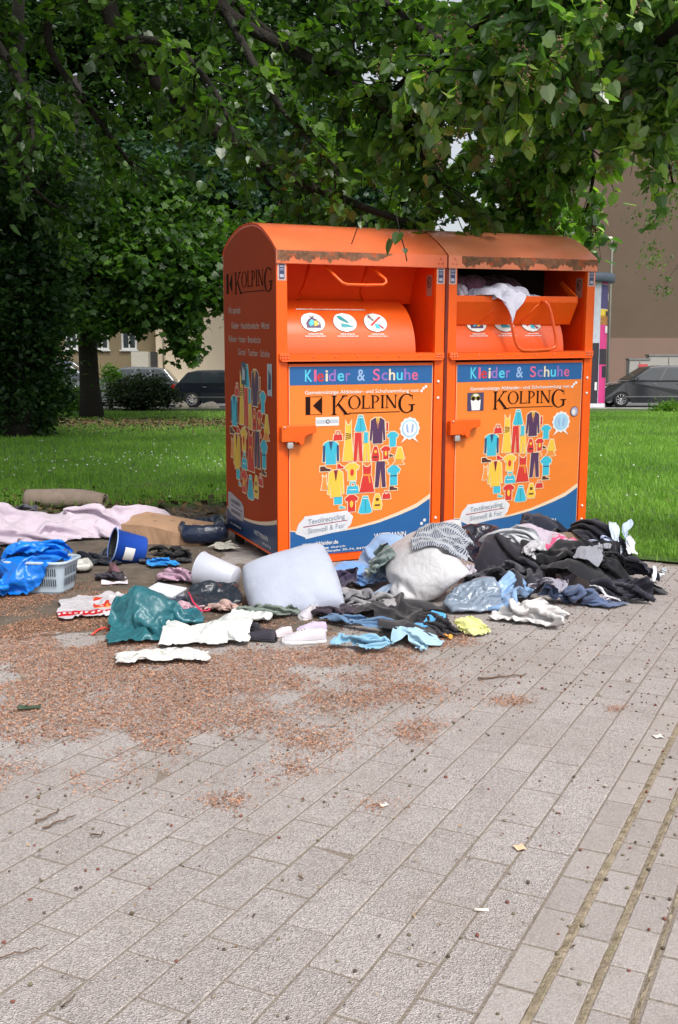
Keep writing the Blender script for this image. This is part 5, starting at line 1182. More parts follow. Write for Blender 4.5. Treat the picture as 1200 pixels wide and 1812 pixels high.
# grey white tub on its side
p = gnd(382, 1048); tb = empty('plastic_tub', (p[0] + .005, p[1] + .10, .085)); tag(tb, 'pale grey round tub lying on its side left of the pillow', 'tub'); tb.rotation_euler = (R(6), R(78), R(166))
b = MB(); b.lathe([(.0, -.11), (.068, -.11), (.070, -.106), (.096, .115), (.100, .115), (.100, .121), (.092, .121), (.066, -.10), (.0, -.10)][::-1], 44); b.build('tub_wall', mat('tub plastic', srgb(196, 200, 214), .35, .04, 5), tb)

# white box with lid
p = gnd(290, 1068); wb = empty('storage_box', (p[0], p[1] + .06, 0), R(-24)); tag(wb, 'flat white plastic box with rounded lid behind the teal bag', 'plastic box'); wb.rotation_euler = (R(10), R(4), R(-26))
mw = mat('white plastic', srgb(216, 218, 226), .35, .04, 5)
b = MB(); b.box(-.088, .088, -.062, .062, .0, .055, bev=.014); b.build('tray', mw, wb); b = MB(); b.box(-.096, .096, -.070, .070, .0555, .070, bev=.007); b.build('lid', mw, wb)

# papers and flat packaging
def sheet(name, label, cat, px, py, w_, l_, rz, col, seed, grp=None):
    p = gnd(px, py); n = 10; V = []; r2 = random.Random(seed); ph = r2.uniform(0, 6)
    for j in range(n + 1):
        for i in range(n + 1):
            u, v = i / n - .5, j / n - .5; V.append((u * w_, v * l_, (.012 + .012 * math.sin(5 * u + ph) * math.cos(4 * v + ph) + .02 * max(0, abs(u + v) - .7)) * min(1, w_ / .15)))
    b = MB(); b.add(V, [(j * (n + 1) + i, j * (n + 1) + i + 1, (j + 1) * (n + 1) + i + 1, (j + 1) * (n + 1) + i) for j in range(n) for i in range(n)], 0, True)
    o = b.build(name, mat(name + ' sheet', col, .6, .06, 20)); o.location = (p[0], p[1], .004); o.rotation_euler = (0, 0, rz)
    return tag(o, label, cat, grp)
sheet('paper', 'white folded paper between the brown boot and the charcoal bag', 'paper', 203, 1036, .15, .09, .2, srgb(222, 214, 226), 1)
sheet('cardboard_sheet', 'pale sheet of card in front of the navy bin bag', 'card', 352, 961, .28, .16, .3, srgb(206, 212, 230), 2)
sheet('paper', 'tiny peach coloured scrap of paper on the paving in front', 'paper', 920, 1503, .026, .03, .3, srgb(240, 196, 160), 3)
sheet('paper', 'small white scrap left of the middle of the paving', 'paper', 680, 1427, .022, .02, .6, srgb(240, 236, 232), 4)
sheet('leaf', 'single dark green leaf fallen on the brown litter', 'leaf', 52, 1256, .08, .04, .3, srgb(62, 78, 62), 5)
sheet('paper', 'pale scrap near the sandy joints at the right', 'paper', 1165, 1306, .03, .03, .2, srgb(226, 220, 216), 6)

# cigarette butt, twigs
p = gnd(852, 1613); b = MB(); b.tube([(-.016, 0, .005), (.016, -.003, .005)], .0034, 8); o = b.build('cigarette_butt', mat('butt', srgb(232, 222, 210), .8)); o.location = p; tag(o, 'white cigarette butt on the rough pavers in front', 'cigarette butt')
tw = mat('twig bark', srgb(104, 84, 70), .9, .2, 30)
def twig(x0, y0, x1, y1, r_, lab, seed):
    a, b_ = gnd(x0, y0), gnd(x1, y1); r2 = random.Random(seed); pts = []
    for k in range(8):
        t = k / 7; q = a * (1 - t) + b_ * t; pts.append((q[0] + r2.uniform(-1, 1) * .006, q[1] + r2.uniform(-1, 1) * .006, .006 + r2.uniform(0, .006)))
    mb = MB(); mb.tube(pts, [r_ * (1 - .5 * k / 7) for k in range(8)], 6); tag(mb.build('twig', tw), lab, 'twig', 'twigs on the ground')
twig(848, 1205, 932, 1196, .0045, 'long dark twig lying below the yellow cloth', 1)
twig(60, 1462, 108, 1438, .003, 'light twig left of the litter, upper of the two', 2)
twig(78, 1470, 138, 1448, .003, 'light twig left of the litter, lower of the two', 3)
twig(0, 1700, 80, 1682, .002, 'thin twig at the lower left edge of the paving', 4)
twig(158, 1485, 188, 1479, .003, 'short pale twig on the rough pavers', 5)
twig(110, 1790, 130, 1768, .002, 'fine straw at the bottom left of the paving', 6)
twig(80, 1128, 130, 1120, .003, 'twig across the brown litter left of the teal bag', 7)
twig(30, 1135, 95, 1122, .003, 'twig in the litter at the left edge', 8)

# red cord
b = MB(); b.tube([(*gnd(163, 1126)[:2], .008), (*gnd(175, 1118)[:2], .012), (*gnd(186, 1114)[:2], .01), (*gnd(192, 1116)[:2], .006)], .0045, 6); tag(b.build('cord', mat('cord red', srgb(226, 70, 50), .6)), 'short red cord on the earth left of the teal bag', 'cord')
b = MB(); b.tube([(*at(334, 1054, 5.2)[:2], .10), (*at(342, 1066, 5.1)[:2], .07), (*at(356, 1076, 5.0)[:2], .05), (*at(368, 1078, 5.0)[:2], .05), (*at(372, 1070, 5.0)[:2], .06)], .005, 6); tag(b.build('strap', mat('strap pink', srgb(222, 60, 96), .6)), 'pink red strap looping out between the white box and black bin bag', 'strap')

# shoes: lofted uppers on a sole
def shoe(name, label, cat, px, py, Y, L, rz, cu, cs, grp=None, tilt=0, roll=0, ztop=1.0, z=0):
    c = at(px, py, Y) if Y else gnd(px, py); r = empty(name, (c[0], c[1], z), 0); r.rotation_euler = (tilt, roll, rz); tag(r, label, cat, grp)
    st = [(-.50, .16, .15), (-.47, .25, .26), (-.38, .29, .30), (-.24, .29, .27), (-.10, .30, .29), (.04, .33, .25), (.18, .37, .19), (.32, .36, .145), (.43, .27, .11), (.5, .12, .05)]
    V = []; K = 18
    for (x, wd_, h_) in st:
        for k in range(K):
            a = math.pi * k / (K - 1); yy = math.cos(a) * wd_ / 2 * (1 - .35 * math.sin(a) ** 2); zz = math.sin(a) ** .85 * h_ * ztop
            V.append((x * L, yy * L, (.08 + zz) * L))
    F = [(i * K + k, i * K + k + 1, (i + 1) * K + k + 1, (i + 1) * K + k) for i in range(len(st) - 1) for k in range(K - 1) if not (1 <= i <= 3 and 6 <= k <= 10)]
    F += [tuple(range(K)), tuple(range((len(st) - 1) * K + K - 1, (len(st) - 1) * K - 1, -1))]
    b = MB(); b.add(V, F, 0, True); u_ = b.build('upper', cu, r); S(u_, 1); q = u_.modifiers.new('t', 'SOLIDIFY'); q.thickness = .004
    out = [(x * L * 1.03, w_ / 2 * L * 1.06) for x, w_, h_ in st] + [(x * L * 1.03, -w_ / 2 * L * 1.06) for x, w_, h_ in reversed(st)]
    b = MB(); b.prism(out, 0, .10 * L, axis='z'); b.build('sole', cs, r, bevel=.012 * L * 3)
    b = MB()
    for k in range(4):
        x = (-.02 + .06 * k) * L; zz = (.08 + (.285 - .032 * k) * ztop) * L
        b.tube([(x, -.07 * L, zz - .02 * L), (x, 0, zz + .008 * L), (x, .07 * L, zz - .02 * L)], .012 * L, 6)
    b.build('laces', cs, r); return r
ws = mat('sneaker white', srgb(196, 190, 198), .6, .05, 20); ws2 = mat('sole white', srgb(216, 212, 214), .6, .04, 20)
GS_ = 'shoes in front of the pillow'
shoe('sneaker', 'white sneaker with pale sole lying furthest forward on the litter', 'sneaker', 538, 1138, None, .20, R(188), ws, ws2, GS_)
shoe('sneaker', 'white sneaker standing on its heel against the pillow', 'sneaker', 545, 1092, None, .18, R(250), ws, ws2, GS_, tilt=R(-18))
shoe('shoe', 'pinkish white shoe between the black shoe and the front sneaker', 'shoe', 497, 1126, None, .12, R(215), mat('shoe pink', srgb(214, 200, 206), .7), ws2, GS_)
shoe('shoe', 'lilac shoe hidden behind the front sneaker', 'shoe', 552, 1118, None, .14, R(185), mat('shoe lilac', srgb(196, 180, 206), .7), ws2, GS_)
shoe('shoe', 'black shoe with a round opening in front of the white plastic bag', 'shoe', 462, 1134, None, .15, R(160), mat('shoe black', srgb(52, 48, 60), .7, .1, 30), mat('sole black', srgb(36, 34, 40), .7), GS_, ztop=1.15)
shoe('boot', 'brown purple ankle boot lying by the bucket', 'boot', 203, 1016, None, .14, R(300), mat('boot leather', srgb(124, 86, 96), .5, .1, 12), mat('boot sole', srgb(80, 60, 66), .7), None, ztop=1.5)
shoe('shoe', 'small white baby shoe in front of the brown boot', 'shoe', 212, 1026, None, .075, R(185), ws, ws2, None)
b = MB(); b.ball((0, 0, .018), .022, .022, .02); b.lathe([(.018, .0), (.024, .004), (.018, .010)], 16); o = b.build('bottle_cap', ws); o.location = gnd(193, 1022); tag(o, 'round white cap left of the baby shoe', 'cap')

# white cloth end hanging over the chute lip of the right container
V = []; n1, n2 = 16, 22
for j in range(n2 + 1):
    t = j / n2
    for i in range(n1 + 1):
        u = i / n1 - .5; wd_ = .27 * (1 - t) ** .8 + .035 + .03 * math.sin(t * 3.1)
        fold = .018 * math.sin(u * 15 + 3 * t) * (1 - .3 * t) + .010 * math.sin(u * 31 + 7 * t)
        if t < .28: y = .16 - t / .28 * .165; z = 1.735 + .028 * math.cos(u * 5) + .02 * math.sin(t * 9) - .01 * t
        else: q = (t - .28) / .72; y = -.005 - .03 * math.sin(min(1, q * 1.5) * 1.57); z = 1.735 + .02 * math.cos(u * 5) * (1 - q) - q * (.205 - .10 * abs(u) * 2 + .02 * math.sin(u * 17))
        V.append(CT(CW + CG + .46 + u * wd_ - .07 * (1 - t) * (t < .3) + .005 * math.sin(t * 9), y - abs(fold) * (.8 if t > .25 else .1), z + (fold * .8 if t < .28 else 0))[:])
me = np_mesh('cloth', V, [(j * (n1 + 1) + i, j * (n1 + 1) + i + 1, (j + 1) * (n1 + 1) + i + 1, (j + 1) * (n1 + 1) + i) for j in range(n2) for i in range(n1)])
o = link('cloth', me, mat('hanging cloth', srgb(220, 218, 236), .8, .05, 8, bump=.3, bs=200, bdist=.002), smooth=True); S(o, 1); tag(o, 'white cloth tip hanging over the chute lip of the right container', 'cloth')
# ------------------------------------------------------------------ leaves
def leaf_mat(name, c1, c2, c3, tr=.35, rough=.42, trc=None, spec=.35):
    m = bpy.data.materials.new(name); m.use_nodes = True; n = m.node_tree.nodes; l = m.node_tree.links; b = n['Principled BSDF']
    b.inputs['Roughness'].default_value = rough; b.inputs['Specular IOR Level'].default_value = spec
    a = n.new('ShaderNodeAttribute'); a.attribute_name = 'tint'; r = n.new('ShaderNodeValToRGB')
    e = r.color_ramp.elements; e[0].position = 0; e[0].color = tuple(c1) + (1,); e[1].position = 1; e[1].color = tuple(c3) + (1,); q = e.new(.55); q.color = tuple(c2) + (1,)
    l.new(a.outputs['Fac'], r.inputs[0]); l.new(r.outputs[0], b.inputs['Base Color'])
    t = n.new('ShaderNodeBsdfTranslucent'); mu = n.new('ShaderNodeMix'); mu.data_type = 'RGBA'; mu.blend_type = 'MULTIPLY'; mu.inputs['Factor'].default_value = 1
    mu.inputs['B'].default_value = tuple(trc or (2.6, 3.0, 1.0)) + (1,); l.new(r.outputs[0], mu.inputs['A']); l.new(mu.outputs['Result'], t.inputs[0])
    x = n.new('ShaderNodeMixShader'); x.inputs[0].default_value = tr; l.new(b.outputs[0], x.inputs[1]); l.new(t.outputs[0], x.inputs[2]); l.new(x.outputs[0], n['Material Output'].inputs[0])
    return m
# leaf outlines: (along, across, fold)
HEART = ([(0, 0, 0), (-.10, .26, .03), (.18, .46, .07), (.55, .36, .06), (1.0, 0, -.05), (.55, -.36, .06), (.18, -.46, .07), (-.10, -.26, .03), (.5, 0, -.02)],
         [(0, 1, 2), (0, 2, 8), (2, 3, 8), (3, 4, 8), (8, 4, 5), (8, 5, 6), (0, 8, 6), (0, 6, 7)])
DIA = ([(0, 0, 0), (.4, .36, .05), (1, 0, 0), (.4, -.36, .05)], [(0, 1, 2), (0, 2, 3)])
MAPLE = ([(0, 0, 0), (.1, .45, .03), (.42, .30, .04), (.55, .50, .0), (.68, .2, .02), (1, 0, -.06), (.68, -.2, .02), (.55, -.5, .0), (.42, -.3, .04), (.1, -.45, .03)],
         [(0, 1, 2), (0, 2, 8), (2, 3, 4), (2, 4, 6), (2, 6, 8), (4, 5, 6), (6, 7, 8), (0, 8, 9)])
GAPS = [(805, 262, 17, 30, .93), (798, 394, 36, 18, .80), (818, 325, 15, 30, .84), (655, 132, 18, 14, .9), (700, 145, 16, 14, .9), (628, 78, 12, 14, .9), (745, 210, 12, 12, .8), (842, 132, 14, 10, .9), (835, 345, 14, 18, .8), (95, 72, 5, 4, .9), (196, 75, 5, 5, .9), (300, 295, 9, 10, .9), (130, 130, 6, 6, .9), (150, 178, 8, 6, .8), (780, 340, 10, 12, .8), (660, 70, 9, 9, .8), (710, 360, 10, 10, .7)]
def opening(P, far):
    x, y = topx(P); r = np.random.default_rng(len(P)); k = np.zeros(len(P)); nz = 1 + .5 * (fbm(x / 14, y / 14, 1, 2, 3) - .5) * 2
    for a, b, sx, sy, p in GAPS: k = np.where(((x - a) / sx) ** 2 + ((y - b) / sy) ** 2 < nz, np.maximum(k, p), k)
    if far:
        k = np.where((x > 352) & (x < 402) & (y > 540 + 16 * np.sin(x / 6)) & (y < 700), .93, k); k = np.where((x > 178) & (x < 286) & (y > 588 + 10 * np.sin(x / 9)) & (y < 668), .9, k); k = np.where((x > 286) & (x < 352) & (y > 648), .9, k)
    return r.random(len(P)) >= k
def leaves(name, P, size, shape, m, parent, seed, droop=.5, flat=.6, tint=None, dirs=None, mats=None):
    r = np.random.default_rng(seed); P = np.asarray(P, float); W0 = P + np.array(parent.location)
    if len(P) > 50 and 'foliage' not in name:
        k_ = opening(W0, P.shape[0] > 0 and parent.location.y > 15); P = P[k_]
        if tint is not None: tint = tint[k_]
        if dirs is not None: dirs = dirs[k_]
    n = len(P)
    s = np.broadcast_to(size, (n,)) * r.uniform(.65, 1.25, n)
    a = r.uniform(0, 2 * np.pi, n)
    d = np.stack([np.cos(a), np.sin(a), -droop + r.normal(0, .35, n)], -1) if dirs is None else dirs + r.normal(0, .35, (n, 3))
    d /= np.linalg.norm(d, axis=1)[:, None]
    nz = np.stack([r.normal(0, flat, n), r.normal(0, flat, n), np.ones(n)], -1)
    nz -= d * (nz * d).sum(1)[:, None]; nz /= np.linalg.norm(nz, axis=1)[:, None]
    w_ = np.cross(d, nz)
    sv = np.array(shape[0]); V = P[:, None] + s[:, None, None] * (sv[None, :, 0:1] * d[:, None] + sv[None, :, 1:2] * w_[:, None] + sv[None, :, 2:3] * nz[:, None] * r.uniform(.3, 1.8, (n, 1, 1)))
    F = np.array(shape[1])[None] + (np.arange(n) * len(sv))[:, None, None]
    t = r.random(n) if tint is None else np.clip(tint + r.normal(0, .16, n), 0, 1)
    return link(name, np_mesh(name, V.reshape(-1, 3), F.reshape(-1, 3), tint=np.repeat(t, len(sv))), m, parent)
BARK = mat('bark dark', (.018, .014, .011), .95, .4, 14, bump=1.0, bs=30, bdist=.03)
def branch_pts(a, b, n=9, wob=.06, sag=0.0, seed=0):
    r = random.Random(seed); a = Vector(a); b = Vector(b); L = (b - a).length; out = []; o = Vector((0, 0, 0))
    for i in range(n):
        t = i / (n - 1); o = o + Vector([r.uniform(-1, 1) * wob * L / n for _ in range(3)]) if 0 < i else o
        out.append(a.lerp(b, t) + o + Vector((0, 0, -sag * 4 * t * (1 - t) * L + 0)))
    return out
def crown_pts(blobs, r):
    """blobs: (cx, cy, cz, rx, ry, rz, clumps, leaves per clump, clump radius)"""
    P = []; tn = []
    for cx, cy, cz, rx, ry, rz, nc, nl, cr in blobs:
        d = r.normal(0, 1, (nc, 3)); d /= np.linalg.norm(d, axis=1)[:, None]; rad = r.uniform(.25, 1.0, nc) ** .45
        c = np.array([cx, cy, cz]) + d * rad[:, None] * np.array([rx, ry, rz])
        q = r.normal(0, 1, (nc, nl, 3)) * cr * np.array([1, 1, .55]) * r.uniform(.6, 1.3, (nc, 1, 1)); q[..., 2] -= (q[..., 0] ** 2 + q[..., 1] ** 2) * .25 / cr * .5
        P.append((c[:, None] + q).reshape(-1, 3)); tn.append(np.repeat(r.uniform(.1, .9, nc), nl))
    return np.concatenate(P), np.concatenate(tn)
def tree(name, label, base, top, r0, limbs, blobs, lsize, shape, m, seed, group=None, droop=.5, flat=.6, bark=None):
    base = Vector(base); root = empty(name, base); tag(root, label, 'tree' if 'shrub' not in name else 'shrub', group)
    tr = MB(); tp = [p - base for p in branch_pts(base - Vector((0, 0, .1)), top, 10, .05, 0, seed)]
    rad = [r0 * (1.25 if i == 0 else 1) * (1 - .62 * i / 9) for i in range(10)]; tr.tube(tp, rad, 12)
    trunk = tr.build('trunk', bark or BARK, root)
    if limbs:
        lb = MB()
        for j, (t, e, rr_) in enumerate(limbs):
            k = t * 9; i0 = int(k); a = tp[i0].lerp(tp[min(9, i0 + 1)], k - i0); pts = branch_pts(a, Vector(e) - base, 9, .16, -.03, seed + j); lb.tube(pts, [rr_ * (1 - .75 * q / 8) for q in range(9)], 7)
            for s_ in range(3):
                c = pts[3 + s_ * 2]; e2 = c + Vector((random.uniform(-1, 1), random.uniform(-1, 1), random.uniform(-.3, .8))) * (pts[-1] - pts[0]).length * .3
                lb.tube(branch_pts(c, e2, 6, .2, 0, seed + 50 + s_), [rr_ * .35 * (1 - .7 * q / 5) for q in range(6)], 5)
        lb.build('limbs', bark or BARK, trunk)
    r = np.random.default_rng(seed); P, tn = crown_pts(blobs, r)
    leaves('crown', P - np.array(base), lsize, shape, m, root, seed, droop, flat, tn)
    return root
def px_blob(px, py, Y, rpx, rpy, rd, nc, nl, cr):
    c = at(px, py, Y); k = Y / FPX; return (c[0], c[1], c[2], rpx * k, rd, rpy * k, nc, nl, cr)
LM_mid = leaf_mat('maple leaf', (.018, .042, .012), (.030, .072, .014), (.075, .15, .02), .35)
LM_far = leaf_mat('far leaf', (.010, .026, .010), (.018, .045, .012), (.04, .085, .018), .25)
LM_blue = leaf_mat('blue green leaf', (.014, .038, .022), (.026, .062, .036), (.05, .10, .05), .2)
LM_dark = leaf_mat('ivy leaf', (.010, .028, .012), (.020, .050, .015), (.05, .10, .025), .25)
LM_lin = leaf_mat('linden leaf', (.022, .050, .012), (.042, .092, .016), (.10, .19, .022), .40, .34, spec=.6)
LM_lin2 = leaf_mat('linden leaf sunlit', (.045, .095, .035), (.088, .17, .05), (.21, .33, .05), .42, .27, spec=1.0)  # linden greens lightened: sunlight on this foliage put into the colour
e_ = LM_lin2.node_tree.nodes['Color Ramp'].color_ramp.elements; e_[2].position = .86; q_ = e_.new(.97); q_.color = (.30, .40, .26, 1)  # palest tint paints the sky's glint on some of the leaves
LM_wil = leaf_mat('birch leaf', (.06, .09, .03), (.09, .13, .045), (.13, .18, .07), .4)

# young maple with its trunk in front of the cream house
g0 = gnd(163, 742)
tree('maple_tree', 'maple tree with dark straight trunk and low hanging crown in front of the cream house', (g0[0], g0[1], 0), (g0[0] - .1, g0[1], 9.0), .30,
     [(.42, at(300, 470, 27.5), .09), (.40, at(60, 480, 28), .09), (.5, at(350, 560, 27), .06), (.55, at(220, 380, 28), .10), (.6, at(100, 360, 29), .08), (.45, at(330, 420, 28.5), .07)],
     [px_blob(190, 400, 28, 170, 120, 2.6, 230, 44, .34), px_blob(60, 470, 28, 130, 110, 2.2, 150, 40, .32), px_blob(300, 470, 27, 100, 95, 1.8, 130, 40, .30), px_blob(335, 575, 26.8, 38, 62, .8, 34, 34, .22), px_blob(220, 545, 27, 75, 42, 1.2, 44, 34, .24),
      px_blob(150, 540, 27.5, 90, 45, 1.4, 36, 34, .24), px_blob(385, 520, 27, 22, 35, .6, 16, 26, .2), px_blob(372, 430, 28, 50, 60, 1, 50, 36, .28)], .20, MAPLE, LM_mid, 21, droop=.7)
# ivy-clad trunk at the left edge
g0 = gnd(30, 778)
tree('ivy_tree', 'dark ivy covered tree filling the left edge behind the lawn', (g0[0], g0[1], 0), (g0[0] + .2, g0[1], 8.5), .26,
     [(.5, at(100, 300, 19), .14), (.6, at(-60, 250, 20), .14), (.45, at(110, 480, 19.5), .07)],
     [px_blob(28, 640, 19.9, 62, 150, .8, 330, 50, .20), px_blob(40, 520, 19.5, 80, 120, .9, 160, 46, .22), px_blob(5, 440, 20, 110, 120, 1.2, 150, 44, .26), px_blob(40, 260, 19.5, 120, 130, 1.5, 150, 42, .30), px_blob(95, 690, 20, 20, 40, .4, 16, 30, .14)], .13, DIA, LM_dark, 22)
# second mid tree: blue-green lit crown left of the containers
tree('hornbeam_tree', 'blue green crown between the maple and the left container', (at(560, 740, 33)[0], 33, 0), (at(560, 500, 33)[0], 33, 9), .26, [(.5, at(420, 330, 32), .1), (.6, at(640, 260, 32), .1)],
     [px_blob(330, 330, 30, 110, 75, 2, 130, 42, .36), px_blob(560, 330, 33, 190, 130, 2.5, 260, 42, .42), px_blob(200, 300, 31, 90, 60, 1.6, 90, 40, .34)], .22, MAPLE, LM_blue, 23)
# dark wall of trees further back
far = [(120, 66, 7.0, 'tall dark tree behind the ivy covered tree', -60, 170), (450, 66, 8, 'dark tree behind the left container', 420, 150), (640, 44, 8, 'dark tree right of the first one behind the containers', 640, 140), (900, 41, 7, 'bushy tree behind the right container', 905, 210), (450, 46, 9, 'very tall tree furthest back at the left', 250, 60), (1150, 36, 7, 'grey green tree at the upper right corner above the brown wall', 1150, 20)]
for i, (px, Y, hh, lab, cx, cy) in enumerate(far):
    b_ = at(px, 700, Y); k = Y / FPX
    q_ = Y / 42; bl = [px_blob(cx, cy, Y, 170, 200, 3 * q_, 190, 44, .62 * q_), px_blob(cx + 40, cy + 190, Y, 150, 110, 2.5 * q_, 90, 44, .55 * q_), px_blob(cx - 60, cy - 150, Y, 150, 120, 2.5 * q_, 80, 44, .6 * q_)]
    if i == 3: bl = [px_blob(935, 230, Y, 75, 190, 2.0, 130, 40, .5), px_blob(1000, 120, Y, 90, 130, 2, 70, 40, .5)]
    if i == 4: bl = [px_blob(cx_, cy_, 46, 120, 75, 2.2, 110, 42, .5) for cx_, cy_ in ((40, 240), (200, 215), (360, 235), (480, 290), (110, 70), (250, 60), (20, 60))]
    if i == 5: bl = [px_blob(1150, 60, 36, 110, 110, 2.2, 130, 40, .5)]
    if i == 5: b_ = at(1290, 700, Y)
    tree('background_tree', lab, (b_[0], Y, -.03), (b_[0], Y, 10), .3, [(.5, at(cx + 90, cy, Y), .12), (.6, at(cx - 90, cy - 40, Y), .12), (.8, at(cx, cy - 160, Y), .1)], bl, .34 * max(1, Y / 44), DIA, LM_far, 40 + i, 'trees closing the background')
# hedge and shrubs
def shrub(name, label, px, py, Y, rpx, rpy, rd, nc, nl, cr, ls, m, seed, cat='shrub', group=None):
    b_ = at(px, 700, Y); root = empty(name, (b_[0], Y, 0)); tag(root, label, cat, group)
    st = MB(); r2 = random.Random(seed)
    for k in range(6): st.tube([(r2.uniform(-.3, .3) * rpx * Y / FPX, r2.uniform(-.2, .2), -.05), (r2.uniform(-.6, .6) * rpx * Y / FPX, r2.uniform(-.2, .2), max(.2, at(px, py, Y)[2]))], [.03, .012], 6)
    st.build('stems', BARK, root); r = np.random.default_rng(seed); bl = px_blob(px, py, Y, rpx, rpy, rd, nc, nl, cr); P, tn = crown_pts([bl], r); P[:, 2] = np.abs(P[:, 2] - .02) + .02
    leaves('foliage', P - np.array([b_[0], Y, 0]), ls, DIA, m, root, seed, .2, .8, tn); return root
LM_hedge = leaf_mat('hedge leaf', (.014, .030, .014), (.026, .048, .02), (.06, .085, .03), .2)
LM_bright = leaf_mat('nettle leaf', (.05, .11, .018), (.08, .17, .025), (.14, .24, .04), .4)
shrub('hedge', 'clipped dark hedge in front of the parked cars, left of the black car', 255, 694, 35.5, 62, 30, .8, 190, 46, .20, .10, LM_hedge, 61, 'hedge')
shrub('shrub', 'low bright green bush left of the maple trunk', 100, 706, 33, 70, 24, .8, 120, 40, .2, .12, LM_bright, 62)
shrub('shrub', 'small pale bush rising above the hedge beside the maple trunk', 196, 672, 36.4, 14, 26, .4, 26, 30, .16, .12, LM_bright, 63)
shrub('shrub', 'green bush at the foot of the ivy covered tree', 20, 700, 22, 40, 60, .6, 60, 40, .2, .12, LM_mid, 64)
shrub('shrub', 'low shrub on the kerb at the right edge in front of the dark estate car', 1185, 722, 34, 30, 10, .5, 40, 36, .14, .10, LM_bright, 65)

# ------------------------------------------------------------------ the linden whose boughs hang over the place
def bough_tree(name, label, base, crotch, r0, boughs, m, seed, lsize, nseed=0, extra=None):
    root = empty(name, base); tag(root, label, 'tree', 'lindens overhanging the containers'); B = Vector(base)
    tr = MB(); tp = [p - B for p in branch_pts(B - Vector((0, 0, .1)), crotch, 8, .03, 0, seed)]; tr.tube(tp, [r0 * (1.3 - .6 * i / 7) for i in range(8)], 14)
    trunk = tr.build('trunk', BARK, root); lb = MB(); LP = []; LT = []; LD = []; SP = []
    r = np.random.default_rng(seed)
    for j, (pts, rr_, dens_, ln) in enumerate(boughs):
        pts = [Vector(p) for p in pts]; 
        # smooth polyline
        sp = []
        for i in range(len(pts) - 1):
            p0 = pts[max(0, i - 1)]; p1 = pts[i]; p2 = pts[i + 1]; p3 = pts[min(len(pts) - 1, i + 2)]
            for k in range(6):
                t = k / 6; sp.append(.5 * ((2 * p1) + (-p0 + p2) * t + (2 * p0 - 5 * p1 + 4 * p2 - p3) * t * t + (-p0 + 3 * p1 - 3 * p2 + p3) * t ** 3))
        sp.append(pts[-1]); N_ = len(sp)
        lb.tube([p - B for p in sp], [rr_ * (1 - .85 * i / (N_ - 1)) + .004 for i in range(N_)], 8)
        L = sum((sp[i + 1] - sp[i]).length for i in range(N_ - 1)); ntw = int(L * dens_)
        for q in range(ntw):
            t = r.uniform(.12, 1) * (N_ - 1); i = min(N_ - 2, int(t)); c = sp[i].lerp(sp[i + 1], t - i); ax = (sp[i + 1] - sp[i]).normalized()
            dr = Vector(r.normal(0, 1, 3)); dr -= ax * dr.dot(ax) * .6; dr = (dr.normalized() + ax * .5 + Vector((0, 0, -.15))).normalized(); tl = ln * r.uniform(.5, 1.25)
            m_ = 7; tw_ = []; p = c.copy(); d = dr.copy()
            for k in range(m_): tw_.append(p.copy()); d = (d + Vector((0, 0, -.16)) + Vector(r.normal(0, .12, 3))).normalized(); p = p + d * tl / (m_ - 1)
            lb.tube([v - B for v in tw_], [.007 * (1 - .75 * k / (m_ - 1)) for k in range(m_)], 4, cap=False)
            tt_ = r.uniform(.1, .9)
            nlv = int(tl / .026)
            for k in range(nlv):
                t2 = r.uniform(.1, 1) * (m_ - 1); i2 = min(m_ - 2, int(t2)); pp = tw_[i2].lerp(tw_[i2 + 1], t2 - i2) + Vector(r.normal(0, .028, 3))
                LP.append(pp[:]); LT.append(tt_); dd = (tw_[i2 + 1] - tw_[i2]).normalized(); LD.append((dd.x * .6 + r.normal(0, .6), dd.y * .6 + r.normal(0, .6), -.55 + r.normal(0, .3)))
            if nseed and r.random() < nseed: SP.append((tw_[-2] + Vector((0, 0, -.02)))[:])
    lb.build('limbs', BARK, trunk)
    leaves('crown', np.array(LP) - np.array(base), lsize, HEART, m, root, seed, tint=np.array(LT), dirs=np.array(LD), flat=.75)
    if extra:
        P, tn = crown_pts(extra, r); leaves('shade_crown', P - np.array(base), .16, DIA, m, root, seed + 1, .4, .6, tn)  # unseen leaf masses, added above the view to shade wall and lawn
    print(name, 'leaves', len(LP))
    if SP:
        bm = bmesh.new(); bmesh.ops.create_icosphere(bm, subdivisions=1, radius=1); bv = np.array([v.co[:] for v in bm.verts]); bf = np.array([[v.index for v in f.verts] for f in bm.faces]); bm.free()
        c = np.array(SP)[:, None] + r.normal(0, 1, (len(SP), 18, 3)) * np.array([.013, .013, .038]); c = c.reshape(-1, 3); s_ = r.uniform(.005, .0085, len(c))
        V = bv[None] * s_[:, None, None] + c[:, None]; F = bf[None] + (np.arange(len(c)) * len(bv))[:, None, None]
        o = link('seed_clusters', np_mesh('seed_clusters', V.reshape(-1, 3) - np.array(base), F.reshape(-1, 3)), mat('linden seed', srgb(132, 108, 84), .9, .3, 40), root, smooth=True); o['kind'] = 'stuff'
    return root
A = lambda x, y, Y: tuple(at(x, y, Y))
hubL = Vector((-3.6, 8.2, 5.2))
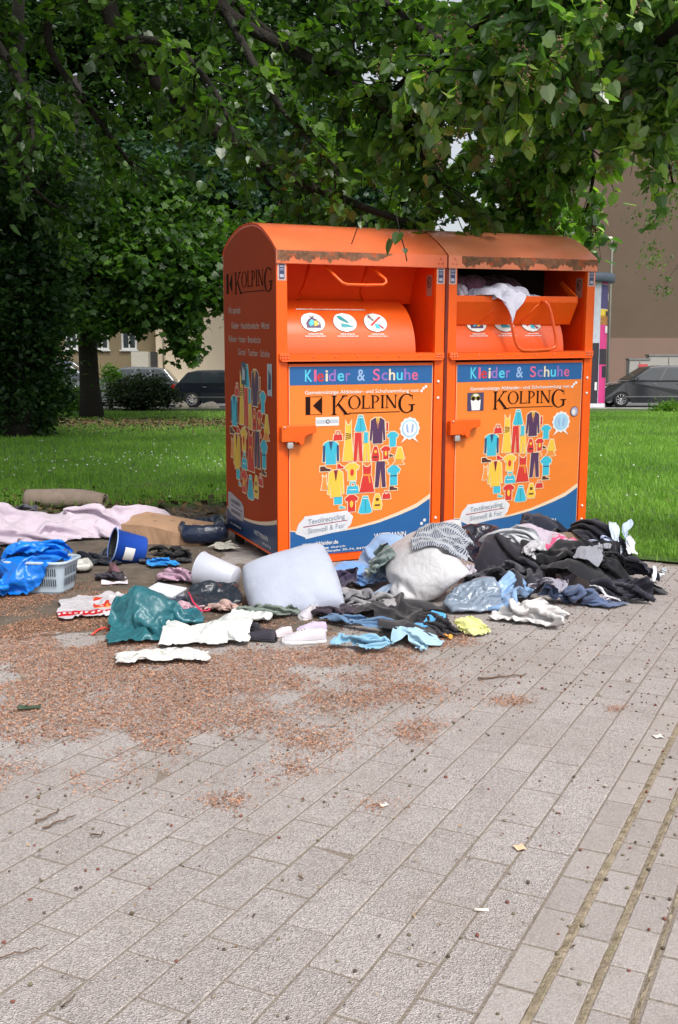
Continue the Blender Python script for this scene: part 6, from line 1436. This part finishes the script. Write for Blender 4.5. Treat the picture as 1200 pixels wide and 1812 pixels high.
bL = [([hubL, A(120, -120, 8.6), A(215, 70, 8.4), A(330, 190, 8.1), A(470, 290, 7.8), A(600, 350, 7.6), A(740, 400, 7.4)], .085, 12, .5),
      ([hubL, A(250, -160, 8.4), A(400, 20, 8.0), A(560, 110, 7.7), A(700, 210, 7.5), A(780, 330, 7.3)], .07, 13, .5),
      ([hubL, A(60, -60, 8.8), A(90, 90, 9.0), A(180, 220, 9.2), A(260, 330, 9.4)], .05, 9, .45),
      ([hubL, A(-60, 0, 8.0), A(40, 150, 7.6), A(60, 260, 7.4)], .05, 9, .45),
      ([A(330, 190, 8.1), A(420, 250, 8.3), A(500, 360, 8.4), A(560, 400, 8.4)], .03, 12, .45),
      ([A(400, 20, 8.0), A(470, 150, 7.4), A(540, 240, 7.1), A(600, 300, 7.0)], .03, 13, .45),
      ([A(215, 70, 8.4), A(300, 80, 7.6), A(380, 160, 7.2), A(420, 260, 7.0)], .03, 11, .42),
      ([hubL, A(420, -220, 8.0), A(620, -40, 7.6), A(760, 60, 7.3), A(900, 150, 7.0)], .06, 12, .5),
      ([hubL, (-2.4, 6.6, 4.6), (-1.6, 5.2, 4.3), (-.6, 4.4, 4.1)], .05, 9, .6), ([hubL, (-3.8, 6.2, 4.9), (-3.0, 4.6, 4.6)], .05, 8, .6),
      ([hubL, A(300, -60, 9.4), A(480, 60, 9.6), A(640, 180, 9.6), A(700, 300, 9.5)], .05, 10, .55), ([hubL, A(0, 60, 9.6), A(40, 300, 10), A(120, 380, 10.2)], .04, 8, .5)]
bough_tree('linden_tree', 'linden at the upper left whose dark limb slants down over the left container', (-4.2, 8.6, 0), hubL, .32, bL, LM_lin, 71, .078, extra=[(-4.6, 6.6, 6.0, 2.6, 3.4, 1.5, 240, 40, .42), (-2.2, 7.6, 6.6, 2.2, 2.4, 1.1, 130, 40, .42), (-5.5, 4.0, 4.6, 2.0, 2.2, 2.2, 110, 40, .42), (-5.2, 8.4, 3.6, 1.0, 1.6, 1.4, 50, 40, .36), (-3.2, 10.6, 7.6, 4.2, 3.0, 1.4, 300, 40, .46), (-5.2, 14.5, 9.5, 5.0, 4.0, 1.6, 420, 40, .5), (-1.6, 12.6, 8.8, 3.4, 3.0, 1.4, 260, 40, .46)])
hubR = Vector((3.9, 5.2, 4.6))
bR = [([hubR, A(1190, -140, 6.4), A(1080, 30, 7.2), A(960, 140, 8.0), A(860, 240, 8.6), A(800, 330, 8.9)], .05, 17, .5),
      ([hubR, A(1260, 0, 6.4), A(1120, 120, 7.2), A(1010, 220, 8.0), A(950, 310, 8.6), A(930, 375, 8.8)], .045, 18, .5),
      ([hubR, A(1100, -160, 6.0), A(940, -20, 6.4), A(800, 80, 7.0), A(690, 170, 7.6), A(640, 290, 8.6)], .045, 16, .5),
      ([hubR, A(1280, 60, 6.4), A(1180, 150, 6.8), A(1130, 215, 7.0)], .03, 20, .42),
      ([A(1010, 220, 8.0), A(1050, 280, 8.2), A(1045, 340, 8.4), A(1035, 378, 8.5)], .02, 18, .36),
      ([A(960, 140, 8.0), A(900, 220, 8.6), A(880, 320, 9.0), A(870, 385, 9.0)], .02, 17, .46),
      ([A(800, 80, 7.0), A(740, 180, 7.2), A(715, 270, 7.6), A(705, 350, 8.8)], .02, 17, .44),
      ([hubR, A(1100, -160, 5.9), A(1000, 30, 6.2), A(900, 110, 6.4), A(830, 150, 6.6)], .03, 16, .46),
      ([hubR, A(1220, -120, 6.6), A(1050, -40, 7.4), A(900, -10, 8.0), A(760, 20, 8.4)], .04, 17, .5),
      ([hubR, A(1300, -60, 6.9), A(1180, 40, 7.3), A(1090, 80, 7.6), A(1020, 130, 7.9)], .03, 18, .46),
      ([A(860, 240, 8.6), A(900, 300, 9.4), A(980, 350, 9.6), A(1010, 385, 9.6)], .02, 17, .46),
      ([A(690, 170, 7.6), A(620, 240, 9.0), A(560, 330, 9.6), A(520, 380, 9.8)], .02, 15, .5),
      ([hubR, (3.0, 4.0, 4.3), (2.0, 3.2, 4.1), (.9, 2.9, 4.0)], .05, 9, .6), ([A(1120, 120, 7.2), A(1170, 240, 7.4), A(1192, 330, 7.4)], .015, 14, .3)]
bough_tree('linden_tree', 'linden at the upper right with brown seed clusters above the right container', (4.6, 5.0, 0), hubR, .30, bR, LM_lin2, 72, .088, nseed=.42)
# a low hanging spray in front of the left roof
sp = empty('leaf_spray', A(690, 395, 6.0)); tag(sp, 'single twig with two leaves dangling in front of the left roof', 'twig'); b = MB(); B0 = Vector(A(690, 395, 6.0))
b.tube([Vector(A(700, 372, 6.0)) - B0, Vector(A(706, 405, 6.0)) - B0, Vector(A(716, 440, 6.0)) - B0, Vector(A(720, 462, 6.0)) - B0], .0035, 5); b.tube([Vector(A(640, 380, 6.0)) - B0, Vector(A(632, 405, 6.0)) - B0, Vector(A(622, 432, 6.0)) - B0], .003, 5); b.build('stem', BARK, sp)
leaves('leaf', np.array([A(692, 424, 6.0), A(706, 412, 5.98), A(640, 392, 6.0), A(716, 440, 6.0), A(668, 396, 6.0), A(650, 380, 6.02)]) - np.array(B0), np.array([.085, .07, .05, .045, .06, .07]), HEART, LM_lin, sp, 5, tint=np.full(6, .45), dirs=np.array([(.1, -.5, -1.)] * 6), flat=.3)
# thin birch boughs hanging before the brown wall
bt = (at(1330, 700, 24)[0], 24, 0)
bl = [px_blob(1165, 110, 23.5, 75, 70, .8, 60, 46, .26), px_blob(1180, 215, 23.5, 50, 60, .6, 22, 38, .22), px_blob(1170, 360, 23.5, 38, 45, .5, 11, 30, .18), px_blob(1160, 440, 23.5, 20, 28, .3, 5, 26, .14), px_blob(1176, 505, 23.5, 9, 18, .2, 3, 26, .10), px_blob(1120, 160, 23.5, 50, 60, .6, 24, 36, .22), px_blob(1300, 200, 24, 120, 160, 1.5, 110, 36, .34)]
tree('birch_tree', 'birch with thin pale hanging twigs in front of the brown wall', bt, (bt[0], 24, 10), .16, [(.7, A(1200, 60, 23.5), .04), (.65, A(1170, 300, 23.5), .02), (.6, A(1176, 500, 23.5), .012)], bl, .085, DIA, LM_wil, 81, droop=1.2)

# ------------------------------------------------------------------ grass
def blades(name, N, smin, smax, keep, hgt, wid, m, seed, dpow=1.7, yl=(6.2, 33), label=None):
    r = np.random.default_rng(seed)
    Y = yl[0] + (yl[1] - yl[0]) * r.random(N) ** dpow; X = Y * r.uniform(-.36, .36, N)
    nn_ = X * NV[0] + Y * NV[1]; dd_ = X * DV[0] + Y * DV[1]
    k = (dd_ > lawn_edge(nn_) + .02 + .06 * r.normal(0, 1, N)) & (r.random(N) < keep(X, Y)); X, Y = X[k], Y[k]; n = len(X)
    sc_ = (Y / 8) ** .55; h = r.uniform(.5, 1.2, n) * hgt * (.6 + .8 * fbm(X, Y, 1.2, 3, 3)) * np.minimum(1.3, sc_); w_ = wid * sc_ * r.uniform(.7, 1.3, n)
    a = r.uniform(0, 2 * np.pi, n); ln = r.normal(0, .45, (n, 2)); b0 = np.stack([X, Y, np.full(n, .03)], -1); wv = np.stack([np.cos(a), np.sin(a), a * 0], -1) * w_[:, None] * .5
    mid = b0 + np.stack([ln[:, 0] * h * .35, ln[:, 1] * h * .35, h * .6], -1); tip = b0 + np.stack([ln[:, 0] * h * 1.0, ln[:, 1] * h * 1.0, h * (1 - .25 * (ln ** 2).sum(1))], -1)
    V = np.stack([b0 - wv, b0 + wv, mid + wv * .8, mid - wv * .8, tip], 1); F = (np.array([[0, 1, 2], [0, 2, 3], [3, 2, 4]])[None] + (np.arange(n) * 5)[:, None, None]).reshape(-1, 3)
    t = np.clip(fbm(X, Y, .8, 4, 7) * .9 + r.normal(0, .16, n), 0, 1)
    return tag(link(name, np_mesh(name, V.reshape(-1, 3), F, tint=np.repeat(t, 5)), m), kind='stuff')
GM = leaf_mat('grass blade', (.10, .20, .03), (.19, .36, .05), (.33, .48, .10), .35, .6, (1.8, 2.2, 1.0))
def gkeep(X, Y):
    bare = np.exp(-((Y - 25.5) / 3.4) ** 2) * (X < -1.0) * 1.0 * (.8 + .5 * fbm(X, Y, .8, 2, 1)) + np.exp(-((X + 1.6) ** 2 / 1.6 + (Y - 8.9) ** 2 / .5)) * .9
    return np.clip(1 - bare, 0.02, 1)
blades('grass', 150000, 0, 0, gkeep, .075, .0075, GM, 90, 1.5)
# white clover heads
def ck(P): return np.clip(np.exp(-((P[:, 1] - 16.5 - P[:, 0] * .9) ** 2) / 5) * (P[:, 0] < .0) * (fbm(P[:, 0], P[:, 1], .9, 3, 4) > .45) + .035, 0, 1)
r = np.random.default_rng(5); x = r.uniform(-7, 8, 9000); y = r.uniform(9.5, 28, 9000); P = np.stack([x, y, x * 0], -1); P = P[r.random(9000) < ck(P)][:330]
V = []; F = []
for p in P:
    s_ = random.uniform(.010, .018); o = len(V); z = random.uniform(.07, .12)
    for dx, dy, dz in ((-1, 0, 0), (0, -1, 0), (1, 0, 0), (0, 1, 0), (0, 0, .8), (0, 0, -.8)): V.append((p[0] + dx * s_, p[1] + dy * s_, z + dz * s_))
    F += [(o, o + 1, o + 4), (o + 1, o + 2, o + 4), (o + 2, o + 3, o + 4), (o + 3, o, o + 4), (o + 1, o, o + 5), (o + 2, o + 1, o + 5), (o + 3, o + 2, o + 5), (o, o + 3, o + 5)]
tag(link('clover_flowers', np_mesh('clover_flowers', V, F), mat('clover white', srgb(206, 214, 196), .8)), kind='stuff')
# ------------------------------------------------------------------ houses, cars and street things in the background
mw1 = mat('render shaded', srgb(150, 134, 104), .9, .06, .5, bump=.2, bs=20); mw2 = mat('render sunlit', srgb(232, 214, 186), .9, .04, .5, bump=.2, bs=20)  # one render in two tones: sun and shade put into the colours
mglass = mat('dark window glass', (.03, .04, .045), .08, .1, 1); mfr = mat('window frame white', srgb(226, 226, 222), .5)
hr_ = empty('apartment_house', (at(200, 690, 50)[0], 50, 0)); tag(hr_, 'rendered apartment house with walls coloured sunlit cream and shaded beige behind the parked cars at the left', 'house'); H0 = Vector(hr_.location)
def wx(px, Y): return at(px, 665, Y)[0] - H0.x
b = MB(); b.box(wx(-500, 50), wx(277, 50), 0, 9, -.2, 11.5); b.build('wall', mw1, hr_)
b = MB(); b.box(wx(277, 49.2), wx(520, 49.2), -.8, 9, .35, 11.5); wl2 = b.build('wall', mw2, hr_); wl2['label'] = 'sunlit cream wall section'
b = MB(); b.box(wx(277, 49.2) - .01, wx(520, 49.2) + .02, -.83, 8.9, -.2, .349); b.build('plinth', mat('plinth', srgb(176, 164, 140), .9, .1, 1), hr_)
b = MB(); b.box(wx(-500, 50) - .4, wx(520, 49) + .4, -1.2, 9.5, 11.5, 11.9); b.prism([(-1.4, 11.9), (9.8, 11.9), (4.2, 13.6)], wx(-500, 50) - .4, wx(520, 49) + .4, axis='x'); b.build('roof', mat('roof tiles', (.045, .04, .04), .8, .2, 3), hr_)
def window(x0, x1, z0, z1, y=0, parent=hr_):
    w_ = MB(); t = .09
    w_.box(x0, x1, y - .05, y + .03, z0, z0 + t); w_.box(x0, x1, y - .05, y + .03, z1 - t, z1); w_.box(x0, x0 + t, y - .05, y + .03, z0 + t, z1 - t); w_.box(x1 - t, x1, y - .05, y + .03, z0 + t, z1 - t)
    w_.box((x0 + x1) / 2 - .035, (x0 + x1) / 2 + .035, y - .045, y + .03, z0 + t, z1 - t); o = w_.build('window', mfr, parent)
    g_ = MB(); g_.box(x0 + t, x1 - t, y - .02, y + .02, z0 + t, z1 - t); g_.build('pane', mglass, o); s_ = MB(); s_.box(x0 - .08, x1 + .08, y - .16, y - .052, z0 - .07, z0 - .002); s_.build('sill', mfr, o)
zz = lambda py, Y: at(600, py, Y)[2]
for x0, x1 in ((170, 195), (217, 244), (118, 140), (60, 85), (0, 28)):
    for f_ in range(3): window(wx(x0, 50), wx(x1, 50), zz(619, 50) + 2.9 * f_, zz(576, 50) + 2.9 * f_)
for x0 in (325, 430):
    for f_ in (1, 2): window(wx(x0, 49.2), wx(x0 + 36, 49.2), zz(619, 50) + 2.9 * f_, zz(576, 50) + 2.9 * f_, -.8)
b = MB(); b.box(wx(233, 48), wx(263, 48), -2.0, -.01, zz(663, 48), zz(622, 48)); b.build('balcony', mat('balcony panel', srgb(176, 172, 158), .7), hr_)
b = MB(); b.box(wx(264, 48.6), wx(276, 48.6), -1.4, -.01, zz(663, 48), zz(622, 48)); b.build('dark_gap_block', mat('gap dark', (.04, .04, .04), .8), hr_)  # solid dark block standing in for the dark gap beside the balcony
b = MB(); b.tube([(wx(290, 49), -.86, .2), (wx(290, 49), -.86, 11.4)], .05, 8); b.build('drainpipe', mat('pipe', srgb(196, 184, 166), .6), hr_)
# brown blind wall on the right
bw = empty('apartment_block', (at(1300, 690, 58)[0], 58, 0)); tag(bw, 'tall brown blind gable wall behind the dark estate car', 'building'); B1 = Vector(bw.location)
x_ = lambda px: at(px, 665, 58)[0] - B1.x
b = MB(); b.box(x_(1005), x_(1700), 0, 14, zz(598, 58), 17.5); b.build('wall', mat('brown render', srgb(98, 83, 69), .9, .10, .35, bump=.25, bs=12, stain=srgb(92, 82, 66), ss=.25, sa=.8), bw)
b = MB(); b.box(x_(1004), x_(1701), -.06, 14.05, -.3, zz(598, 58) - .002); b.build('plinth', mat('pinkish plinth', srgb(126, 104, 92), .9, .06, .4, bump=.2, bs=12), bw)
b = MB(); b.box(x_(1000), x_(1705), -.3, 14.3, 17.5, 17.8); b.build('roof', mat('roof edge', (.1, .1, .1), .6), bw)

# cars
tyre = mat('tyre', (.015, .015, .016), .8); rimm = mat('alloy', (.55, .56, .58), .3, .1, 5, metal=.7); cgl = mat('car glass', (.02, .028, .033), .05, .1, 3, coat=.3)
def car(name, label, x, y, rz, paint, L, W_, Hh, kind, group='cars parked along the street', z=-.03):
    root = empty(name, (x, y, z), rz); tag(root, label, 'car', group); hl = L / 2
    bel = .93 * Hh / 1.5; 
    # lower body side outline, front at +x
    lo = [(-hl, .32), (-hl + .02, .70), (-hl + .06, bel - .02), (-hl + .25, bel + .04), (-hl * .3, bel + .02), (hl * .35, bel - .01), (hl * .55, bel - .05), (hl * .82, bel - .16), (hl * .96, bel - .30), (hl, .50), (hl - .02, .28)]
    def arch(cx, r_=.36): return [(cx + r_ * math.cos(a), .30 + r_ * math.sin(a)) for a in [math.pi * k / 9 for k in range(10)]]
    wf, wr = hl - .86, -hl + .78
    bot = [(hl - .1, .22)] + [(p[0], max(.20, p[1])) for p in arch(wf)] + [(wf - .42, .20), (wr + .42, .20)] + [(p[0], max(.20, p[1])) for p in arch(wr)] + [(-hl + .1, .22)]
    outl = lo + bot; n = len(outl); K = 7; V = []
    ys = [-1, -.97, -.85, 0, .85, .97, 1]
    for yv in ys:
        sh = 1 - .035 * (abs(yv) == 1)
        for (a, c) in outl:
            e = 1 - .045 * max(0, (abs(a) - hl * .7) / (hl * .3)) * (abs(yv) > .8); xx = a * (1 - .05 * abs(yv) ** 3 * (abs(a) > hl * .9)); 
            V.append((xx, yv * W_ / 2 * e * (1 - .05 * max(0, (c - .75)) * 2), c if abs(yv) < .99 else c - .012 * (c > .6)))
    F = [(k * n + i, k * n + (i + 1) % n, (k + 1) * n + (i + 1) % n, (k + 1) * n + i) for k in range(K - 1) for i in range(n)] + [tuple(range(n)), tuple(range((K - 1) * n, K * n))[::-1]]
    b = MB(); b.add(V, F, 0, False); bo = b.build('body', paint, root); q = bo.modifiers.new('b', 'BEVEL'); q.width = .03; q.segments = 2; q.limit_method = 'ANGLE'; q.angle_limit = R(35)
    if kind == 'estate': gh = [(-hl + .16, bel), (-hl + .38, Hh - .08), (-hl + .7, Hh - .01), (-.1, Hh), (.35, Hh - .05), (hl * .62, bel - .02)]
    else: gh = [(-hl + .20, bel), (-hl + .62, Hh - .10), (-hl + 1.0, Hh - .02), (-.2, Hh), (.25, Hh - .06), (hl * .50, bel)]
    def ghv(pl_, ins): 
        n = len(pl_); V = []
        for s_ in (-1, 1):
            for a, c in pl_: V.append((a, s_ * (W_ / 2 - .06 - .17 * (c - bel) / (Hh - bel) + ins), c))
        return V, [tuple(range(n)), tuple(range(2 * n - 1, n - 1, -1))] + [(i, i + n, (i + 1) % n + n, (i + 1) % n) for i in range(n)]
    V, F = ghv(gh, 0); b = MB(); b.add(V, F, 0); g_ = b.build('cabin', paint, root, bevel=.04)
    # side windows and screens as panes set proud of the cabin
    b = MB(); cx = sum(p[0] for p in gh) / len(gh)
    def inset(px_, pz_, s_): return (px_, s_ * (W_ / 2 - .06 - .17 * (pz_ - bel) / (Hh - bel) + .006), pz_)
    z0, z1 = bel + .05, Hh - .11
    def xb(z, i, j): a, c = gh[i], gh[j]; t = (z - a[1]) / (c[1] - a[1] + 1e-9); return a[0] + (c[0] - a[0]) * t
    xr0, xr1 = xb(z0, 0, 1) + .10, xb(z1, 0, 1) + .14; xf0, xf1 = xb(z0, 5, 4) - .12, xb(min(z1, gh[4][1]), 5, 4) - .10
    pil = [(xr0 + (xf0 - xr0) * t, xr1 + (xf1 - xr1) * t) for t in (0, .28, .62, 1)]
    for s_ in (-1, 1):
        for k in range(3):
            a0, a1 = pil[k]; b0_, b1 = pil[k + 1]; b.add([inset(a0 + .035, z0, s_), inset(b0_ - .035, z0, s_), inset(b1 - .035, z1, s_), inset(a1 + .035, z1, s_)], [(0, 1, 2, 3)])
    for i, j, d in ((0, 1, -1), (5, 4, 1)):
        a, c = Vector(gh[i]), Vector(gh[j]); nrm = Vector((-(c - a).y, (c - a).x)).normalized() * .008 * (1 if i == 0 else -1); a, c = a.lerp(c, .12) + nrm, a.lerp(c, .92) + nrm
        wa, wc = W_ / 2 - .06 - .17 * (a.y - bel) / (Hh - bel) - .10, W_ / 2 - .06 - .17 * (c.y - bel) / (Hh - bel) - .10
        b.add([(a.x, -wa, a.y), (a.x, wa, a.y), (c.x, wc, c.y), (c.x, -wc, c.y)], [(0, 1, 2, 3)])
    b.build('windows', cgl, g_)
    for cx in (wf, wr):
        for s_ in (-1, 1):
            T = Matrix.Translation((cx, s_ * (W_ / 2 - .12), .31)) @ Matrix.Rotation(R(90), 4, 'X'); w_ = MB()
            w_.lathe([(.2, -.10), (.29, -.10), (.315, -.07), (.315, .07), (.29, .10), (.2, .10)], 28, 0, T); wo_ = w_.build('wheel', tyre, root)
            w_ = MB(); w_.lathe([(.0, s_ * -.075), (.04, s_ * -.085), (.05, s_ * -.07)], 12, 0, T); w_.lathe([(.185, s_ * -.09), (.205, s_ * -.10), (.21, s_ * -.08)], 28, 0, T)
            for k in range(9):
                a = 2 * math.pi * k / 9; c0, s0 = math.cos(a), math.sin(a); p0 = Vector((.04 * c0, .04 * s0, s_ * -.075)); p1 = Vector((.20 * c0, .20 * s0, s_ * -.088)); w_.tube([T @ p0, T @ p1], .014, 5)
            w_.build('rim', rimm, wo_)
    for s_ in (-1, 1):
        h_ = MB(); h_.ball((hl - .16, s_ * (W_ / 2 - .26), bel - .24), .17, .17, .085); h_.build('headlight', mat('headlight', (.5, .53, .56), .1, coat=.5), root)
        h_ = MB(); h_.box(-hl + .0, -hl + .14, s_ * (W_ / 2 - .16) - .09, s_ * (W_ / 2 - .16) + .09, .72, .90, bev=.02); h_.build('tail_light', mat('tail light', (.35, .01, .01), .2, coat=.5), root)
        h_ = MB(); h_.ball((hl * .40, s_ * (W_ / 2 + .06), bel + .06), .06, .09, .06); h_.build('mirror', paint, root)
        h_ = MB()
        for k in (.02, -.95): h_.box(k, k + .14, s_ * (W_ / 2 - .0) - .012, s_ * (W_ / 2) + .012, bel - .12, bel - .09)
        h_.box(-hl + .9, hl - 1.0, s_ * (W_ / 2 - .0) - .01, s_ * (W_ / 2) + .012, .40, .43); h_.build('door_trim', mat('trim chrome', (.3, .3, .32), .3, metal=.7), root)
    return root
pk_ = mat('black car paint', (.008, .010, .017), .18, .1, 2, coat=.9); pg_ = mat('dark grey car paint', (.018, .020, .026), .2, .1, 2, coat=.9); ps_ = mat('silver car paint', (.10, .11, .12), .25, .05, 2, coat=.8, metal=.3); pb_ = mat('blue car paint', (.03, .05, .10), .2, .1, 2, coat=.9)
c = at(340, 722, 40); car('hatchback', 'black hatchback parked at the left, partly hidden by the left container', c[0] + 1.30, 41.0, R(4), pk_, 4.3, 1.78, 1.46, 'hatch')
c = at(1100, 719, 41); car('estate_car', 'dark grey estate car at the right edge in front of the brown wall', c[0] + 1.32, 41.8, R(181), pg_, 4.5, 1.80, 1.64, 'hatch')
c = at(120, 700, 44); car('parked_car', 'silver car behind the low bush, left of the maple trunk', c[0], 44, R(3), ps_, 4.3, 1.75, 1.75, 'hatch')
c = at(215, 700, 43); car('parked_car', 'pale silver car right of the maple trunk behind the hedge', c[0] + .3, 43, R(183), ps_, 4.4, 1.75, 1.6, 'hatch')
c = at(100, 700, 47); car('parked_car', 'dark blue car furthest back behind the maple trunk', c[0] + .6, 47.4, R(2), pb_, 4.3, 1.75, 1.9, 'hatch')
# pale stones by the kerb
ms = mat('pale stone', srgb(190, 180, 164), .9, .15, 8, bump=.4)
for i, (x0, x1, lb) in enumerate(((308, 334, 'pale boulder left of the wheel of the black hatchback'), (352, 388, 'long pale boulder in front of the black hatchback'))):
    a = at((x0 + x1) / 2, 700, 37.2); hw = (x1 - x0) / 2 * 37.2 / FPX
    V, F = [], []; b = MB(); b.ball((0, 0, .06), hw, .25, .22, seg=14); r2 = random.Random(i); b.v = [(p[0] * (1 + .08 * math.sin(7 * p[1] + 3 * p[2] * 9)), p[1], p[2] * (1 + .1 * math.sin(9 * p[0]))) for p in b.v]
    o = b.build('boulder', ms); o.location = (a[0], 37.2, 0); tag(o, lb, 'stone', 'boulders on the kerb')
# advertising column
Yc = 40; a = at(1034, 700, Yc); k = Yc / FPX; col_ = empty('advertising_column', (a[0], Yc, -.03)); tag(col_, 'advertising column with pink poster and dark cap behind the right container', 'advertising column')
zt_ = at(600, 500, Yc)[2]; rad = 35 * k
b = MB(); b.lathe([(rad + .02, 0), (rad + .02, .16), (rad, .17)], 40); b.lathe([(0, .16), (rad, .16)], 40); b.build('base', mat('col base', srgb(196, 194, 198), .8), col_)
def posterband(name, z0, z1, a0, a1, m_, dr=.004, lab=None):
    b = MB(); K = 14; V = [((rad + dr) * math.cos(a0 + (a1 - a0) * i / K), (rad + dr) * math.sin(a0 + (a1 - a0) * i / K), z) for z in (z0, z1) for i in range(K + 1)]
    b.add(V, [(i, i + 1, K + 2 + i, K + 1 + i) for i in range(K)], 0, True); o = b.build(name, m_, col_); 
    if lab: o['label'] = lab
b = MB(); b.lathe([(rad, .17), (rad, zt_)], 40); b.build('shaft', mat('shaft grey', srgb(186, 192, 204), .7), col_)
zc_ = lambda py: at(600, py, Yc)[2] + .03
mpk = mat('poster pink', srgb(206, 60, 130), .5, .05, 4); mvi = mat('poster violet', srgb(78, 70, 116), .5); mye = mat('poster yellow', srgb(222, 190, 60), .5); mkk = mat('poster black', srgb(48, 44, 54), .5)
Aa, Ab = R(-62), R(-5)
posterband('poster', .2, zc_(560), Aa, Ab, mpk); posterband('poster', zc_(548), zc_(506), Aa, Ab, mvi); posterband('poster', zc_(576), zc_(549), Aa, Ab, mye); posterband('poster', zc_(505), zc_(501), Aa, Ab, mpk)
for z0, z1, a0, a1 in ((645, 618, -62, -20), (668, 648, -50, -8), (560, 552, -40, -20)): posterband('poster_figure', zc_(z0), zc_(z1), R(a0), R(a1), mkk, .012)
posterband('poster', .2, zc_(608), R(-130), R(-64), mkk, .004)
for z0, z1, a0, a1 in ((533, 520, -25, -12), (590, 578, -40, -18), (690, 676, -75, -68)): posterband('poster_figure', zc_(z0), zc_(z1), R(a0), R(a1), m_wht, .014)
b = MB(); b.lathe([(0, zt_), (rad + .20, zt_), (rad + .24, zt_ + .04), (rad + .24, zt_ + .28), (rad + .18, zt_ + .33), (0, zt_ + .36)], 40); b.build('cap', mat('cap slate', srgb(88, 100, 116), .5), col_)
# street lamp behind the column
a = at(1074, 700, 48); lp = empty('street_lamp', (a[0], 48, 0)); tag(lp, 'thin street lamp with curved head rising behind the advertising column', 'street lamp'); zt_ = at(600, 424, 48)[2]
b = MB(); b.tube([(0, 0, 0), (0, 0, zt_ - .3), (-.03, 0, zt_ - .05), (-.12, 0, zt_)], [.07, .045, .045, .05], 10); b.build('pole', mat('lamp pole', srgb(150, 150, 142), .6), lp); b = MB(); b.ball((-.22, 0, zt_ + .05), .30, .12, .11); b.build('lamp_head', mat('lamp head', srgb(196, 192, 178), .5), lp)
# cabinets behind the estate car
for i, (x0, x1, y0, lb) in enumerate(((1112, 1148, 637, 'grey street cabinet with a red and white notice left of the larger one'), (1147, 1215, 630, 'larger grey street cabinet behind the dark estate car'))):
    Y = 50 + i; a = at((x0 + x1) / 2, 700, Y); hw = (x1 - x0) / 2 * Y / FPX; h_ = at(600, y0, Y)[2]; r_ = empty('street_cabinet', (a[0], Y, 0)); tag(r_, lb, 'cabinet', 'grey street cabinets')
    b = MB(); b.box(-hw, hw, 0, .6, 0, h_, bev=.02); b.build('housing', mat('cabinet grey', srgb(158, 156, 150), .6, .06, 2), r_); b = MB(); b.box(-hw - .03, hw + .03, -.04, .64, h_ + .002, h_ + .08); b.build('lid', mat('cabinet lid', srgb(120, 122, 120), .6), r_)
    b = MB(); b.box(-.012, .012, -.012, -.001, .1, h_ - .08); b.build('door_gap', m_dark, r_)
    if i == 0: b = MB(); b.box(-.05, .38, -.03, -.013, h_ * .55, h_ * .9, 0); b.box(-.05, .38, -.034, -.031, h_ * .78, h_ * .9, 1); b.build('notice', [m_wht, mat('notice red', srgb(200, 70, 80), .6)], r_)
